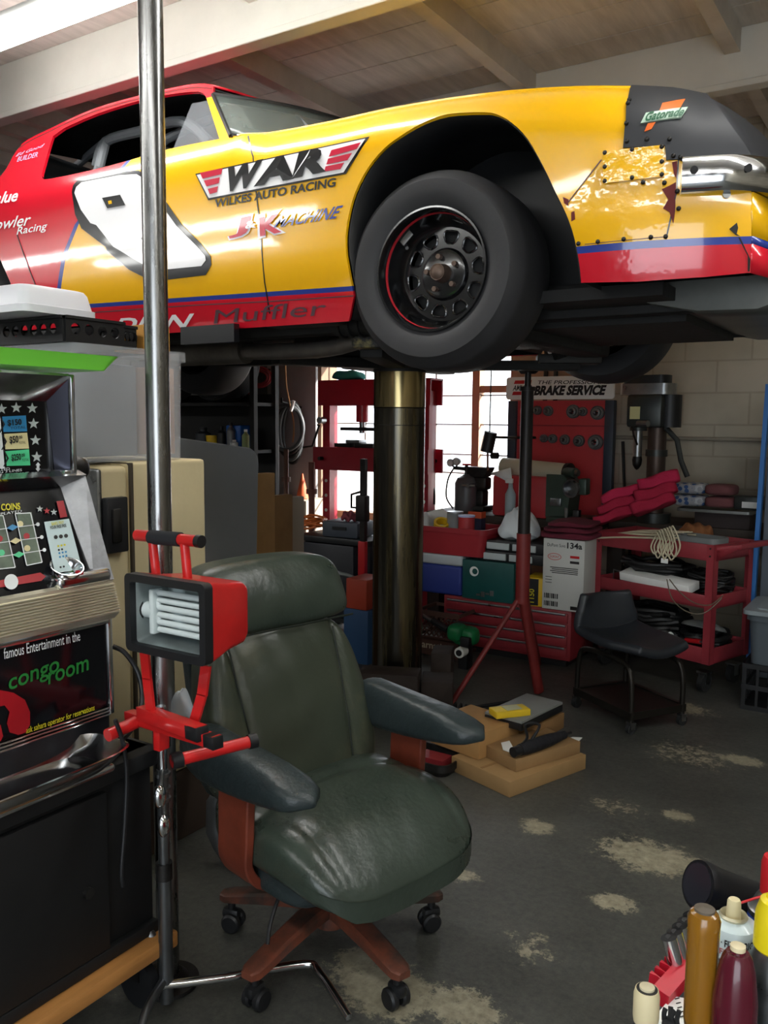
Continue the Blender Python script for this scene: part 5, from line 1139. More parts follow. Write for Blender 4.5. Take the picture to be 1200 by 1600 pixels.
# black tool cart with cord
cy0 = 4.35; c0_, c1_ = at(462, 850, Y=cy0), at(578, 850, Y=cy0); ctz = at(500, 838, Y=cy0).z
t = thing('tool_cart', 'black wheeled tool cart behind the chair with tools on top', 'cart', ((c0_.x+c1_.x)/2, cy0+.22, 0)); cw = c1_.x-c0_.x
b = MB(); b.box((0, 0, ctz-.02), (cw, .44, .04), BLACK, bev=.006); b.box((0, 0, .14), (cw, .44, .03), BLACK); b.box((0, .2, ctz/2), (cw, .02, ctz-.2), BLACK); b.build('frame', t)
for x in (-1, 1):
    for y in (-1, 1):
        b = MB(); b.box((x*(cw/2-.02), y*.2, ctz/2+.04), (.03, .03, ctz-.1), BLACK); b.build('post', t)
        b = MB(); b.cyl((x*(cw/2-.05)-.012, y*.19, .04), (x*(cw/2-.05)+.012, y*.19, .04), .04, RUBBER); b.box((x*(cw/2-.05), y*.19, .1), (.03, .03, .06), DSTEEL); b.build('caster', t)
b = MB(); b.box((-.05, -.02, (ctz-.04+.155)/2), (cw*.7, .36, ctz-.04-.17), mat('cart_box_dark', '#23252b', .5, var=.3, vs=5), bev=.01); b.build('drawer_box', t)
oc = at(488, 797, Y=cy0+.15); t = thing('extension_cord', 'orange extension cord coiled on the black tool cart', 'cord', (oc.x, cy0+.15, ctz+.001))
b = MB(); pts = []
for i in range(90):
    a = i*.42; k = i/90; pts.append(((.10+.02*math.sin(i*.9))*math.cos(a), (.08+.015*math.cos(i*1.3))*math.sin(a), .03+.07*k+.012*math.sin(a*2.3)))
b.tube(pts, .008, mat('orange_cord', '#c4662a', .5), n=8); b.build('coil', t)
bx_ = at(545, 826, Y=cy0+.1)
t = thing('tool_case', 'gray blue plastic tool case lying on the black tool cart', 'case', (bx_.x-.02, cy0+.12, ctz+.001), .1); b = MB(); b.box((0, 0, .05), (.26, .22, .10), mat('case_grayblue', '#3c424c', .5), bev=.012); b.box((0, -.112, .06), (.1, .012, .02), BLACK); b.build('shell', t)
t = thing('red_rag', 'crumpled dull red rag on the tool case', 'rag', (bx_.x+.02, cy0+.08, ctz+.103)); b = MB(); b.pillow(lambda x, y, z: (.055*x*(1+.2*math.sin(y*4)), .05*y, .03+.03*z+.01*math.sin(x*6+y*5)), mat('dull_red_rag', '#7d3a42', .9), 8, 2.5); b.build('cloth', t)
jk = at(568, 800, Y=cy0-.06); jz = at(568, 717, Y=cy0-.06).z
t = thing('farm_jack', 'upright black lever jack beside the tool cart and the lift column', 'jack', (jk.x, cy0-.06, 0)); b = MB(); b.box((0, 0, (jz)/2), (.035, .03, jz), DSTEEL); b.build('bar', t)
b = MB(); b.box((0, -.01, jz-.3), (.07, .06, .16), JDK, bev=.008); b.tube([(-.02, 0, jz-.2), (-.09, 0, jz-.22), (-.09, 0, jz-.30), (-.02, 0, jz-.3)], .008, JDK); b.build('lifting_block', t)
b = MB(); b.box((0, -.005, .55), (.05, .035, .25), RED, bev=.004); b.build('lower_sleeve', t); b = MB(); b.box((0, 0, .01), (.16, .12, .02), RED, bev=.004); b.build('base', t)
for i, (u, vt, vb, r_, m, lab) in enumerate(((447, 702, 790, .018, mat('brown_pipe', '#5d4034', .6), 'brown upright pipe between the hose coil and the window'), (487, 722, 800, .022, mat('rusty_pipe', '#6e4338', .65), 'rusty upright pipe left of the red press'))):
    p = at(u, vt, Y=4.9-.12*i); t = thing('upright_pipe', lab, 'pipe', (p.x, 4.9-.12*i, 0)); b = MB(); b.cyl((0, 0, 0), (0, 0, p.z), r_, m); b.cyl((0, 0, p.z*.8), (0, 0, p.z*.83), r_*1.8, m); b.build('tube', t)
p = at(470, 752, Y=5.25); t = thing('orange_cone', 'orange paper cone in the sunlight left of the red press', 'cone', (p.x, 5.27, .8)); 
b = MB(); b.lathe([(.05, 0), (.005, p.z+.06-.8), (0, p.z+.06-.8)], mat('cone_orange', '#d8693e', .6), n=20); b.build('cone_shell', t)
t = thing('tool_stand', 'pale wooden stand under the orange paper cone', 'stand', (p.x-.05, 5.3, 0)); b = MB(); b.box((0, 0, .4), (.36, .3, .79), mat('pale_stand', '#b9ab98', .8), bev=.006); b.build('block', t)
p = at(404, 600, Y=5.3); t = thing('air_hose', 'thin pink air hose looped on a hook above the hose coil', 'hose', (p.x, 5.30, p.z))
b = MB(); PKH = mat('pink_hose', '#b5404a', .5)
for k in range(3): b.tube([((.09+.02*k)*math.cos(a)+.02*k, -.02*k, .05+(.05+.015*k)*math.sin(a)) for a in [2*PI*i/20 for i in range(20)]], .007, PKH, n=8, closed=True)
b.tube([(-.06, -.03, .05), (-.07, -.04, -.1), (.0, -.05, -.25), (.03, -.05, -.45), (.06, -.05, -.52)], .006, PKH, sm=4); b.tube([(0, .14, .12), (0, -.05, .12)], .008, DSTEEL); b.build('hose_loop', t)
p = at(446, 590, Y=5.25); t = thing('hanging_lead', 'tan lead with a white end hanging in front of the hose coil', 'lead', (p.x, 5.25, p.z)); b = MB(); b.tube([(0, 0, 1.2), (0, 0, .1), (.03, 0, -.15), (.09, -.01, -.35), (.08, -.01, -.5)], .006, mat('tan_lead', '#b98a5c', .6), sm=4); b.tube([(.1, -.02, -.18), (.07, -.02, -.26)], .012, PAPER); b.build('cable', t)
for nm, lab, u0, u1, v0, v1, m in (('orange_case', 'small orange red case on the floor between the chair and the lift column', 556, 574, 905, 952, mat('case_orange', '#a8402c', .5)), ('blue_case', 'small blue case on the floor under the orange red case', 552, 576, 953, 1000, mat('case_blue', '#2a4a70', .5))):
    a_, b_ = at(u0-14, v1, Y=4.02), at(u1, v1, Y=4.02); z0, z1 = max(0, at(560, v1, Y=4.02).z), at(560, v0, Y=4.02).z
    if nm == 'blue_case': z1 = ZB0-.001; z0 = 0
    else: ZB0 = z0
    t = thing(nm, lab, 'case', ((a_.x+b_.x)/2, 4.11, z0)); b = MB(); b.box((0, 0, (z1-z0)/2), (b_.x-a_.x, .2, z1-z0), m, bev=.006); b.build('shell', t)
b = MB(); b.tube([Vector((at(500, 990, Y=4.2).x, 4.2, 0)), at(504, 960, Y=4.2)]+[at(u, v, Y=4.2) for u, v in ((516, 899), (535, 897), (556, 904), (577, 918))], .011, mat('pale_pipe', '#9aa0a0', .4, .5), sm=5); tag(b.build('bent_pipe'), 'pale bent pipe between the chair headrest and the lift column', 'pipe')
# ---- brake tool rack with sign
RY = 5.45
r0, r1 = at(797, 700, Y=RY), at(957, 700, Y=RY); zr0, zr1_ = BT, at(870, 626, Y=RY).z; rx = (r0.x+r1.x)/2; rw = r1.x-r0.x
t = thing('brake_tool_rack', 'red tool rack topped by a white brake service sign', 'tool rack', (rx, RY, BT+.001))
RKR = mat('rack_red', '#b03438', .45, var=.1, vs=4); RKB = mat('rack_blue', '#2b3440', .5)
b = WMB(t); b.box2((r0.x+.02, RY, BT+.001), (r1.x-.02, RY+.015, zr1_), RKR); zm = at(870, 665, Y=RY).z
b.box2((r0.x+.03, RY-.012, zm-.004), (r1.x-.03, RY, zm+.004), DRED); b.build('panel', t)
for x in (r0.x+.02, r1.x-.02): b = WMB(t); b.box2((x-.03, RY-.03, BT+.001), (x+.03, RY+.03, zr1_), RKB, bev=.004); b.build('side_post', t)
zs0, zs1_ = at(870, 624, Y=RY-.03).z, at(870, 588, Y=RY-.03).z; xs0, xs1 = at(792, 606, Y=RY-.03).x, at(961, 606, Y=RY-.03).x
b = WMB(t); b.prism(rrect(xs1-xs0, zs1_-zs0, .02, 5, (xs0+xs1)/2, (zs0+zs1_)/2), .012, WHITE, Matrix(((1, 0, 0, 0), (0, 0, -1, RY-.028), (0, 1, 0, 0), (0, 0, 0, 1))))
def sg(u, v): return at(u, v, Y=RY-.041)
flat_text(b, 'THE PROFESSIONAL', INK, sg(839, 600.5), sg(952, 600), sg(841, 594.5), .01, .001); flat_text(b, 'BRAKE SERVICE', INK, sg(834, 618), sg(944, 617.5), sg(838, 602.5), .055, .001)
flat_text(b, 'AMMCO', INK, sg(801, 610.5), sg(830, 610), sg(803, 602), .02, .001)
pn_ = ((0, RY-.041, 0), (0, -1, 0))
flat_poly(b, [(805, 594.5), (831, 594), (830, 599.5), (803, 600)], RED, .001, pn_); flat_poly(b, [(802, 612), (829, 611.5), (828, 617), (800, 617.5)], RED, .001, pn_)
b.build('sign', t)['label'] = 'white sign with black brake service lettering'
CONE = mat('adapter_steel', '#6b6e6d', .45, .4, var=.2, vs=20)
cones = [(827, 641, 7), (838, 641, 8), (855, 642, 9), (894, 643, 12), (909, 643, 8), (932, 645, 12), (848, 685, 7), (862, 685.5, 8), (881, 687, 9), (903, 689, 10), (929, 691, 13)]
first = None
rows = ['first', 'second', 'third', 'fourth', 'fifth', 'sixth']
for i, (u, v, r_) in enumerate(cones):
    p = at(u, v, Y=RY-.03); rr = r_*5.1/1340
    row, k = ('upper', i) if i < 6 else ('lower', i-6); sz = 'large' if r_ > 11 else 'medium' if r_ > 8 else 'small'
    t = thing('brake_adapter', '%s round brake adapter, %s on the %s row of the red rack' % (sz, rows[k], row), 'adapter', (p.x, RY-.002, p.z), 0, 'brake adapters on the red rack')
    M_ = zto((0, -1, 0)); b = MB(); b.lathe([(rr*.4, 0), (rr, 0), (rr, .02), (rr*.86, .026), (rr*.8, .022), (rr*.66, .022), (rr*.6, .04), (rr*.42, .045), (rr*.36, .045), (rr*.3, .0)], CONE, M_, n=24, caps=False); b.build('ring', t)
    b = MB(); b.cyl((0, 0, 0), (0, -.07, 0), .006, STEEL); b.build('peg', t)
# ---- things on the bench
# brake lathe: red motor housing, green gear case, pale drum
ly = 5.08
def bp(u, v, y=ly): return at(u, v, Y=y)
t = thing('brake_lathe', 'red and green brake lathe on the bench in front of the red rack', 'lathe', (bp(850, 780).x, ly, BT+.001))
LG = mat('lathe_green', '#3c4a40', .45, .2, var=.2, vs=8); LP = mat('lathe_beige', '#b9b49c', .45)
b = WMB(t); p, q = bp(777, 728), bp(884, 735); zc = p.z; b.tube([(p.x, ly+.1, p.z-.01), (q.x, ly+.02, q.z-.02)], .062, LP, n=24); b.tube([(q.x, ly+.02, q.z-.02), (q.x+.025, ly+.015, q.z-.02)], .066, DSTEEL, n=24); b.build('drum', t)
b = WMB(t); p0, p1 = bp(772, 800), bp(860, 745); b.box2((p0.x, ly-.04, BT+.001), (p1.x, ly+.16, p1.z), RKR, bev=.02); b.build('motor_housing', t)
b = WMB(t); p0, p1 = bp(858, 800), bp(898, 742); b.loft([[(p0.x, y, BT+.02), (p1.x-.02, y, BT+.03), (p1.x, y, p1.z-.06), (p1.x-.05, y, p1.z), (p0.x, y, p1.z)] for y in (ly-.06, ly+.13)], LG); b.box(bp(875, 783)-Vector((0, .07-.0, 0)), (.07, .02, .05), STEEL, bev=.004); b.build('gear_case', t)
b = WMB(t); p = bp(902, 762); M_ = Matrix.Translation((p.x, ly-.10, p.z)) @ zto((-.25, -1, 0)); b.lathe([(.03, -.05), (.05, -.02), (.056, 0), (.056, .012), (.046, .014), (.044, -.02), (.0, -.02)], STEEL, M_, n=28, caps=False); b.build('face_plate', t)
b = WMB(t); p = bp(900, 738); b.cyl((p.x-.06, ly-.02, p.z), (p.x+.02, ly-.06, p.z), .03, LG, n=20); b.cyl((p.x+.02, ly-.06, p.z), (p.x+.04, ly-.065, p.z), .02, STEEL, n=16); p = bp(915, 760); b.box((p.x-.0, ly-.02, p.z), (.05, .08, .1), LG, bev=.01); b.build('arbor', t)
b = WMB(t); p = bp(896, 790); b.box2((bp(868, 795).x, ly-.16, BT+.001), (bp(925, 795).x, ly+.12, BT+.03), LG, bev=.006); b.tube([(p.x, ly-.12, BT+.03), (p.x, ly-.12, BT+.09)], .012, STEEL); b.box((p.x+.06, ly-.1, BT+.055), (.04, .05, .05), DSTEEL, bev=.006); b.build('cross_slide', t)
# machine lamp in front of the window
p = bp(764, 690, 5.2); q = bp(806, 684, 5.2); t = thing('machine_lamp', 'black cylindrical machine lamp hanging in front of the window', 'lamp', (p.x, 5.2, p.z))
b = WMB(t); b.cyl(bp(760, 706, 5.2), bp(767, 675, 5.2), .043, BLACK, n=24); b.build('lamp_shade', t)
b = WMB(t); b.tube([bp(770, 683, 5.2), q, (q.x+.05, 5.4, q.z)], .009, BLACK); b.build('arm', t)
b = WMB(t); b.tube([bp(765, 675, 5.2), Vector((bp(767, 600, 5.2).x, 5.2, 1.7)), Vector((bp(767, 560, 5.2).x, 5.2, 2.6)), Vector((bp(767, 560, 5.2).x, 5.2, ZC))], .0045, BLACK); b.build('cable', t)
b = WMB(t); b.tube([bp(762, 706, 5.2), bp(762, 735, 5.2)], .008, mat('copper_dull', '#7a5340', .5, .6)); b.cyl(bp(768, 712, 5.2), bp(778, 712, 5.2), .022, BLACK); b.build('fitting', t)
# gas bottle with gauges, vise, white funnel
p = bp(712, 765, 5.05); t = thing('gas_bottle', 'gray steel gas bottle with twin gauges in front of the window', 'gas bottle', (p.x, 5.2, BT-.119))
GB = mat('gas_bottle_gray', '#5d5e60', .4, .3, var=.15)
zt_ = bp(712, 745, 5.05).z; b = WMB(t)
b = MB(); hh = zt_-(BT-.12); b.lathe([(0, .12), (.075, .12), (.078, .14), (.078, hh-.05), (.06, hh-.015), (.03, hh), (.02, hh+.01), (0, hh+.01)], GB, n=28, caps=False); b.build('tank', t)
b = MB(); b.cyl((0, 0, hh), (0, 0, hh+.07), .012, DSTEEL); b.cyl((-.03, 0, hh+.075), (.03, 0, hh+.075), .007, RED); b.tube([(0, 0, hh+.045), (-.09, -.01, hh+.05)], .013, DSTEEL); b.build('valve', t)
for dx, dz in ((-.105, .085), (-.06, .095)):
    b = MB(); b.cyl((dx, -.02, hh+dz), (dx, -.04, hh+dz), .024, PAPER, n=20); b.lathe([(.024, 0), (.027, .0), (.027, .022), (.022, .022)], STEEL, Matrix.Translation((dx, -.018, hh+dz)) @ zto((0, -1, 0)), n=20, caps=False); b.tube([(dx, -.015, hh+dz-.02), (-.08, -.01, hh+.05)], .006, DSTEEL); b.build('gauge', t)
b = MB(); b.tube([(-.09, -.01, hh+.05), (-.13, -.02, hh-.03), (-.13, -.04, hh-.15), (-.05, -.09, hh-.22)], .006, BLACK, sm=5); b.build('hose', t)
p = bp(748, 740, 5.25); t = thing('bench_vise', 'dark cast iron vise on the bench between the gas bottle and the lathe', 'vise', (p.x, 5.25, BT+.001))
b = MB(); b.box((0, 0, .02), (.16, .16, .04), DSTEEL, bev=.01); b.box((0, 0, .09), (.12, .1, .12), DSTEEL, bev=.02); b.box((0, 0, .19), (.16, .1, .09), DSTEEL, bev=.02); b.build('body', t)
b = MB(); b.loft([[(x*k, y, z) for x, y in ((-.09, -.05), (.09, -.05), (.09, .05), (-.09, .05))] for z, k in ((.235, .7), (.29, 1.05), (.30, 1.05))], DSTEEL); b.tube([(-.05, -.15, .18), (.05, -.15, .18)], .007, STEEL); b.tube([(0, -.05, .18), (0, -.16, .18)], .014, STEEL); b.build('jaw', t)
p = bp(660, 760, 5.0); b = MB(); b.tube([at(u, v, Y=5.25) for u, v in ((640, 728), (655, 730), (668, 742), (676, 762), (677, 788))], .016, RUBBER, sm=5); tag(b.build('rubber_hose'), 'black rubber hose arching right of the lift column in front of the window', 'hose')
p = bp(798, 760, 4.98); t = thing('spray_bottle', 'pale spray bottle standing on the bench behind the tripod stand', 'bottle', (p.x, 4.98, BT+.001)); b = MB(); b.lathe([(0, 0), (.034, 0), (.034, .15), (.015, .19), (.013, .22), (0, .22)], mat('pale_bottle', '#9fb0b5', .4), n=18, caps=False); b.build('body', t)
b = MB(); b.box((-.01, 0, .235), (.05, .025, .03), WHITE, bev=.006); b.build('trigger_head', t)
p = bp(790, 735, 5.0); t = thing('paper_sign', 'white folded paper lying over the lathe behind the tripod stand', 'paper', (p.x, 4.99, p.z)); b = MB(); b.add([(-.10, 0, -.02), (.04, -.0, .02), (.05, .0, -.055), (.02, .0, -.07)], [(0, 3, 2, 1)], PAPER); b.build('sheet', t, solid=.003)
# ---- in front of the bench: red chest, cooler, basket, bins, boxes
DY = 4.62
d0, d1 = at(655, 1000, Y=DY), at(885, 1000, Y=DY); dz = .335
t = thing('tool_chest', 'low red tool chest with pale drawer pulls on the floor behind the tripod stand', 'tool chest', ((d0.x+d1.x)/2+.1, DY+.2, 0)); wch = d1.x-d0.x-.15
b = MB(); b.box((0, 0, dz/2+.02), (wch, .4, dz-.04), DRED, bev=.004); b.build('cabinet', t)
b = MB(); b.box((0, 0, .02), (wch-.06, .36, .04), INK); b.build('plinth', t)
for k in range(4):
    z = .06+.066*k; b = MB(); b.box((.0, -.204, z+.03), (wch-.04, .014, .058), DRED, bev=.003); b.build('drawer', t); 
    h_ = MB(); h_.box((.0, -.214, z+.054), (wch-.06, .012, .012), STEEL, bev=.003); h_.build('pull', t.children[-1])
# milk crate with lattice in front of the chest
m0, m1 = at(658, 1008, Y=DY-.22), at(712, 1008, Y=DY-.22)
t = thing('milk_crate', 'brown lattice milk crate beside the lift column', 'crate', ((m0.x+m1.x)/2-.02, DY-.08, 0)); mw = m1.x-m0.x+.06; BRC = mat('brown_crate', '#4a3027', .6, var=.2)
b = MB()
for z in (.015, .11, .26): b.box((0, -.13, z), (mw, .012, .02 if z < .2 else .03), BRC); b.box((-mw/2, 0, z), (.012, .26, .02), BRC); b.box((mw/2, 0, z), (.012, .26, .02), BRC); b.box((0, .13, z), (mw, .012, .02), BRC)
for k in range(9):
    x = -mw/2+mw*k/9; b.tube([(x, -.13, .12), (min(mw/2, x+.1), -.13, .12+(min(mw/2, x+.1)-x)*1.3)], .005, BRC, n=6); b.tube([(min(mw/2, x+.1), -.13, .12), (x, -.13, .12+(min(mw/2, x+.1)-x)*1.3)], .005, BRC, n=6)
b.box((0, -.132, .065), (mw, .008, .085), BRC); b.box((0, 0, .008), (mw, .26, .012), BRC)
b.text('Carnation', mat('crate_letter', '#b5aa92', .6), frame((-mw/2+.01, -.1365, .045), (1, 0, 0), (0, 0, 1)), .06, bold=.01)
b.build('basket', t)
# cooler
CY_ = 4.60; k0_, k1_ = at(654, 938, Y=CY_), at(719, 938, Y=CY_); z_t = at(690, 866, Y=CY_).z; z_m = at(690, 883, Y=CY_).z
t = thing('picnic_cooler', 'blue cooler with a white lid on the red tool chest', 'cooler', ((k0_.x+k1_.x)/2-.04, CY_+.17, dz+.001)); kw_ = k1_.x-k0_.x+.08
b = MB(); b.box((0, 0, (z_m-dz)/2), (kw_, .32, z_m-dz), mat('cooler_blue', '#2a3a86', .5), bev=.02, seg=3); b.build('tub', t)
b = MB(); b.box((0, 0, (z_m+z_t)/2-dz), (kw_+.012, .335, z_t-z_m), mat('cooler_white', '#b9c0c4', .5), bev=.015, seg=3); b.build('lid', t)
# teal box
e0, e1 = at(722, 932, Y=CY_), at(802, 925, Y=CY_); tzh = at(760, 878, Y=CY_).z-dz
t = thing('teal_box', 'dark teal printed carton on the red tool chest', 'box', ((e0.x+e1.x)/2, CY_+.13, dz+.001)); ew = e1.x-e0.x
b = MB(); b.box((0, 0, tzh/2), (ew, .26, tzh), mat('teal_print', '#164f4d', .45, var=.15), bev=.003)
b.prism(circ(.03, 20, -.09, tzh*.72), .001, PAPER, frame((0, -.1305, 0), (1, 0, 0), (0, 0, 1)), holes=[circ(.018, 16, -.085, tzh*.72)[::-1]]); 
for k in range(4): b.box((-.06+.03*k, -.1305, .03+.006*k), (.025, .002, .012+.02*(k % 2)), STEEL)
b.build('carton', t)
# battery box
y0_, y1_ = at(818, 938, Y=4.62), at(843, 938, Y=4.62); hz_ = at(830, 903, Y=4.62).z-dz
t = thing('battery_carton', 'black and yellow battery carton left of the white refrigerant box', 'box', ((y0_.x+y1_.x)/2, 4.72, dz+.001), .15); b = MB(); bw = y1_.x-y0_.x; b.box((0, 0, hz_/2), (bw, .2, hz_), YELLOW, bev=.002); b.box((-bw*.12, -.1005, hz_/2), (bw*.74, .002, hz_-.01), INK)
b.text('1150', SYE, frame((0, -.1025, .012), (0, 0, 1), (-1, 0, 0)), .045, bold=.015); b.build('carton', t)
# red basket with odds and ends
BY = 4.6; a0, a1 = at(652, 868, Y=BY), at(760, 868, Y=BY); bz0 = z_t+.002; bz1 = at(700, 824, Y=BY).z; bw = a1.x-a0.x+.1; bxc = (a0.x+a1.x)/2-.05
t = thing('red_basket', 'red plastic basket full of odds and ends on top of the cooler', 'basket', (bxc, BY+.15, bz0)); RBK = mat('basket_red', '#98222b', .5, var=.15)
b = MB(); totef(b, bw, .34, bz1-bz0, RBK, .9, .005, .008); b.build('tub', t)
def inb(u, v, y, nm, lab, cat, fn): p = at(u, v, Y=BY+y); t = thing(nm, lab, cat, (p.x, BY+y, bz0+.008)); fn(t, p.z-bz0+.02); return t
def roll(m):
    def f(t, h): b = MB(); M_ = Tm((0, 0, h-.045), (R(25), R(20), 0)); b.lathe([(.035, -.025), (.05, -.025), (.05, .025), (.035, .025), (.035, -.025)], m, M_, n=24, caps=False); b.build('roll', t); b = MB(); b.box((0, 0, (h-.09)/2), (.05, .05, max(.02, h-.09)), CARD); b.build('packing', t)
    return f
inb(690, 816, .06, 'tape_roll', 'yellow tape roll in the red basket', 'tape', roll(YELLOW))
def canf(m, top):
    def f(t, h): b = MB(); b.lathe([(0, 0), (.05, 0), (.05, h-.01), (0, h-.01)], m, n=24, caps=False); b.build('can', t); b = MB(); b.cyl((0, 0, h-.01), (0, 0, h), .052, top, n=24); b.build('lid', t)
    return f
inb(729, 812, .05, 'round_can', 'red can with a pale blue lid in the red basket', 'can', canf(RKR, mat('pale_blue_lid', '#aab6dd', .4)))
def bagf(m, s=.06):
    def f(t, h): b = MB(); b.pillow(lambda x, y, z: (s*x, s*.8*y, h*.5+h*.5*z+.008*math.sin(x*7+y*5)), m, 8, 3); b.build('pouch', t)
    return f
inb(663, 808, .16, 'plastic_bag', 'cloudy white plastic bag at the left end of the red basket', 'bag', bagf(mat('white_bag', '#c3cbcd', .5), .06))
inb(711, 806, .1, 'jar', 'clear round jar beside the yellow tape roll', 'jar', canf(mat('clear_jar', '#8f9797', .2, alpha=.6), STEEL))
p = at(690, 802, Y=BY+.26); t = thing('white_card', 'white carton flap standing up at the back of the red basket', 'carton', (p.x, BY+.24, bz0+.006)); b = MB(); hh = p.z+.03-bz0; b.prism([(-.11, 0), (.16, 0), (.13, hh*.6), (.02, hh), (-.11, hh*.85)], .006, PAPER, frame((0, 0, 0), (1, 0, 0), (0, 0, 1))); b.build('flap', t)
p = at(752, 806, Y=BY+.2); t = thing('orange_carton', 'small orange and dark carton tilted at the right end of the red basket', 'carton', (p.x-.03, BY+.2, bz0+.006)); b = MB(); hh = p.z-bz0+.02; b.box((0, 0, hh/2), (.09, .06, hh), mat('navy_card', '#2a2f45', .6)); b.box((0, 0, hh-.02), (.092, .062, .04), mat('orange_print', '#c4502c', .5)); b.build('carton', t)
# stacked parts cabinets with a white bag
OY = 4.62; o0, o1 = at(742, 870, Y=OY), at(852, 862, Y=OY); oz = dz+tzh+.002
ozt = at(790, 846, Y=OY).z
hh = (ozt-oz)/2-.001
for k, lab in enumerate(('black parts organiser with white drawers lying on the teal carton', 'upper black parts organiser with white drawers under the white plastic bag')):
    t = thing('parts_organiser', lab, 'organiser', ((o0.x+o1.x)/2+.02*k, OY+.14, oz+k*(hh+.001)), 0, 'stacked parts organisers'); ow = (o1.x-o0.x)*.95
    b = MB(); b.box((0, .005, hh/2), (ow, .27, hh), BLACK, bev=.006); b.build('case', t)
    for s in (-.27, .12): b = MB(); b.box((ow*s+.02, -.135, hh*.5), (ow*.34, .012, hh*.62), mat('drawer_white', '#aeb7b8', .5), bev=.002); b.build('drawer', t)
p = at(800, 840, Y=OY+.02); t = thing('shopping_bag', 'bulging white plastic bag on the parts organisers behind the tripod stand', 'bag', (p.x, OY+.13, ozt+.001))
bz_ = at(800, 795, Y=OY+.1).z-ozt; bwid = (at(845, 840, Y=OY).x-at(768, 840, Y=OY).x)/2
b = MB(); b.pillow(lambda x, y, z: (bwid*x*(1-.32*(z+1)), .12*y*(1-.3*(z+1)*.8), bz_*(z+1)/2+.008*math.sin(x*8+z*5)+.006*math.sin(y*9)), mat('white_poly_bag', '#d5dde0', .4), 12, 3); b.build('bag_body', t)
# refrigerant carton
GY = 4.60; g0, g1 = at(847, 930, Y=GY), at(911, 938, Y=GY); gz0, gz1 = dz+.002, at(880, 843, Y=GY).z; gw = g1.x-g0.x
t = thing('refrigerant_carton', 'white refrigerant carton with small printing beside the red cart', 'box', ((g0.x+g1.x)/2, GY, gz0), -.0)
b = MB(); gh = gz1-gz0; b.box((0, .14, gh/2), (gw, .28, gh), mat('white_carton', '#b9bab5', .7, var=.04), bev=.003)
def gt(s, m, x, z, w, h, bo=0.): flat_text(b, s, m, (x, -.0006, z), (x+w, -.0006, z), (x, -.0006, z+h), bo, .0006)
gl = -gw/2
PINKR = mat('print_red', '#b5615c', .6); gt('DuPont Suva', INK, gl+gw*.1, gh*.89, gw*.44, gh*.045); gt('134a', INK, gl+gw*.58, gh*.88, gw*.36, gh*.085, .03)
b.prism([(gl+gw*.28+gw*.17*math.cos(a), gh*.75+gh*.05*math.sin(a)) for a in [2*PI*i/24 for i in range(24)]], .0006, PINKR, frame((0, -.0002, 0), (1, 0, 0), (0, 0, 1)), holes=[[(gl+gw*.28+gw*.15*math.cos(a), gh*.75+gh*.04*math.sin(a)) for a in [2*PI*i/24 for i in range(24)]][::-1]]); gt('DUPONT', PINKR, gl+gw*.16, gh*.732, gw*.24, gh*.035, .02)
b.box((gl+gw*.77, -.0005, gh*.765), (gw*.22, .001, gh*.035), RED); b.box((gl+gw*.77, -.0005, gh*.69), (gw*.22, .001, gh*.035), INK)
for k in range(4): b.box((gl+gw*(.52+.02*(k % 2)), -.0005, gh*(.6-.025*k)), (gw*(.68-.05*(k % 2)), .001, gh*.011), DSTEEL)
for k in range(3): b.box((gl+gw*.15, -.0005, gh*(.46-.04*k)), (gw*.16, .001, gh*.008), DSTEEL)
for k in range(2):
    for j in range(8): b.box((gl+gw*(.06+.045*j), -.0005, gh*(.19-.11*k)), (gw*(.018+.01*(j % 3)), .001, gh*.07), INK)
b.box((gl+gw*.8, -.0005, gh*.05), (gw*.2, .001, gh*.05), DSTEEL); b.build('carton', t)
MARO = mat('maroon_cloth', '#5e1c2c', .95, var=.15, vs=9, bump=.15, bs=60)
for k, (ww, dz_) in enumerate(((1.12, .035), (1.05, .03), (.95, .03))):
    t = thing('maroon_towel', ['folded maroon shop towel lying on the white refrigerant carton', 'maroon shop towel in the middle of the pile on the white carton', 'topmost maroon shop towel of the pile on the white carton'][k], 'towel', ((g0.x+g1.x)/2+.005*k, GY+.13, gz1+.001+[0, .037, .069][k]), .06*k, 'maroon towels on the carton')
    b = MB(); b.pillow(lambda x, y, z: (gw*.56*ww*x, .15*y, dz_*.5+dz_*.5*z+.006*math.sin(x*4+k)*(1 if z > 0 else 0)-(.02*max(0, abs(x)-.85) if k == 0 else 0)*0), MARO, 10, 6); b.build('cloth', t)
# weed trimmer lying by the crate
p = at(728, 993, Y=4.3); t = thing('string_trimmer', 'green string trimmer engine on its boom beside the milk crate', 'trimmer', (p.x, 4.3, 0)); TG = mat('trimmer_green', '#0f6b3b', .4, var=.2)
b = WMB(t); b.pillow(lambda x, y, z: (p.x+.075*x, 4.3+.06*y, p.z+.055*z), TG, 8, 3.2); b.pillow(lambda x, y, z: (p.x-.04+.05*x, 4.27+.06*y, p.z+.02+.05*z), TG, 6, 3); b.build('engine_cover', t)
b = WMB(t); b.box((p.x+.03, 4.25, p.z-.02), (.06, .06, .06), BLACK, bev=.01); b.cyl((p.x+.01, 4.26, p.z-.075), (p.x+.01, 4.20, p.z-.078), .03, PAPER); b.cyl((p.x+.01, 4.2, p.z-.078), (p.x+.01, 4.195, p.z-.078), .018, INK); b.box((p.x+.0, 4.3, (p.z-.07)/2), (.06, .08, p.z-.05), BLACK, bev=.01); b.build('engine', t)
b = WMB(t); b.tube([(p.x-.05, 4.3, p.z), at(688, 978, Y=4.32), at(654, 958, Y=4.36)], .012, STEEL); b.tube([at(700, 984, Y=4.3), at(676, 970, Y=4.33)], .02, BLACK); b.build('boom', t)
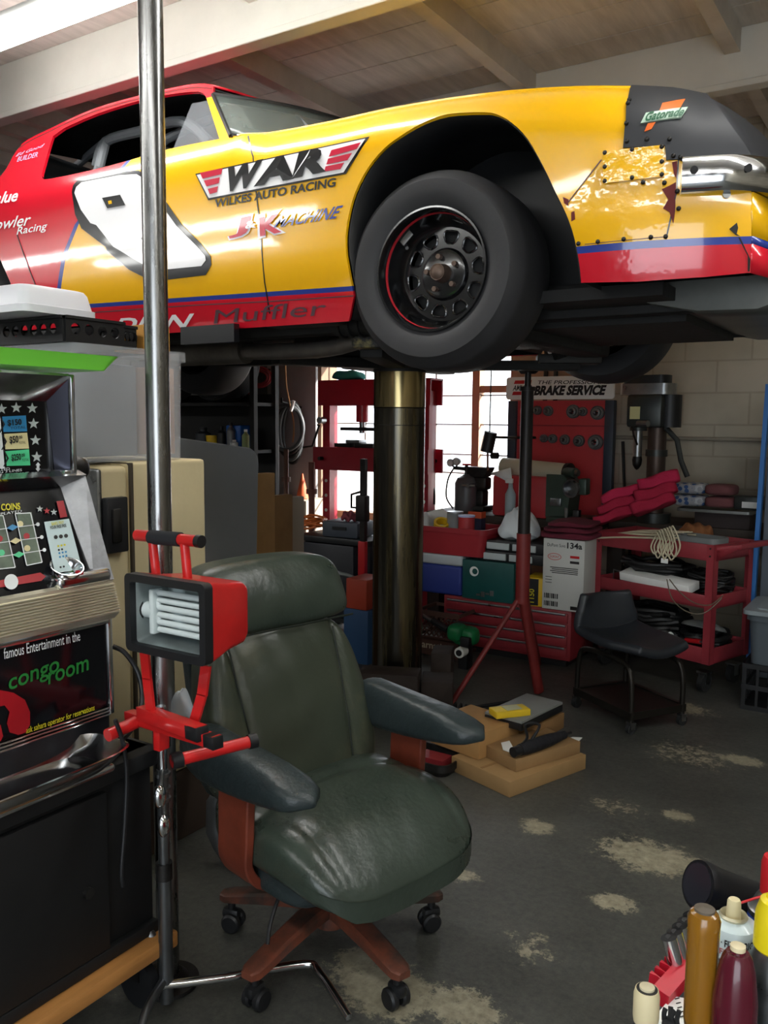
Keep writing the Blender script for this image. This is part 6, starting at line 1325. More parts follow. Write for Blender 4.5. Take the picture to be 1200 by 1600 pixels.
# ================================================================== right side: drill press, service cart, stool, bins; boxes on the floor
# drill press on the bench
GX = 5.28
def dp(u, v, y=GX): return at(u, v, Y=y)
t = thing('drill_press', 'dark steel drill press standing on the bench against the block wall', 'drill press', (dp(1022, 700).x, GX, BT+.001))
GRM = mat('drill_gray', '#3a3d3b', .4, .5, var=.25, vs=8); cx_ = dp(1024, 700).x; hx_ = dp(1000, 680).x
b = WMB(t); zt = dp(1020, 603).z; b.cyl((cx_, GX+.03, BT), (cx_, GX+.03, zt), .055, mat('drill_column', '#4d4039', .45, .5, var=.3, vs=9), n=28); zc_ = dp(1024, 708).z; b.cyl((cx_, GX+.03, zc_-.02), (cx_, GX+.03, zc_+.02), .065, GRM, n=28); b.build('column', t)
b = WMB(t); z0_, z1_ = dp(1015, 617).z, dp(1015, 600).z; x0_, x1_ = dp(972, 610).x, dp(1058, 610).x
b.prism([(x0_+.05+.05*math.cos(a), .07*math.sin(a)) for a in [PI/2+PI*i/10 for i in range(11)]]+[(x1_-.06+.06*math.cos(a), .09*math.sin(a)) for a in [-PI/2+PI*i/10 for i in range(11)]], z1_-z0_, STEEL, Matrix.Translation((0, GX-.02, z0_)))
b.prism([(x0_+.07+.05*math.cos(a), .06*math.sin(a)) for a in [PI/2+PI*i/10 for i in range(11)]]+[(x1_-.08+.05*math.cos(a), .08*math.sin(a)) for a in [-PI/2+PI*i/10 for i in range(11)]], .05, BLACK, Matrix.Translation((0, GX-.02, z1_))); b.build('belt_cover', t)
b = WMB(t); zb_, zt2 = dp(1000, 668).z, z0_; b.box2((hx_-.055, GX-.12, zb_), (cx_+.06, GX+.08, zt2), GRM, bev=.02); b.box2((hx_-.03, GX-.126, dp(1000, 655).z), (hx_+.03, GX-.12, dp(1000, 636).z), mat('drill_plate', '#c9c58e', .5)); b.build('head', t)
b = WMB(t); b.cyl((hx_, GX-.04, dp(1000, 714).z), (hx_, GX-.04, zb_), .026, STEEL, n=20); b.cyl((hx_, GX-.04, zb_-.02), (hx_, GX-.04, zb_), .05, GRM, n=20); b.build('quill', t)
b = WMB(t); b.lathe([(0, dp(1000, 734).z), (.012, dp(1000, 732).z), (.026, dp(1000, 726).z), (.03, dp(1000, 718).z), (.026, dp(1000, 713).z), (0, dp(1000, 712).z)], DSTEEL, Matrix.Translation((hx_, GX-.04, 0)), n=20, caps=False); b.build('chuck', t)
b = WMB(t); q = dp(1045, 640); b.cyl((q.x, GX+.02, dp(1045, 668).z), (q.x, GX+.02, z0_), .07, BLACK, n=24); b.build('motor', t)
b = WMB(t); b.tube([dp(1040, 668), dp(1058, 688), dp(1064, 720), dp(1074, 745)], .016, GRM); q = dp(1020, 662); b.tube([(hx_+.02, GX-.12, q.z), (hx_+.09, GX-.15, q.z)], .02, STEEL); b.tube([dp(986, 660, GX-.1), dp(990, 680, GX-.12), dp(996, 695, GX-.06)], .006, DSTEEL); b.build('feed_lever', t)
b = WMB(t); b.cyl((cx_, GX+.03, BT+.001), (cx_, GX+.03, BT+.06), .1, GRM, n=28); b.build('base', t)
p = dp(974, 730, 5.6); t = thing('broom_handle', 'thin dark rod leaning on the wall left of the drill press', 'rod', (p.x, 5.6, BT+.001)); b = WMB(t); b.tube([Vector((p.x+.03, 5.58, BT+.008)), dp(973, 690, 5.66)], .011, BLACK); b.build('rod', t)
# red service cart, turned a little
cu = Vector((-math.cos(R(19)), math.sin(R(19)), 0)); cv = Vector((math.sin(R(19)), math.cos(R(19)), 0)); FR = Vector((-.93, 4.56, 0))
CWd, CDp = .74, .38
def cpt(a, b_, z): return FR+cu*a+cv*b_+Vector((0, 0, z))
t = thing('service_cart', 'red three shelf service cart loaded with cables and towels', 'cart', cpt(CWd/2, CDp/2, 0), -R(19))
CRT = mat('cart_red', '#8c3038', .42, var=.18, vs=6)
ztop = at(1137, 852, D=(cpt(0, 0, .7)-CAM).dot(FWD)).z; zsh_ = [ztop-.085, at(1133, 953, D=(cpt(0, 0, .4)-CAM).dot(FWD)).z, at(1137, 1040, D=(cpt(0, 0, .15)-CAM).dot(FWD)).z]
print('cart', ztop, zsh_)
hw, hd = CWd/2, CDp/2
for i, z in enumerate(zsh_):
    hgt = [.085, .07, .085][i]; b = MB(); b.box((0, 0, z+.006), (CWd, CDp, .008), CRT)
    for s in (-1, 1): b.box((0, s*(hd-.004), z+hgt/2), (CWd, .008, hgt), CRT, bev=.002); b.box((s*(hw-.004), 0, z+hgt/2), (.008, CDp, hgt), CRT, bev=.002)
    b.build('shelf_tray', t)
for sx_ in (-1, 1):
    for sy_ in (-1, 1):
        b = MB(); x, y = sx_*hw, sy_*hd
        b.box2((x-sx_*.04, y+sy_*.003, zsh_[2]), (x+sx_*.003, y-sy_*.0, ztop), CRT); b.box2((x+sx_*.003, y-sy_*.04, zsh_[2]), (x-sx_*.0, y+sy_*.003, ztop), CRT)
        for z in (.02, .06): b.sph((x-sx_*.02, y+sy_*.004, ztop-z), .005, DSTEEL, 8)
        b.build('corner_post', t)
        c_ = MB(); c_.cyl((x-sx_*.05-.015, y-sy_*.05, .05), (x-sx_*.05+.015, y-sy_*.05, .05), .05, RUBBER, n=22); c_.box((x-sx_*.05, y-sy_*.05, .105), (.06, .06, .01), STEEL)
        for q in (-.021, .021): c_.box((x-sx_*.05+q, y-sy_*.05, .075), (.004, .035, .065), STEEL)
        c_.build('caster', t)
b = MB(); b.tube([(hw, -hd+.03, ztop-.02), (hw+.11, -hd+.05, ztop+.0), (hw+.11, hd-.05, ztop+.0), (hw, hd-.03, ztop-.02)], .014, CRT); b.add([(hw, -hd+.02, ztop-.005), (hw+.10, -hd+.04, ztop+.01), (hw+.10, -hd+.04, ztop-.015), (hw, -hd+.02, ztop-.085)], [(0, 1, 2, 3)], CRT); b.build('push_handle', t, solid=.003)
# loads of the cart
def on_cart(nm, lab, cat, a, b_, z, rz=0, grp=None): return thing(nm, lab, cat, cpt(a, b_, z), -R(19)+rz, grp)
CBL = mat('cable_black', '#141516', .5)
def coil(t, rx_, ry_, n, r_, h, seed, m=None):
    rnd = random.Random(seed); b = MB(); pts = []
    for i in range(n*14):
        a = i*2*PI/14; k = .72+.28*rnd.random(); pts.append((rx_*k*math.cos(a), ry_*k*math.sin(a), r_+h*(.15+.7*i/(n*14))+h*.12*rnd.random()))
    b.tube(pts, r_, m or CBL, n=7, sm=2); b.build('loops', t)
t = on_cart('cable_coil', 'tangled black cables on the middle shelf of the red cart', 'cable', .46, .2, zsh_[1]+.012); coil(t, .22, .15, 9, .012, .17, 1)
t = on_cart('cable_coil', 'thin black cables at the right end of the middle cart shelf', 'cable', .15, .24, zsh_[1]+.012); coil(t, .12, .13, 8, .009, .15, 2)
t = on_cart('cable_coil', 'big heap of black hose on the bottom shelf of the red cart', 'cable', .48, .21, zsh_[2]+.012); coil(t, .23, .17, 10, .016, .19, 3)
t = on_cart('cable_coil', 'black jumper cable coil under the round guard on the bottom cart shelf', 'cable', .14, .2, zsh_[2]+.012); coil(t, .12, .15, 7, .013, .11, 4)
p0, p1, p2, p3 = [at(u, v, D=4.42) for u, v in ((974, 906), (1100, 930), (1060, 912), (980, 902))]
t = on_cart('white_carton', 'flat white carton lying on the front of the middle cart shelf', 'box', .36, .06, zsh_[1]+.075); b = MB(); b.box((0, 0, .02), (.44, .1, .045), PAPER, (R(12), R(2), 0), bev=.002); b.build('carton', t)
b = MB(); b.text('INDUSTRIAL', RED, Tm()) if False else None
t = on_cart('wire_frame', 'bent thin metal frame standing at the left of the middle cart shelf', 'frame', .56, .05, zsh_[1]+.014); b = MB(); b.tube([(-.09, 0, 0), (-.09, 0, .10), (.15, .0, .075)], .004, STEEL); b.build('wire', t)
t = on_cart('round_guard', 'gray round metal guard on the bottom shelf of the red cart', 'guard', .14, .17, zsh_[2]+.145); b = MB(); b.lathe([(0, .035), (.06, .03), (.105, .012), (.115, 0), (.118, .004), (.105, .02), (.06, .036), (0, .042)], mat('guard_gray', '#8d9290', .45, .4), Tm((0, 0, 0), (R(-14), 0, 0)), n=36, caps=False); b.build('dish', t)
t = on_cart('flashlight', 'red handled tool on the right of the bottom cart shelf', 'tool', .10, .02, zsh_[2]+.10); b = MB(); b.tube([(-.05, 0, 0), (.04, -.01, .012)], .013, RED); b.build('grip', t); b = MB(); b.tube([(.04, -.01, .012), (.085, -.012, .018)], .007, STEEL); b.build('shank', t)
t = on_cart('white_plug', 'small white plug among the black hose on the bottom cart shelf', 'plug', .27, .03, zsh_[2]+.09); b = MB(); b.cyl((0, 0, 0), (.03, -.01, .02), .018, PAPER, n=14); b.build('plug_body', t)
for i, pts in enumerate(([(1042, 905), (1050, 935), (1072, 955), (1100, 958), (1128, 935)], [(1046, 905), (1062, 925), (1085, 942), (1110, 945), (1130, 930)])):
    b = MB(); b.tube([at(u, v, D=4.33) for u, v in pts], .003, mat('thin_wire', '#5d5546', .5), n=6, sm=5); tag(b.build('loose_wire'), ['thin wire drooping in a long loop over the middle lip of the red cart', 'shorter thin wire over the middle lip of the red cart'][i], 'wire', 'loose wires on the cart')
# on top: rope bundle, red towels
TOWR = mat('red_towel', '#a51f3c', .95, var=.14, vs=10, bump=.2, bs=70); TOWR2 = mat('red_towel_bright', '#c0284e', .95, var=.1, vs=10, bump=.2, bs=70)
zT = zsh_[0]+.012
t = on_cart('rope_bundle', 'folded bundle of beige braided cord under the red towels', 'rope', .50, .10, zT)
b = MB(); ROP = mat('beige_cord', '#c4bb9f', .85); rnd = random.Random(3)
for i in range(15):
    y = -.11+.016*i+.004*rnd.random(); zz = .012+.055*rnd.random(); j = .02*rnd.random(); b.tube([(-.25-j, y, .010+zz*.4), (-.05, y+.012*rnd.random(), zz+.012), (.15, y-.01*rnd.random(), zz+.03), (.27+j, y-.01, zz+.035+.015*rnd.random())], .0052, ROP, n=7, sm=3)
for k in range(7):
    x = .18+.02*k; b.tube([(x-.05, -.10, .09), (x, -.135-.006*k, .11+.008*k), (x+.035, -.15, .06-.012*(k % 3)), (x+.01, -.155, -.005-.02*(k % 2)), (x-.02, -.15, .03), (x-.015, -.12, .085)], .0042, ROP, n=7, sm=5)
b.tube([(.26, -.15, .06), (.24, -.16, .0), (.25, -.155, -.03)], .004, ROP); b.box((.25, -.155, -.035), (.04, .006, .025), PAPER)
b.build('cord_strands', t)
def towel(nm, lab, u, v, y_, w, d, h, rot, m, seed, grp='red towels on the cart'):
    p = at(u, v, Y=y_); t = thing(nm, lab, 'towel', p, 0, grp, rot=rot); b = MB()
    b.pillow(lambda x, y, z: (w/2*x, d/2*y, h/2+h/2*z+(.010*math.sin(x*3+seed)+.006*math.sin(y*5+seed*2)+.006*math.sin(x*9+y*4))*(.4+.3*z)), m, 12, 7); b.build('cloth', t); return t
# each towel is folded thick, lies across the cord bundle and climbs towards the drill press
def towel2(lab, p0, p1, z0, dp_, h, m, seed, rz):
    A, B = at(*p0, Y=4.84), at(*p1, Y=4.90); L = (B-A).length; t = thing('red_towel', lab, 'towel', A+Vector((0, 0, z0)), 0, 'red towels on the cart'); d = (B-A).normalized(); M = frame((0, 0, 0), d, Vector((.12, 1, 0)))
    b = MB(M); b.pillow(lambda x, y, z: (L*.5+L*.5*x, dp_*.5+dp_*.5*y, h*.5+h*.5*z+.006*math.sin(x*3+seed)*(1+z)*.5+.004*math.sin(y*6+x*5+seed)), m, 14, 9); b.build('cloth', t); return t
for i, lab in enumerate(('lowest red towel of the left stack on the red cart', 'second red towel of the left stack on the red cart', 'topmost red towel of the left stack on the red cart')):
    towel2(lab, (928+6*i, 821-17*i), (992+5*i, 801-17*i), 0, .24, .054, (TOWR, TOWR, TOWR2)[i], i, 0)
for i, lab in enumerate(('lowest red towel of the taller stack on the red cart', 'middle red towel of the taller stack on the red cart', 'topmost red towel of the taller stack beside the drill press')):
    towel2(lab, (988+5*i, 806-20*i), (1056+4*i, 782-16*i), 0, .25, .066, (TOWR, TOWR, TOWR2)[i], i+4, 0)
# behind: crate with tray, printed towels, small device
KY = 5.22
def kb(u, v, y=KY): return at(u, v, Y=y)
zk = kb(1110, 800).z; k0_, k1_ = kb(1062, 800), kb(1178, 800)
t = thing('dark_carton', 'dark brown carton on the bench behind the red cart', 'box', ((k0_.x+k1_.x)/2+.03, KY+.17, BT+.001)); b = MB(); b.box((0, 0, (zk-BT)/2+.0), ((k1_.x-k0_.x)*.75, .3, max(.03, zk-BT)), mat('dark_carton', '#3a3231', .8), bev=.004); b.build('carton', t)
t = thing('flat_tray', 'thin gray metal tray carrying the printed towels', 'tray', ((k0_.x+k1_.x)/2, KY+.14, BT+max(.03, zk-BT)+.003)); b = MB(); b.prism(rrect(k1_.x-k0_.x, .42, .03), .006, GAL); b.prism(rrect((k1_.x-k0_.x)+.01, .43, .03), .016, GAL, Tm((0, 0, 0)), holes=[rrect((k1_.x-k0_.x)-.006, .414, .03)[::-1]]); b.build('sheet', t)
def printed():
    m = bpy.data.materials.new('printed_towel'); m.use_nodes = True; n, l = m.node_tree.nodes, m.node_tree.links; b = n['Principled BSDF']; b.inputs['Roughness'].default_value = .9
    tc = n.new('ShaderNodeTexCoord'); v = n.new('ShaderNodeTexVoronoi'); v.inputs['Scale'].default_value = 26; l.new(tc.outputs['Object'], v.inputs['Vector']); r = n.new('ShaderNodeValToRGB'); r.color_ramp.interpolation = 'CONSTANT'
    r.color_ramp.elements[0].color = lin('#2d4a78'); r.color_ramp.elements[1].color = lin('#8d8f93'); r.color_ramp.elements[1].position = .35; e = r.color_ramp.elements.new(.6); e.color = lin('#a9abb0'); l.new(v.outputs['Distance'], r.inputs['Fac']); l.new(r.outputs['Color'], b.inputs['Base Color']); return m
PRT = printed(); BRT = mat('brown_towel', '#6f4446', .95)
for i, lab in enumerate(('lower blue and gray printed towel rolled on the gray tray', 'upper blue and gray printed towel rolled on the gray tray')):
    p = kb(1098, 773-14*i); z = BT+max(.03, zk-BT)+.022+.072*i; t = thing('printed_towel', lab, 'towel', (p.x-.01, KY+.1, z), -R(4), 'printed towels on the tray')
    b = MB(); b.pillow(lambda x, y, z_: (-.08+.10*x, .09*y, .034+.034*z_), PRT, 8, 4); b.build('printed_end', t); b = MB(); b.pillow(lambda x, y, z_: (.10+.085*x, .09*y, .034+.033*z_), BRT, 8, 4); b.build('brown_end', t)
p = kb(1155, 786, 4.98); t = thing('small_device', 'small gray meter with a pale strip at the right end of the tray', 'meter', (p.x, KY+.06, BT+max(.03, zk-BT)+.022)); b = MB(); b.box((0, 0, .04), (.15, .1, .08), GRM, bev=.008); b.build('case', t); b = MB(); b.box((.02, -.052, .03), (.1, .006, .035), PAPER); b.build('display', t)
t = on_cart('parts_pan', 'gray plastic pan with a red and white sticker on top of the red cart', 'pan', .155, .10, zT); b = MB(); totef(b, .30, .16, .10, mat('pan_gray', '#6c7070', .5), .9, .006, .006); b.build('tub', t)
b = MB(); b.box((.03, -.079, .03), (.06, .004, .035), RED); b.box((.075, -.079, .03), (.04, .004, .03), PAPER); b.build('sticker', t)
t = on_cart('brown_bag', 'crumpled brown paper bag behind the rope bundle on the cart', 'bag', .27, .26, zT); b = MB(); b.pillow(lambda x, y, z: (.09*x, .07*y, .07+.07*z+.01*math.sin(x*7+y*5)), mat('brown_paper', '#7d4f2c', .85, bump=.3, bs=30), 9, 3); b.build('bag_body', t)
# blue rack upright with gray box at the frame's right edge
t = thing('blue_locker', 'narrow bright blue metal locker edge beyond the red cart', 'locker', (0, 0, 0)); q0_, q1_ = at(1196, 600, Y=5.0), at(1179, 838, Y=5.0)
t.location = (q0_.x+.25, 5.1, 0); LOC = mat('locker_blue', '#2f6fb4', .4); LOG = mat('locker_gray', '#5d646b', .5)
b = WMB(t); b.loft([[(x+dx, y, z) for dx, y in ((0, 5.0), (.022, 5.0), (.022, 5.05), (0, 5.05))] for x, z in ((q1_.x-(q0_.x-q1_.x)*.9, .0), (q1_.x, q1_.z), (q0_.x, q0_.z))], LOC); b.build('edge_post', t)
b = WMB(t); b.box2((q0_.x+.02, 5.051, .0), (q0_.x+.5, 5.19, q0_.z-.15), LOG, bev=.01); b.build('body', t)
# gray totes at the right edge on a black crate
RY_ = 4.42; r0_ = at(1157, 980, Y=RY_)
zcr = at(1180, 1040, Y=RY_).z; zl = at(1180, 962, Y=RY_).z
t = thing('black_crate', 'black plastic crate on the floor at the right edge under the gray tote', 'crate', (r0_.x+.23, RY_+.2, 0)); b = MB()
for z in (.012, zcr*.5, zcr-.012):
    for s in (-1, 1): b.box((0, s*.18, z), (.42, .012, .024), BLACK); b.box((s*.21, 0, z), (.012, .36, .024), BLACK)
for k in range(8):
    for s in (-1, 1): b.box((-.2+.057*k, s*.18, zcr/2), (.012, .01, zcr), BLACK); b.box((s*.21, -.17+.049*k, zcr/2), (.01, .012, zcr), BLACK)
b.box((0, 0, .006), (.42, .36, .01), BLACK); b.build('basket', t)
t = thing('gray_tote', 'gray lidded plastic tote on the black crate at the right edge', 'tote', (r0_.x+.24, RY_+.2, zcr+.002)); b = MB(); totef(b, .44, .40, zl-zcr, mat('tote_gray', '#4b5359', .45), .88); b.build('tub', t)
b = MB(); b.prism(rrect(.47, .43, .04), .022, mat('tote_lid', '#7d868a', .45), Tm((0, 0, zl-zcr))); b.prism(rrect(.36, .32, .03), .03, MATS['tote_lid'], Tm((0, 0, zl-zcr))); b.build('lid', t, bev=.004)
t = thing('green_lid', 'green plastic tub lid lying on the gray tote', 'lid', (r0_.x+.27, RY_+.24, zl+.034)); b = MB(); b.cyl((0, 0, 0), (0, 0, .035), .11, mat('green_lid', '#1f8a3a', .4), n=28); b.build('cap', t)
# ---- rolling tractor seat stool
st_c = (at(985, 1155, Z=0)+at(885, 1088, Z=0)*0+at(870, 1095, Z=0)+at(1000, 1092, Z=0))/3
f_a, f_b, f_c = at(984, 1152, Z=0), at(876, 1098, Z=0), at(1000, 1092, Z=0)
sd = (f_a-f_b).normalized(); print('stool', f_a, f_b, f_c, (f_a-f_b).length, (f_c-f_a).length)
SL = max(.36, min(.46, (f_a-f_b).length)); sn = Vector((-sd.y, sd.x, 0)); o_ = f_a-sd*SL/2+sn*.18
t = thing('shop_stool', 'black tractor seat shop stool on casters in front of the red cart', 'stool', o_, math.atan2(sd.y, sd.x)); SEB = mat('seat_vinyl', '#24282d', .42, var=.15, bump=.05, bs=40)
STF = mat('stool_tube', '#2d2a26', .4, .7, var=.3)
z_s = .33
def ts(i, j):     # seat shell: i along the seat, back (0) to front (1); j across
    s, w = i, 2*j-1; x = -.20+.44*sstep(.25, 1, s)*1.0+.0; 
    if s < .35: k = s/.35; x = -.235+.05*k; z = .235-.19*k**1.2
    else: k = (s-.35)/.65; x = -.185+.42*k; z = .045-.02*math.sin(PI*k)-.03*max(0, k-.7)**1.5*3
    hwid = .19*(1-.25*max(0, .3-s)/.3)*(1-.25*max(0, s-.75)/.25); z2 = z+.035*w*w*(1 if s > .2 else .3)+(.0 if s > .35 else 0); x2 = x+(.06*w*w if s < .4 else 0)*(1-s/.4 if s < .4 else 0)
    return (x2, w*hwid, z_s+z2)
b = MB(); b.grid(ts, 26, 18, SEB); o = b.build('seat', t, solid=.045, angle=80); o.modifiers.new('Sub', 'SUBSURF').render_levels = 1
for s in (-1, 1):
    b = MB(); b.tube([(-.20, s*.15, .055), (-.19, s*.15, .25), (-.14, s*.14, .31), (.12, s*.14, .31), (.19, s*.15, .25), (.2, s*.15, .055)], .0125, STF, sm=5, n=12); b.build('leg_frame', t)
b = MB(); b.box((0, 0, .09), (.40, .32, .012), STF); b.box((0, -.155, .085), (.42, .02, .035), STF); b.box((0, .155, .085), (.42, .02, .035), STF); b.box((.2, 0, .085), (.02, .3, .035), STF); b.box((-.2, 0, .085), (.02, .3, .035), STF); b.build('tool_platform', t)
for x in (-.2, .2):
    for y in (-.15, .15): b = MB(); b.cyl((x-.01, y, .025), (x+.01, y, .025), .025, RUBBER, n=16); b.box((x, y, .052), (.035, .03, .008), STEEL); b.box((x-.014, y, .037), (.003, .026, .03), STEEL); b.box((x+.014, y, .037), (.003, .026, .03), STEEL); b.build('caster', t)
# ---- cartons on the floor
A_, B_, C_ = at(705, 1204, Z=0), at(796, 1247, Z=0), at(906, 1198, Z=0)
CFL1 = mat('flat_carton', '#99794f', .75, var=.1, vs=5); CFL2 = mat('carton_mid', '#8f7049', .8, var=.1, vs=5)
t = thing('flat_carton', 'long flat cardboard box lying lowest on the floor beside the chair', 'box', B_); b = WMB(t); h1 = .062; M_, L_, D_2 = up_box(b, A_, B_, C_, h1, CFL1, .003); b.box((L_*.5, D_2*.5, h1+.0008), (L_*.96, .012, .0012), CARD2, M=M_); b.build('carton', t)
t = thing('small_carton', 'thin cardboard box in the middle of the stack on the floor', 'box', B_); A2_, B2_, C2_ = at(752, 1180, Z=h1), at(806, 1207, Z=h1), at(880, 1166, Z=h1); b = WMB(t)
bb = WMB(t); up_box(b, A2_+Vector((0, 0, 0)), B2_, C2_, .05, CFL2, .002); 
for v in range(len(b.v)): b.v[v] = b.v[v]+Vector((0, 0, .001))
b.build('carton', t); h2 = h1+.052
z3 = h1+.002
A3, B3, C3 = at(672, 1160, Z=z3), at(748, 1188, Z=z3), at(800, 1158, Z=z3); h3 = .105
t = thing('shipping_carton', 'cardboard shipping box with up arrows printed on its side', 'box', B3); b = WMB(t); M_, L_, D_2 = up_box(b, A3, B3, C3, h3, CARD, .003)
n_ = (C3-B3).normalized(); Mx = frame(B3+Vector((0, 0, z3*0)), n_, (0, 0, 1)); w3 = (C3-B3).length
zoff = B3.z
for k in range(3):
    xk = w3*(.52+.14*k); b.add([Vector(Mx @ Vector((x+xk, z+.03, .0012))) for x, z in ((-.006, 0), (.006, 0), (.006, .025), (.014, .025), (0, .045), (-.014, .025), (-.006, .025))], [list(range(7))], INK); b.add([Vector(Mx @ Vector((x+xk, z+.022, .0012))) for x, z in ((-.016, 0), (.016, 0), (.016, .004), (-.016, .004))], [(0, 1, 2, 3)], INK)
b.build('carton', t)
z4 = z3+h3
t = thing('binder_case', 'flat gray and black case lying across the shipping box', 'case', at(818, 1108, Z=z4)); A4, B4, C4 = at(757, 1116, Z=z4+.01), at(815, 1132, Z=z4+.01), at(884, 1102, Z=z4+.01)
b = WMB(t); up_box(b, A4, B4, C4, .012, mat('case_gray', '#7c7f7c', .4, var=.1), .003); b.build('lid', t)
b = WMB(t); up_box(b, A4+Vector((0, 0, -.03)), B4+Vector((0, 0, -.03)), C4+Vector((0, 0, -.03)), .029, BLACK, .003); b.build('tub', t)
for v in t.children: pass
t = thing('prop_carton', 'dark cardboard box behind the shipping box holding up the gray case', 'box', at(860, 1150, Z=h1+.002)); A5, B5, C5 = at(805, 1150, Z=h1+.003), at(842, 1160, Z=h1+.003), at(884, 1138, Z=h1+.003); b = WMB(t); up_box(b, A5, B5, C5, .07, CARD2, .003); b.build('carton', t)
y0, y1 = at(773, 1122, Z=z4+.023), at(826, 1116, Z=z4+.023); t = thing('yellow_packet', 'yellow boxed packet lying on the flat gray case', 'packet', (y0+y1)/2, math.atan2((y1-y0).y, (y1-y0).x)); b = MB(); b.box((0, .02, .014), ((y1-y0).length, .075, .028), mat('yellow_card', '#e0bd2a', .5), bev=.003); b.build('carton', t); b = MB(); b.box((.01, .02, .0285), (.07, .055, .002), mat('packet_window', '#b5b48a', .3)); b.build('label_panel', t)
u0_, u1_ = at(812, 1172, Z=h2+.028), at(882, 1148, Z=h2+.028); t = thing('folded_umbrella', 'short black folded umbrella lying on the thin cardboard box', 'umbrella', u0_); UM = mat('umbrella_cloth', '#15151a', .7, bump=.3, bs=40)
b = WMB(t); d_ = (u1_-u0_); b.tube([u0_+d_*k for k in (0, .15, .4, .7, 1.0)], [.022, .026, .027, .024, .016], UM, n=14); b.build('folded_cloth', t); b = WMB(t); b.tube([u0_-d_*.14, u0_+d_*.02], .02, BLACK, n=16); b.tube([u1_, u1_+d_*.15], .006, BLACK); b.build('handle', t)
b = WMB(t); b.tube([u0_+d_*.05+Vector((0, 0, .02)), u0_+Vector((.0, .07, .03)), u0_+Vector((-.03, .12, .06)), u0_+Vector((.03, .12, .07)), u0_+d_*.2+Vector((0, .02, .02))], .006, BLACK, sm=5); b.build('wrist_strap', t)
def sheet(nm, lab, pts, z, m=PAPER):
    P = [at(u, v, Z=z) for u, v in pts]; c = sum(P, Vector())/len(P); t = thing(nm, lab, 'paper', c); b = WMB(t); n = len(P); b.add(P+[p+Vector((0, 0, .002)) for p in P], [list(range(n)), list(range(n, 2*n))[::-1]]+[(i, (i+1) % n, n+(i+1) % n, n+i) for i in range(n)], m); b.build('sheet', t); return t
sheet('paper_tag', 'small white paper tag on the thin cardboard box beside the umbrella', [(783, 1161), (796, 1158), (801, 1167), (797, 1176), (786, 1172)], h2+.002)
sheet('paper_sheet', 'creased white paper sheet on the right end of the long flat box', [(862, 1160), (895, 1152), (910, 1153), (882, 1180), (866, 1172)], h1+.003)
# odds behind the chair
p = at(352, 1335, Z=0); t = thing('shovel', 'gray shovel blade standing on the floor behind the chair', 'shovel', at(355, 1352, Z=0.0)); q = at(355, 1352, Z=0)
b = WMB(t); b.loft([[q+Vector((x*RIGHT.x*k, x*RIGHT.y*k+.02*(1-(x/.085)**2)+yy, z)) for x in (-.085, -.05, 0, .05, .085)] for z, k, yy in ((.004, .15, 0), (.05, .6, .01), (.10, .95, .02), (.2, 1, .03), (.24, .7, .035))], mat('shovel_steel', '#6d6f70', .4, .7, var=.3), closed=False); b.build('blade', t, solid=.004); b = WMB(t); b.tube([q+Vector((0, .03, .2)), q+Vector((-.08, .2, .9))], .016, BLACK); b.build('handle', t)
t = thing('scrap_tray', 'low metal parts tray on the floor behind the chair arm', 'tray', at(672, 1195, Z=0)); b = MB(); totef(b, .26, .2, .05, DSTEEL, .9, .004, .005); b.box((0.02, 0, .03), (.12, .08, .03), DRED); b.build('pan', t)
t = thing('spring_coil', 'dark coil spring lying on the floor beside the tripod stand', 'spring', at(712, 1118, Z=0)+Vector((0, .02, .03))); b = MB(); b.tube([(.013*k/4-.08, .024*math.cos(k*.7), .024*math.sin(k*.7)) for k in range(60)], .005, INK, n=6); b.build('wire', t)
p0, p1 = at(722, 1108, Z=.012), at(800, 1096, Z=.012); t = thing('pry_bar', 'thin black bar lying on the floor in front of the tripod stand', 'bar', p0); b = WMB(t); b.tube([p0, p1], .009, INK); b.build('rod', t)
# ================================================================== corner of a tool cart with cans and drivers, right beside the camera
TZ = .66
P1, P2 = at(1000, 1600, Z=TZ), at(1100, 1432, Z=TZ); ed = (P2-P1).normalized(); nd = Vector((ed.y, -ed.x, 0))
if nd.dot(RIGHT) < 0: nd = -nd
t = thing('tool_trolley', 'gray tool trolley corner at the lower right carrying cans and drivers', 'trolley', (P1+P2)/2+nd*.25-ed*.1+Vector((0, 0, -TZ)), math.atan2(ed.y, ed.x))
TRG = mat('trolley_gray', '#35373a', .5, var=.2, vs=8)
Mi = local(t).inverted(); c1 = Mi @ P1; c2 = Mi @ P2; x0_, x1_ = c1.x-.35, c2.x+.12; yl = c1.y; s_ = 1 if (Mi @ (P1+nd)).y > yl else -1
b = MB(); b.box2((x0_, yl, TZ-.03), (x1_, yl+s_*.5, TZ), TRG, bev=.004); b.build('top_tray', t)
b = MB(); b.box2((x0_+.02, yl+s_*.02, .12), (x1_-.02, yl+s_*.48, TZ-.031), DRED); b.build('drawer_body', t)
for x in (x0_+.06, x1_-.06):
    for y in (.06, .44): c_ = MB(); c_.cyl((x-.012, yl+s_*y, .05), (x+.012, yl+s_*y, .05), .05, RUBBER); c_.box((x, yl+s_*y, .11), (.05, .05, .03), DSTEEL); c_.build('caster', t)
def can(nm, lab, u, vtop, r, D, body, bands=(), H=.17):
    p = at(u, vtop, D=D); h = p.z-TZ; t = thing(nm, lab, 'spray can', (p.x, p.y, TZ+.001)); return t, h, p
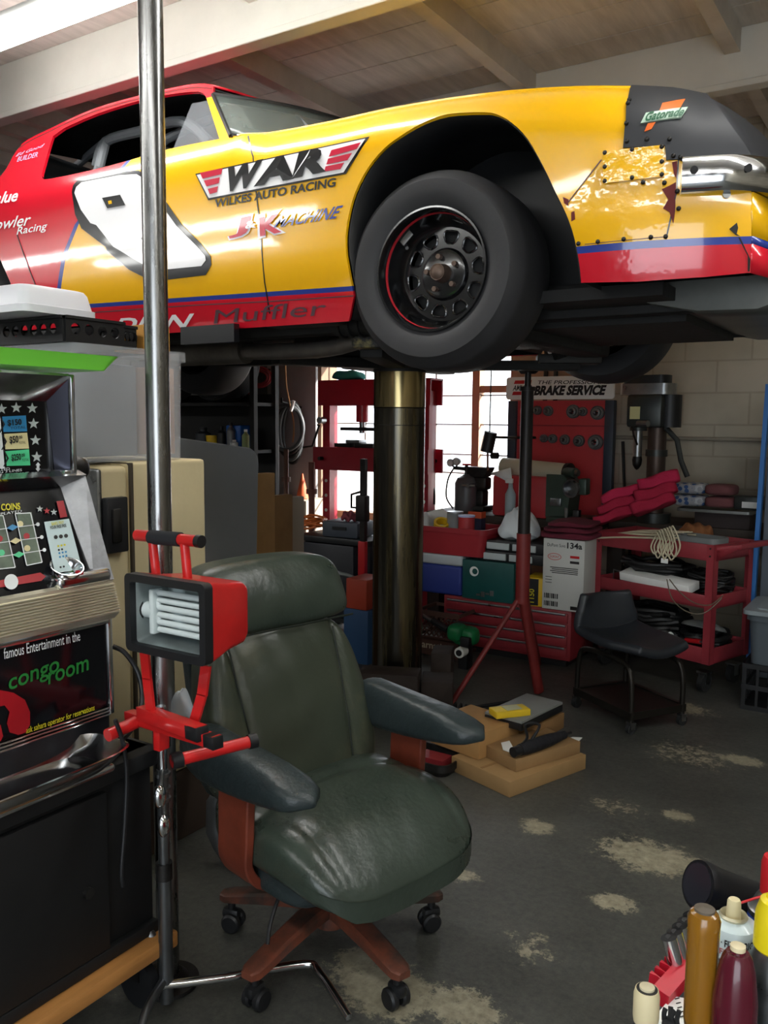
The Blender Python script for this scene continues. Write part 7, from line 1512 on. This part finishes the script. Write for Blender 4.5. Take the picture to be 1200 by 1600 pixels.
# white penetrating oil can: dome, rim, cream nozzle, red straw
p = at(1146, 1432, D=1.12); h = p.z-TZ; r_ = .0325
CANW = mat('can_white', '#cfdfe2', .3, coat=.3); CANR = mat('can_rim', '#c5bfa3', .35, .5)
t = thing('spray_can', 'white spray can with a cream nozzle and fix it lettering', 'spray can', (p.x, p.y, TZ+.001), 0, 'spray cans on the trolley')
b = MB(); hb = h-.002; b.lathe([(0, 0), (r_, 0), (r_, hb-.030), (r_*.985, hb-.015), (r_*.9, hb-.007), (r_*.62, hb-.002), (r_*.5, hb)], CANW, n=40, caps=False)
toc = (Vector((0, 0, 0))-Vector((p.x, p.y, 0))).normalized(); 
def wrapt(body, m, zc, hgt, ang0, rr, warc, tilt=0., bo=.02):
    uv, fs = text_norm(body, bo); a0 = math.atan2(toc.y, toc.x)+ang0
    b.add([((rr+.0006)*math.cos(a0+(u-.5)*warc), (rr+.0006)*math.sin(a0+(u-.5)*warc), zc+v*hgt) for u, v in uv], fs, m)
wrapt('IT \u00b7 FIX IT RIGHT', INK, hb-.025, .010, .25, r_, 1.9); wrapt('FIX \u00b7 PRO', PINKR, hb-.036, .008, .2, r_, 1.3); b.lathe([(r_+.0006, hb-.050), (r_+.0006, hb-.046)], INK, n=40, caps=False); b.build('can_body', t)
b = MB(); b.lathe([(r_*.5, hb-.001), (r_*.56, hb+.003), (r_*.5, hb+.006), (r_*.42, hb+.003), (r_*.38, hb-.006), (0, hb-.006)], CANR, n=32, caps=False); b.build('valve_cup', t)
b = MB(); b.lathe([(.0095, hb-.005), (.0095, hb+.004), (.0085, hb+.022), (.007, hb+.025), (0, hb+.025)], mat('cream_nozzle', '#d8cda4', .5), n=18, caps=False); b.build('nozzle', t)
b = MB(); e = at(1205, 1397, D=1.12)-Vector((p.x, p.y, TZ)); b.tube([(0, 0, hb+.017), e], .0016, mat('red_straw', '#c8202a', .4)); b.build('straw', t)
# blue can with red cap
p2_ = at(1207, 1425, D=1.20); h = p2_.z-TZ; t = thing('spray_can', 'dark blue spray can with a red cap at the right edge', 'spray can', (p2_.x, p2_.y, TZ+.001), 0, 'spray cans on the trolley')
b = MB(); b.lathe([(0, 0), (r_, 0), (r_, h-.01), (r_*.9, h)], mat('can_blue', '#223a86', .3, coat=.3), n=36, caps=False); b.build('can_body', t); b = MB(); b.lathe([(r_*.98, h-.004), (r_*1.0, h+.004), (r_*.9, h+.006), (r_*.7, h+.02), (r_*.5, h+.03), (0, h+.03)], STEEL, n=36, caps=False); b.build('shoulder', t)
b = MB(); b.lathe([(.018, h+.028), (.018, h+.07), (.015, h+.08), (0, h+.08)], mat('cap_red', '#c01f28', .4), n=24, caps=False); b.build('cap', t)
# yellow capped can
p3_ = at(1212, 1480, D=1.04); h = p3_.z-TZ; t = thing('spray_can', 'silver spray can with a yellow cap in front of the white can', 'spray can', (p3_.x, p3_.y, TZ+.001), 0, 'spray cans on the trolley')
b = MB(); b.lathe([(0, 0), (r_, 0), (r_, h-.04), (r_*.92, h-.02), (r_*.7, h)], STEEL, n=36, caps=False); b.build('can_body', t); b = MB(); b.lathe([(.022, h-.005), (.026, h), (.025, h+.04), (.02, h+.058), (.014, h+.062), (.012, h+.05), (0, h+.045)], mat('cap_yellow', '#e3cf1d', .35), n=28, caps=False); b.build('cap', t)
# driver handles standing in the tray
def driver(lab, u, vtop, D, r, m, prof, tip=None, tr=.62):
    q = at(u, vtop, D=D); h = q.z-TZ; t = thing('screwdriver', lab, 'screwdriver', (q.x, q.y, TZ+.001), 0, 'screwdrivers standing on the trolley')
    h0 = max(.02, h-.125); b = MB(); n = 24; secs = []
    for z, k, fl in prof:
        secs.append([(r*k*(1-fl*(.5+.5*math.cos(6*a)))*math.cos(a), r*k*(1-fl*(.5+.5*math.cos(6*a)))*math.sin(a), h0+(h-h0)*z) for a in [2*PI*i/n for i in range(n)]])
    b.loft(secs, m); b.build('grip', t); b = MB(); b.cyl((0, 0, 0), (0, 0, h0+.01), .004, STEEL); b.cyl((0, 0, 0), (0, 0, .006), r*.9, BLACK); b.build('shaft', t)
    if tip: b = MB(); b.lathe([(0, h-.002), (r*tr, h-.002), (r*tr, h+.002), (0, h+.003)], tip, n=20, caps=False); b.build('end_cap', t)
    return t
AMB = mat('amber_resin', '#9a6a1c', .22, trans=.35, spec=.6, coat=.4); MAR = mat('maroon_resin', '#4d1220', .25, coat=.4)
driver('amber screwdriver handle standing upright at the trolley edge', 1101, 1424, .80, .0150, AMB, ((0, .6, 0), (.08, .9, 0), (.15, 1, .06), (.85, 1, .08), (.93, 1, 0), (.98, .85, 0), (1, .6, 0)), mat('amber_end', '#5b5348', .5))
driver('thick maroon screwdriver handle right of the amber one', 1153, 1482, .78, .0200, MAR, ((0, .7, 0), (.1, .95, 0), (.35, 1, .03), (.6, 1, .04), (.82, .82, .02), (.92, .66, 0), (.965, .5, 0), (.967, .34, 0), (1, .32, 0)), mat('cream_end', '#cfc3a0', .5), .34)
driver('short screwdriver with a cream end left of the amber one', 1011, 1546, .80, .0112, BLACK, ((0, .6, 0), (.1, .9, 0), (.5, .95, .05), (.70, .9, 0), (.71, 1, 0), (.92, 1.02, 0), (1, .86, 0)), mat('cream_ring', '#c2b99b', .5))
b = MB(); q = at(1011, 1546, D=.80); b.lathe([(0, -.0325), (.0113, -.0325), (.0119, -.028), (.0119, -.006), (.0105, -.0005), (0, .0005)], mat('cream_grip', '#c9bd98', .5), n=28, caps=False)
drv = [o for o in bpy.data.objects if o.get('label', '').startswith('short screwdriver')][0]; o = b.build('cream_cap', drv); o.location = (0, 0, q.z-TZ)
# red socket rail with chrome sockets
q0, q1 = at(1004, 1541, D=.98), at(1076, 1463, D=1.05); rd = (q1-q0); t = thing('socket_rail', 'red socket rail with chrome sockets along the trolley edge', 'socket rail', q0); RR = mat('rail_red', '#b5162a', .4)
dn = rd.normalized(); sdv = Vector((RIGHT.x, RIGHT.y, 0)); sdv = (sdv-dn*sdv.dot(dn)).normalized(); M_ = frame(q0, dn, sdv); Lr = rd.length
b = MB(local(t).inverted()); 
prof_ = [(0, .012), (0, .032), (Lr, .032), (Lr, 0)]
for k in range(9)[::-1]:
    x = Lr*(.06+.105*k); prof_ += [(x+.012, 0), (x+.009, .012), (x-.001, .012), (x-.004, 0)] if k else [(x+.012, 0), (x+.009, .012)]
b.prism(prof_, .02, RR, M_ @ Tm((0, 0, -.01))); b.build('rail', t)
zz = M_.to_3x3() @ Vector((0, 0, 1)); sgnz = 1 if zz.z > 0 else -1
for k in range(5):
    x = Lr*(.48+.12*k); s = MB(local(t).inverted()); s.cyl(M_ @ Vector((x, .012, sgnz*.008)), M_ @ Vector((x, .0, sgnz*.036)), .0095, CHROME, n=18); s.cyl(M_ @ Vector((x, 0.0, sgnz*.0361)), M_ @ Vector((x, 0, sgnz*.0363)), .0045, INK, n=6); s.build('socket', t)
# black air horn shaped lamp, paper, glove and bits
h0_, h1_ = at(1090, 1382, D=1.30), at(1215, 1412, D=1.34); t = thing('flashlight', 'big black flashlight lying behind the spray cans', 'flashlight', h0_); d_ = h1_-h0_
b = WMB(t); b.tube([h0_+d_*k for k in (0, .06, .12, .3, .6, 1)], [.036, .037, .035, .03, .026, .022], mat('flashlight_black', '#141519', .38), n=26); b.build('barrel', t); b = WMB(t); b.cyl(h0_-d_*.012, h0_+d_*.001, .031, mat('lens_dark', '#25272e', .15), n=26); b.build('lens', t)
b = WMB(t); b.box2((h0_.x-.02+.06, h0_.y-.02+.06, TZ+.001), (h0_.x+.10, h0_.y+.10, h0_.z-.03), BLACK); b.build('rest', t)
CZ = .755
t = thing('paper_carton', 'white printed carton standing between the cream and the amber screwdriver handles', 'box', at(1055, 1590, Z=TZ)); b = WMB(t); Pc = [at(u, v, Z=CZ) for u, v in ((1030, 1580), (1050, 1556), (1084, 1562), (1090, 1640), (1012, 1640))]
b.add([Vector((p.x, p.y, TZ+.001)) for p in Pc]+Pc, [[4, 3, 2, 1, 0], [5, 6, 7, 8, 9]]+[(i, (i+1) % 5, 5+(i+1) % 5, 5+i) for i in range(5)], PAPER); b.build('carton', t)
b = WMB(t); Pq = at(1060, 1560, Z=TZ+.008); 
for k in range(5): b.box(at(1058+2*k, 1560+7*k, Z=CZ+.001), (.006, .0012, .0006), DSTEEL, (0, 0, .9))
b.build('print_lines', t)
p = at(1048, 1602, Z=CZ+.008); t = thing('black_glove', 'crumpled black rubber glove tip on the white carton', 'glove', (p.x, p.y, CZ+.001)); b = MB()
b.pillow(lambda x, y, z: (.009*x, .008*y, .007+.007*z), RUBBER, 6, 3)
for k in range(4): b.tube([(-.007+.0047*k, 0, .01), (-.007+.0047*k+.002*math.sin(k*2), -.002, .019), (-.006+.0047*k, .002*math.sin(k), .024+.003*(k % 2))], .0026, RUBBER, n=8, sm=3)
b.build('fingers', t)
p = at(1135, 1520, D=1.0); t = thing('steel_washers', 'small steel cup of washers behind the maroon screwdriver', 'cup', (p.x, p.y, TZ+.001)); hh = p.z-TZ; b = MB(); b.lathe([(0, 0), (.026, 0), (.028, hh), (.025, hh), (.023, .004), (0, .004)], STEEL, n=24, caps=False); b.build('cup', t)
WORLD, LAMP, EXPO, SUN = 3.0, 15.0, 0.75, 10.0
# ================================================================== light and camera
W = bpy.data.worlds.new('world'); SC.world = W; W.use_nodes = True
bg = W.node_tree.nodes['Background']; bg.inputs['Color'].default_value = (.86, .93, 1, 1); bg.inputs['Strength'].default_value = WORLD
def strip(name, label, x, y, z, L=2.4, w=.17):
    t = thing(name, label, 'light', (x, y, z), 0, 'ceiling strip lights')
    b = MB(); b.box((0, 0, .045), (L, w*.8, .05), WHITE, bev=.008); b.build('housing', t)
    e = mat('fluorescent_lens', '#fdfdfa', .5, emit=LAMP)
    b = MB(); b.box((0, 0, .008), (L-.04, w, .045), e, bev=.02, seg=3); b.build('diffuser', t)
    for sx in (-1, 1):
        b = MB(); b.box((sx*(L/2-.01), 0, .01), (.02, w+.008, .06), WHITE, bev=.003); b.build('end_cap', t)
        b = MB(); b.tube([(sx*L*.35, 0, .07), (sx*L*.35, 0, ZC-z)], .004, STEEL); b.build('hanger', t)
    return t
cd = bpy.data.cameras.new('camera'); co = bpy.data.objects.new('camera', cd); COL.objects.link(co)
cd.sensor_fit = 'VERTICAL'; cd.sensor_height = 36; cd.lens = 36*F/1600; cd.clip_start = .02
M = Matrix((RIGHT, UP, -FWD)).transposed().to_4x4(); M.translation = CAM; co.matrix_world = M; SC.camera = co
SC.view_settings.view_transform = 'Standard'; SC.view_settings.look = 'None'; SC.view_settings.gamma = 1; SC.view_settings.use_curve_mapping = False; SC.view_settings.exposure = EXPO
SC.cycles.use_denoising = True; SC.cycles.max_bounces = 8
sd_ = bpy.data.lights.new('sun', 'SUN'); sd_.energy = SUN; sd_.angle = R(1); sd_.color = (1, .95, .88); so_ = bpy.data.objects.new('sun', sd_); COL.objects.link(so_); so_.rotation_euler = Vector((.75, .5, .45)).to_track_quat('Z', 'Y').to_euler()
strip('ceiling_light', 'long fluorescent strip light glowing below the ceiling at the top left corner', -2.75, 2.32, 3.0, 2.4, .14)
for x, y, l in ((-2.6, -.7, 'strip light over the slot machine aisle, first of the rear row'), (-5.2, -.3, 'strip light far left of the camera in the rear row'), (-7.8, -.5, 'strip light at the far left wall in the rear row'), (-6.2, -1.0, 'strip light behind the far left one of the rear row'), (.0, -.7, 'strip light behind the camera, middle of the rear row'), (2.3, -.7, 'strip light behind the camera, last of the rear row'), (.6, 2.32, 'strip light in the front row above the tool trolley aisle')): strip('ceiling_light', l, x, y, 2.98, 2.4)
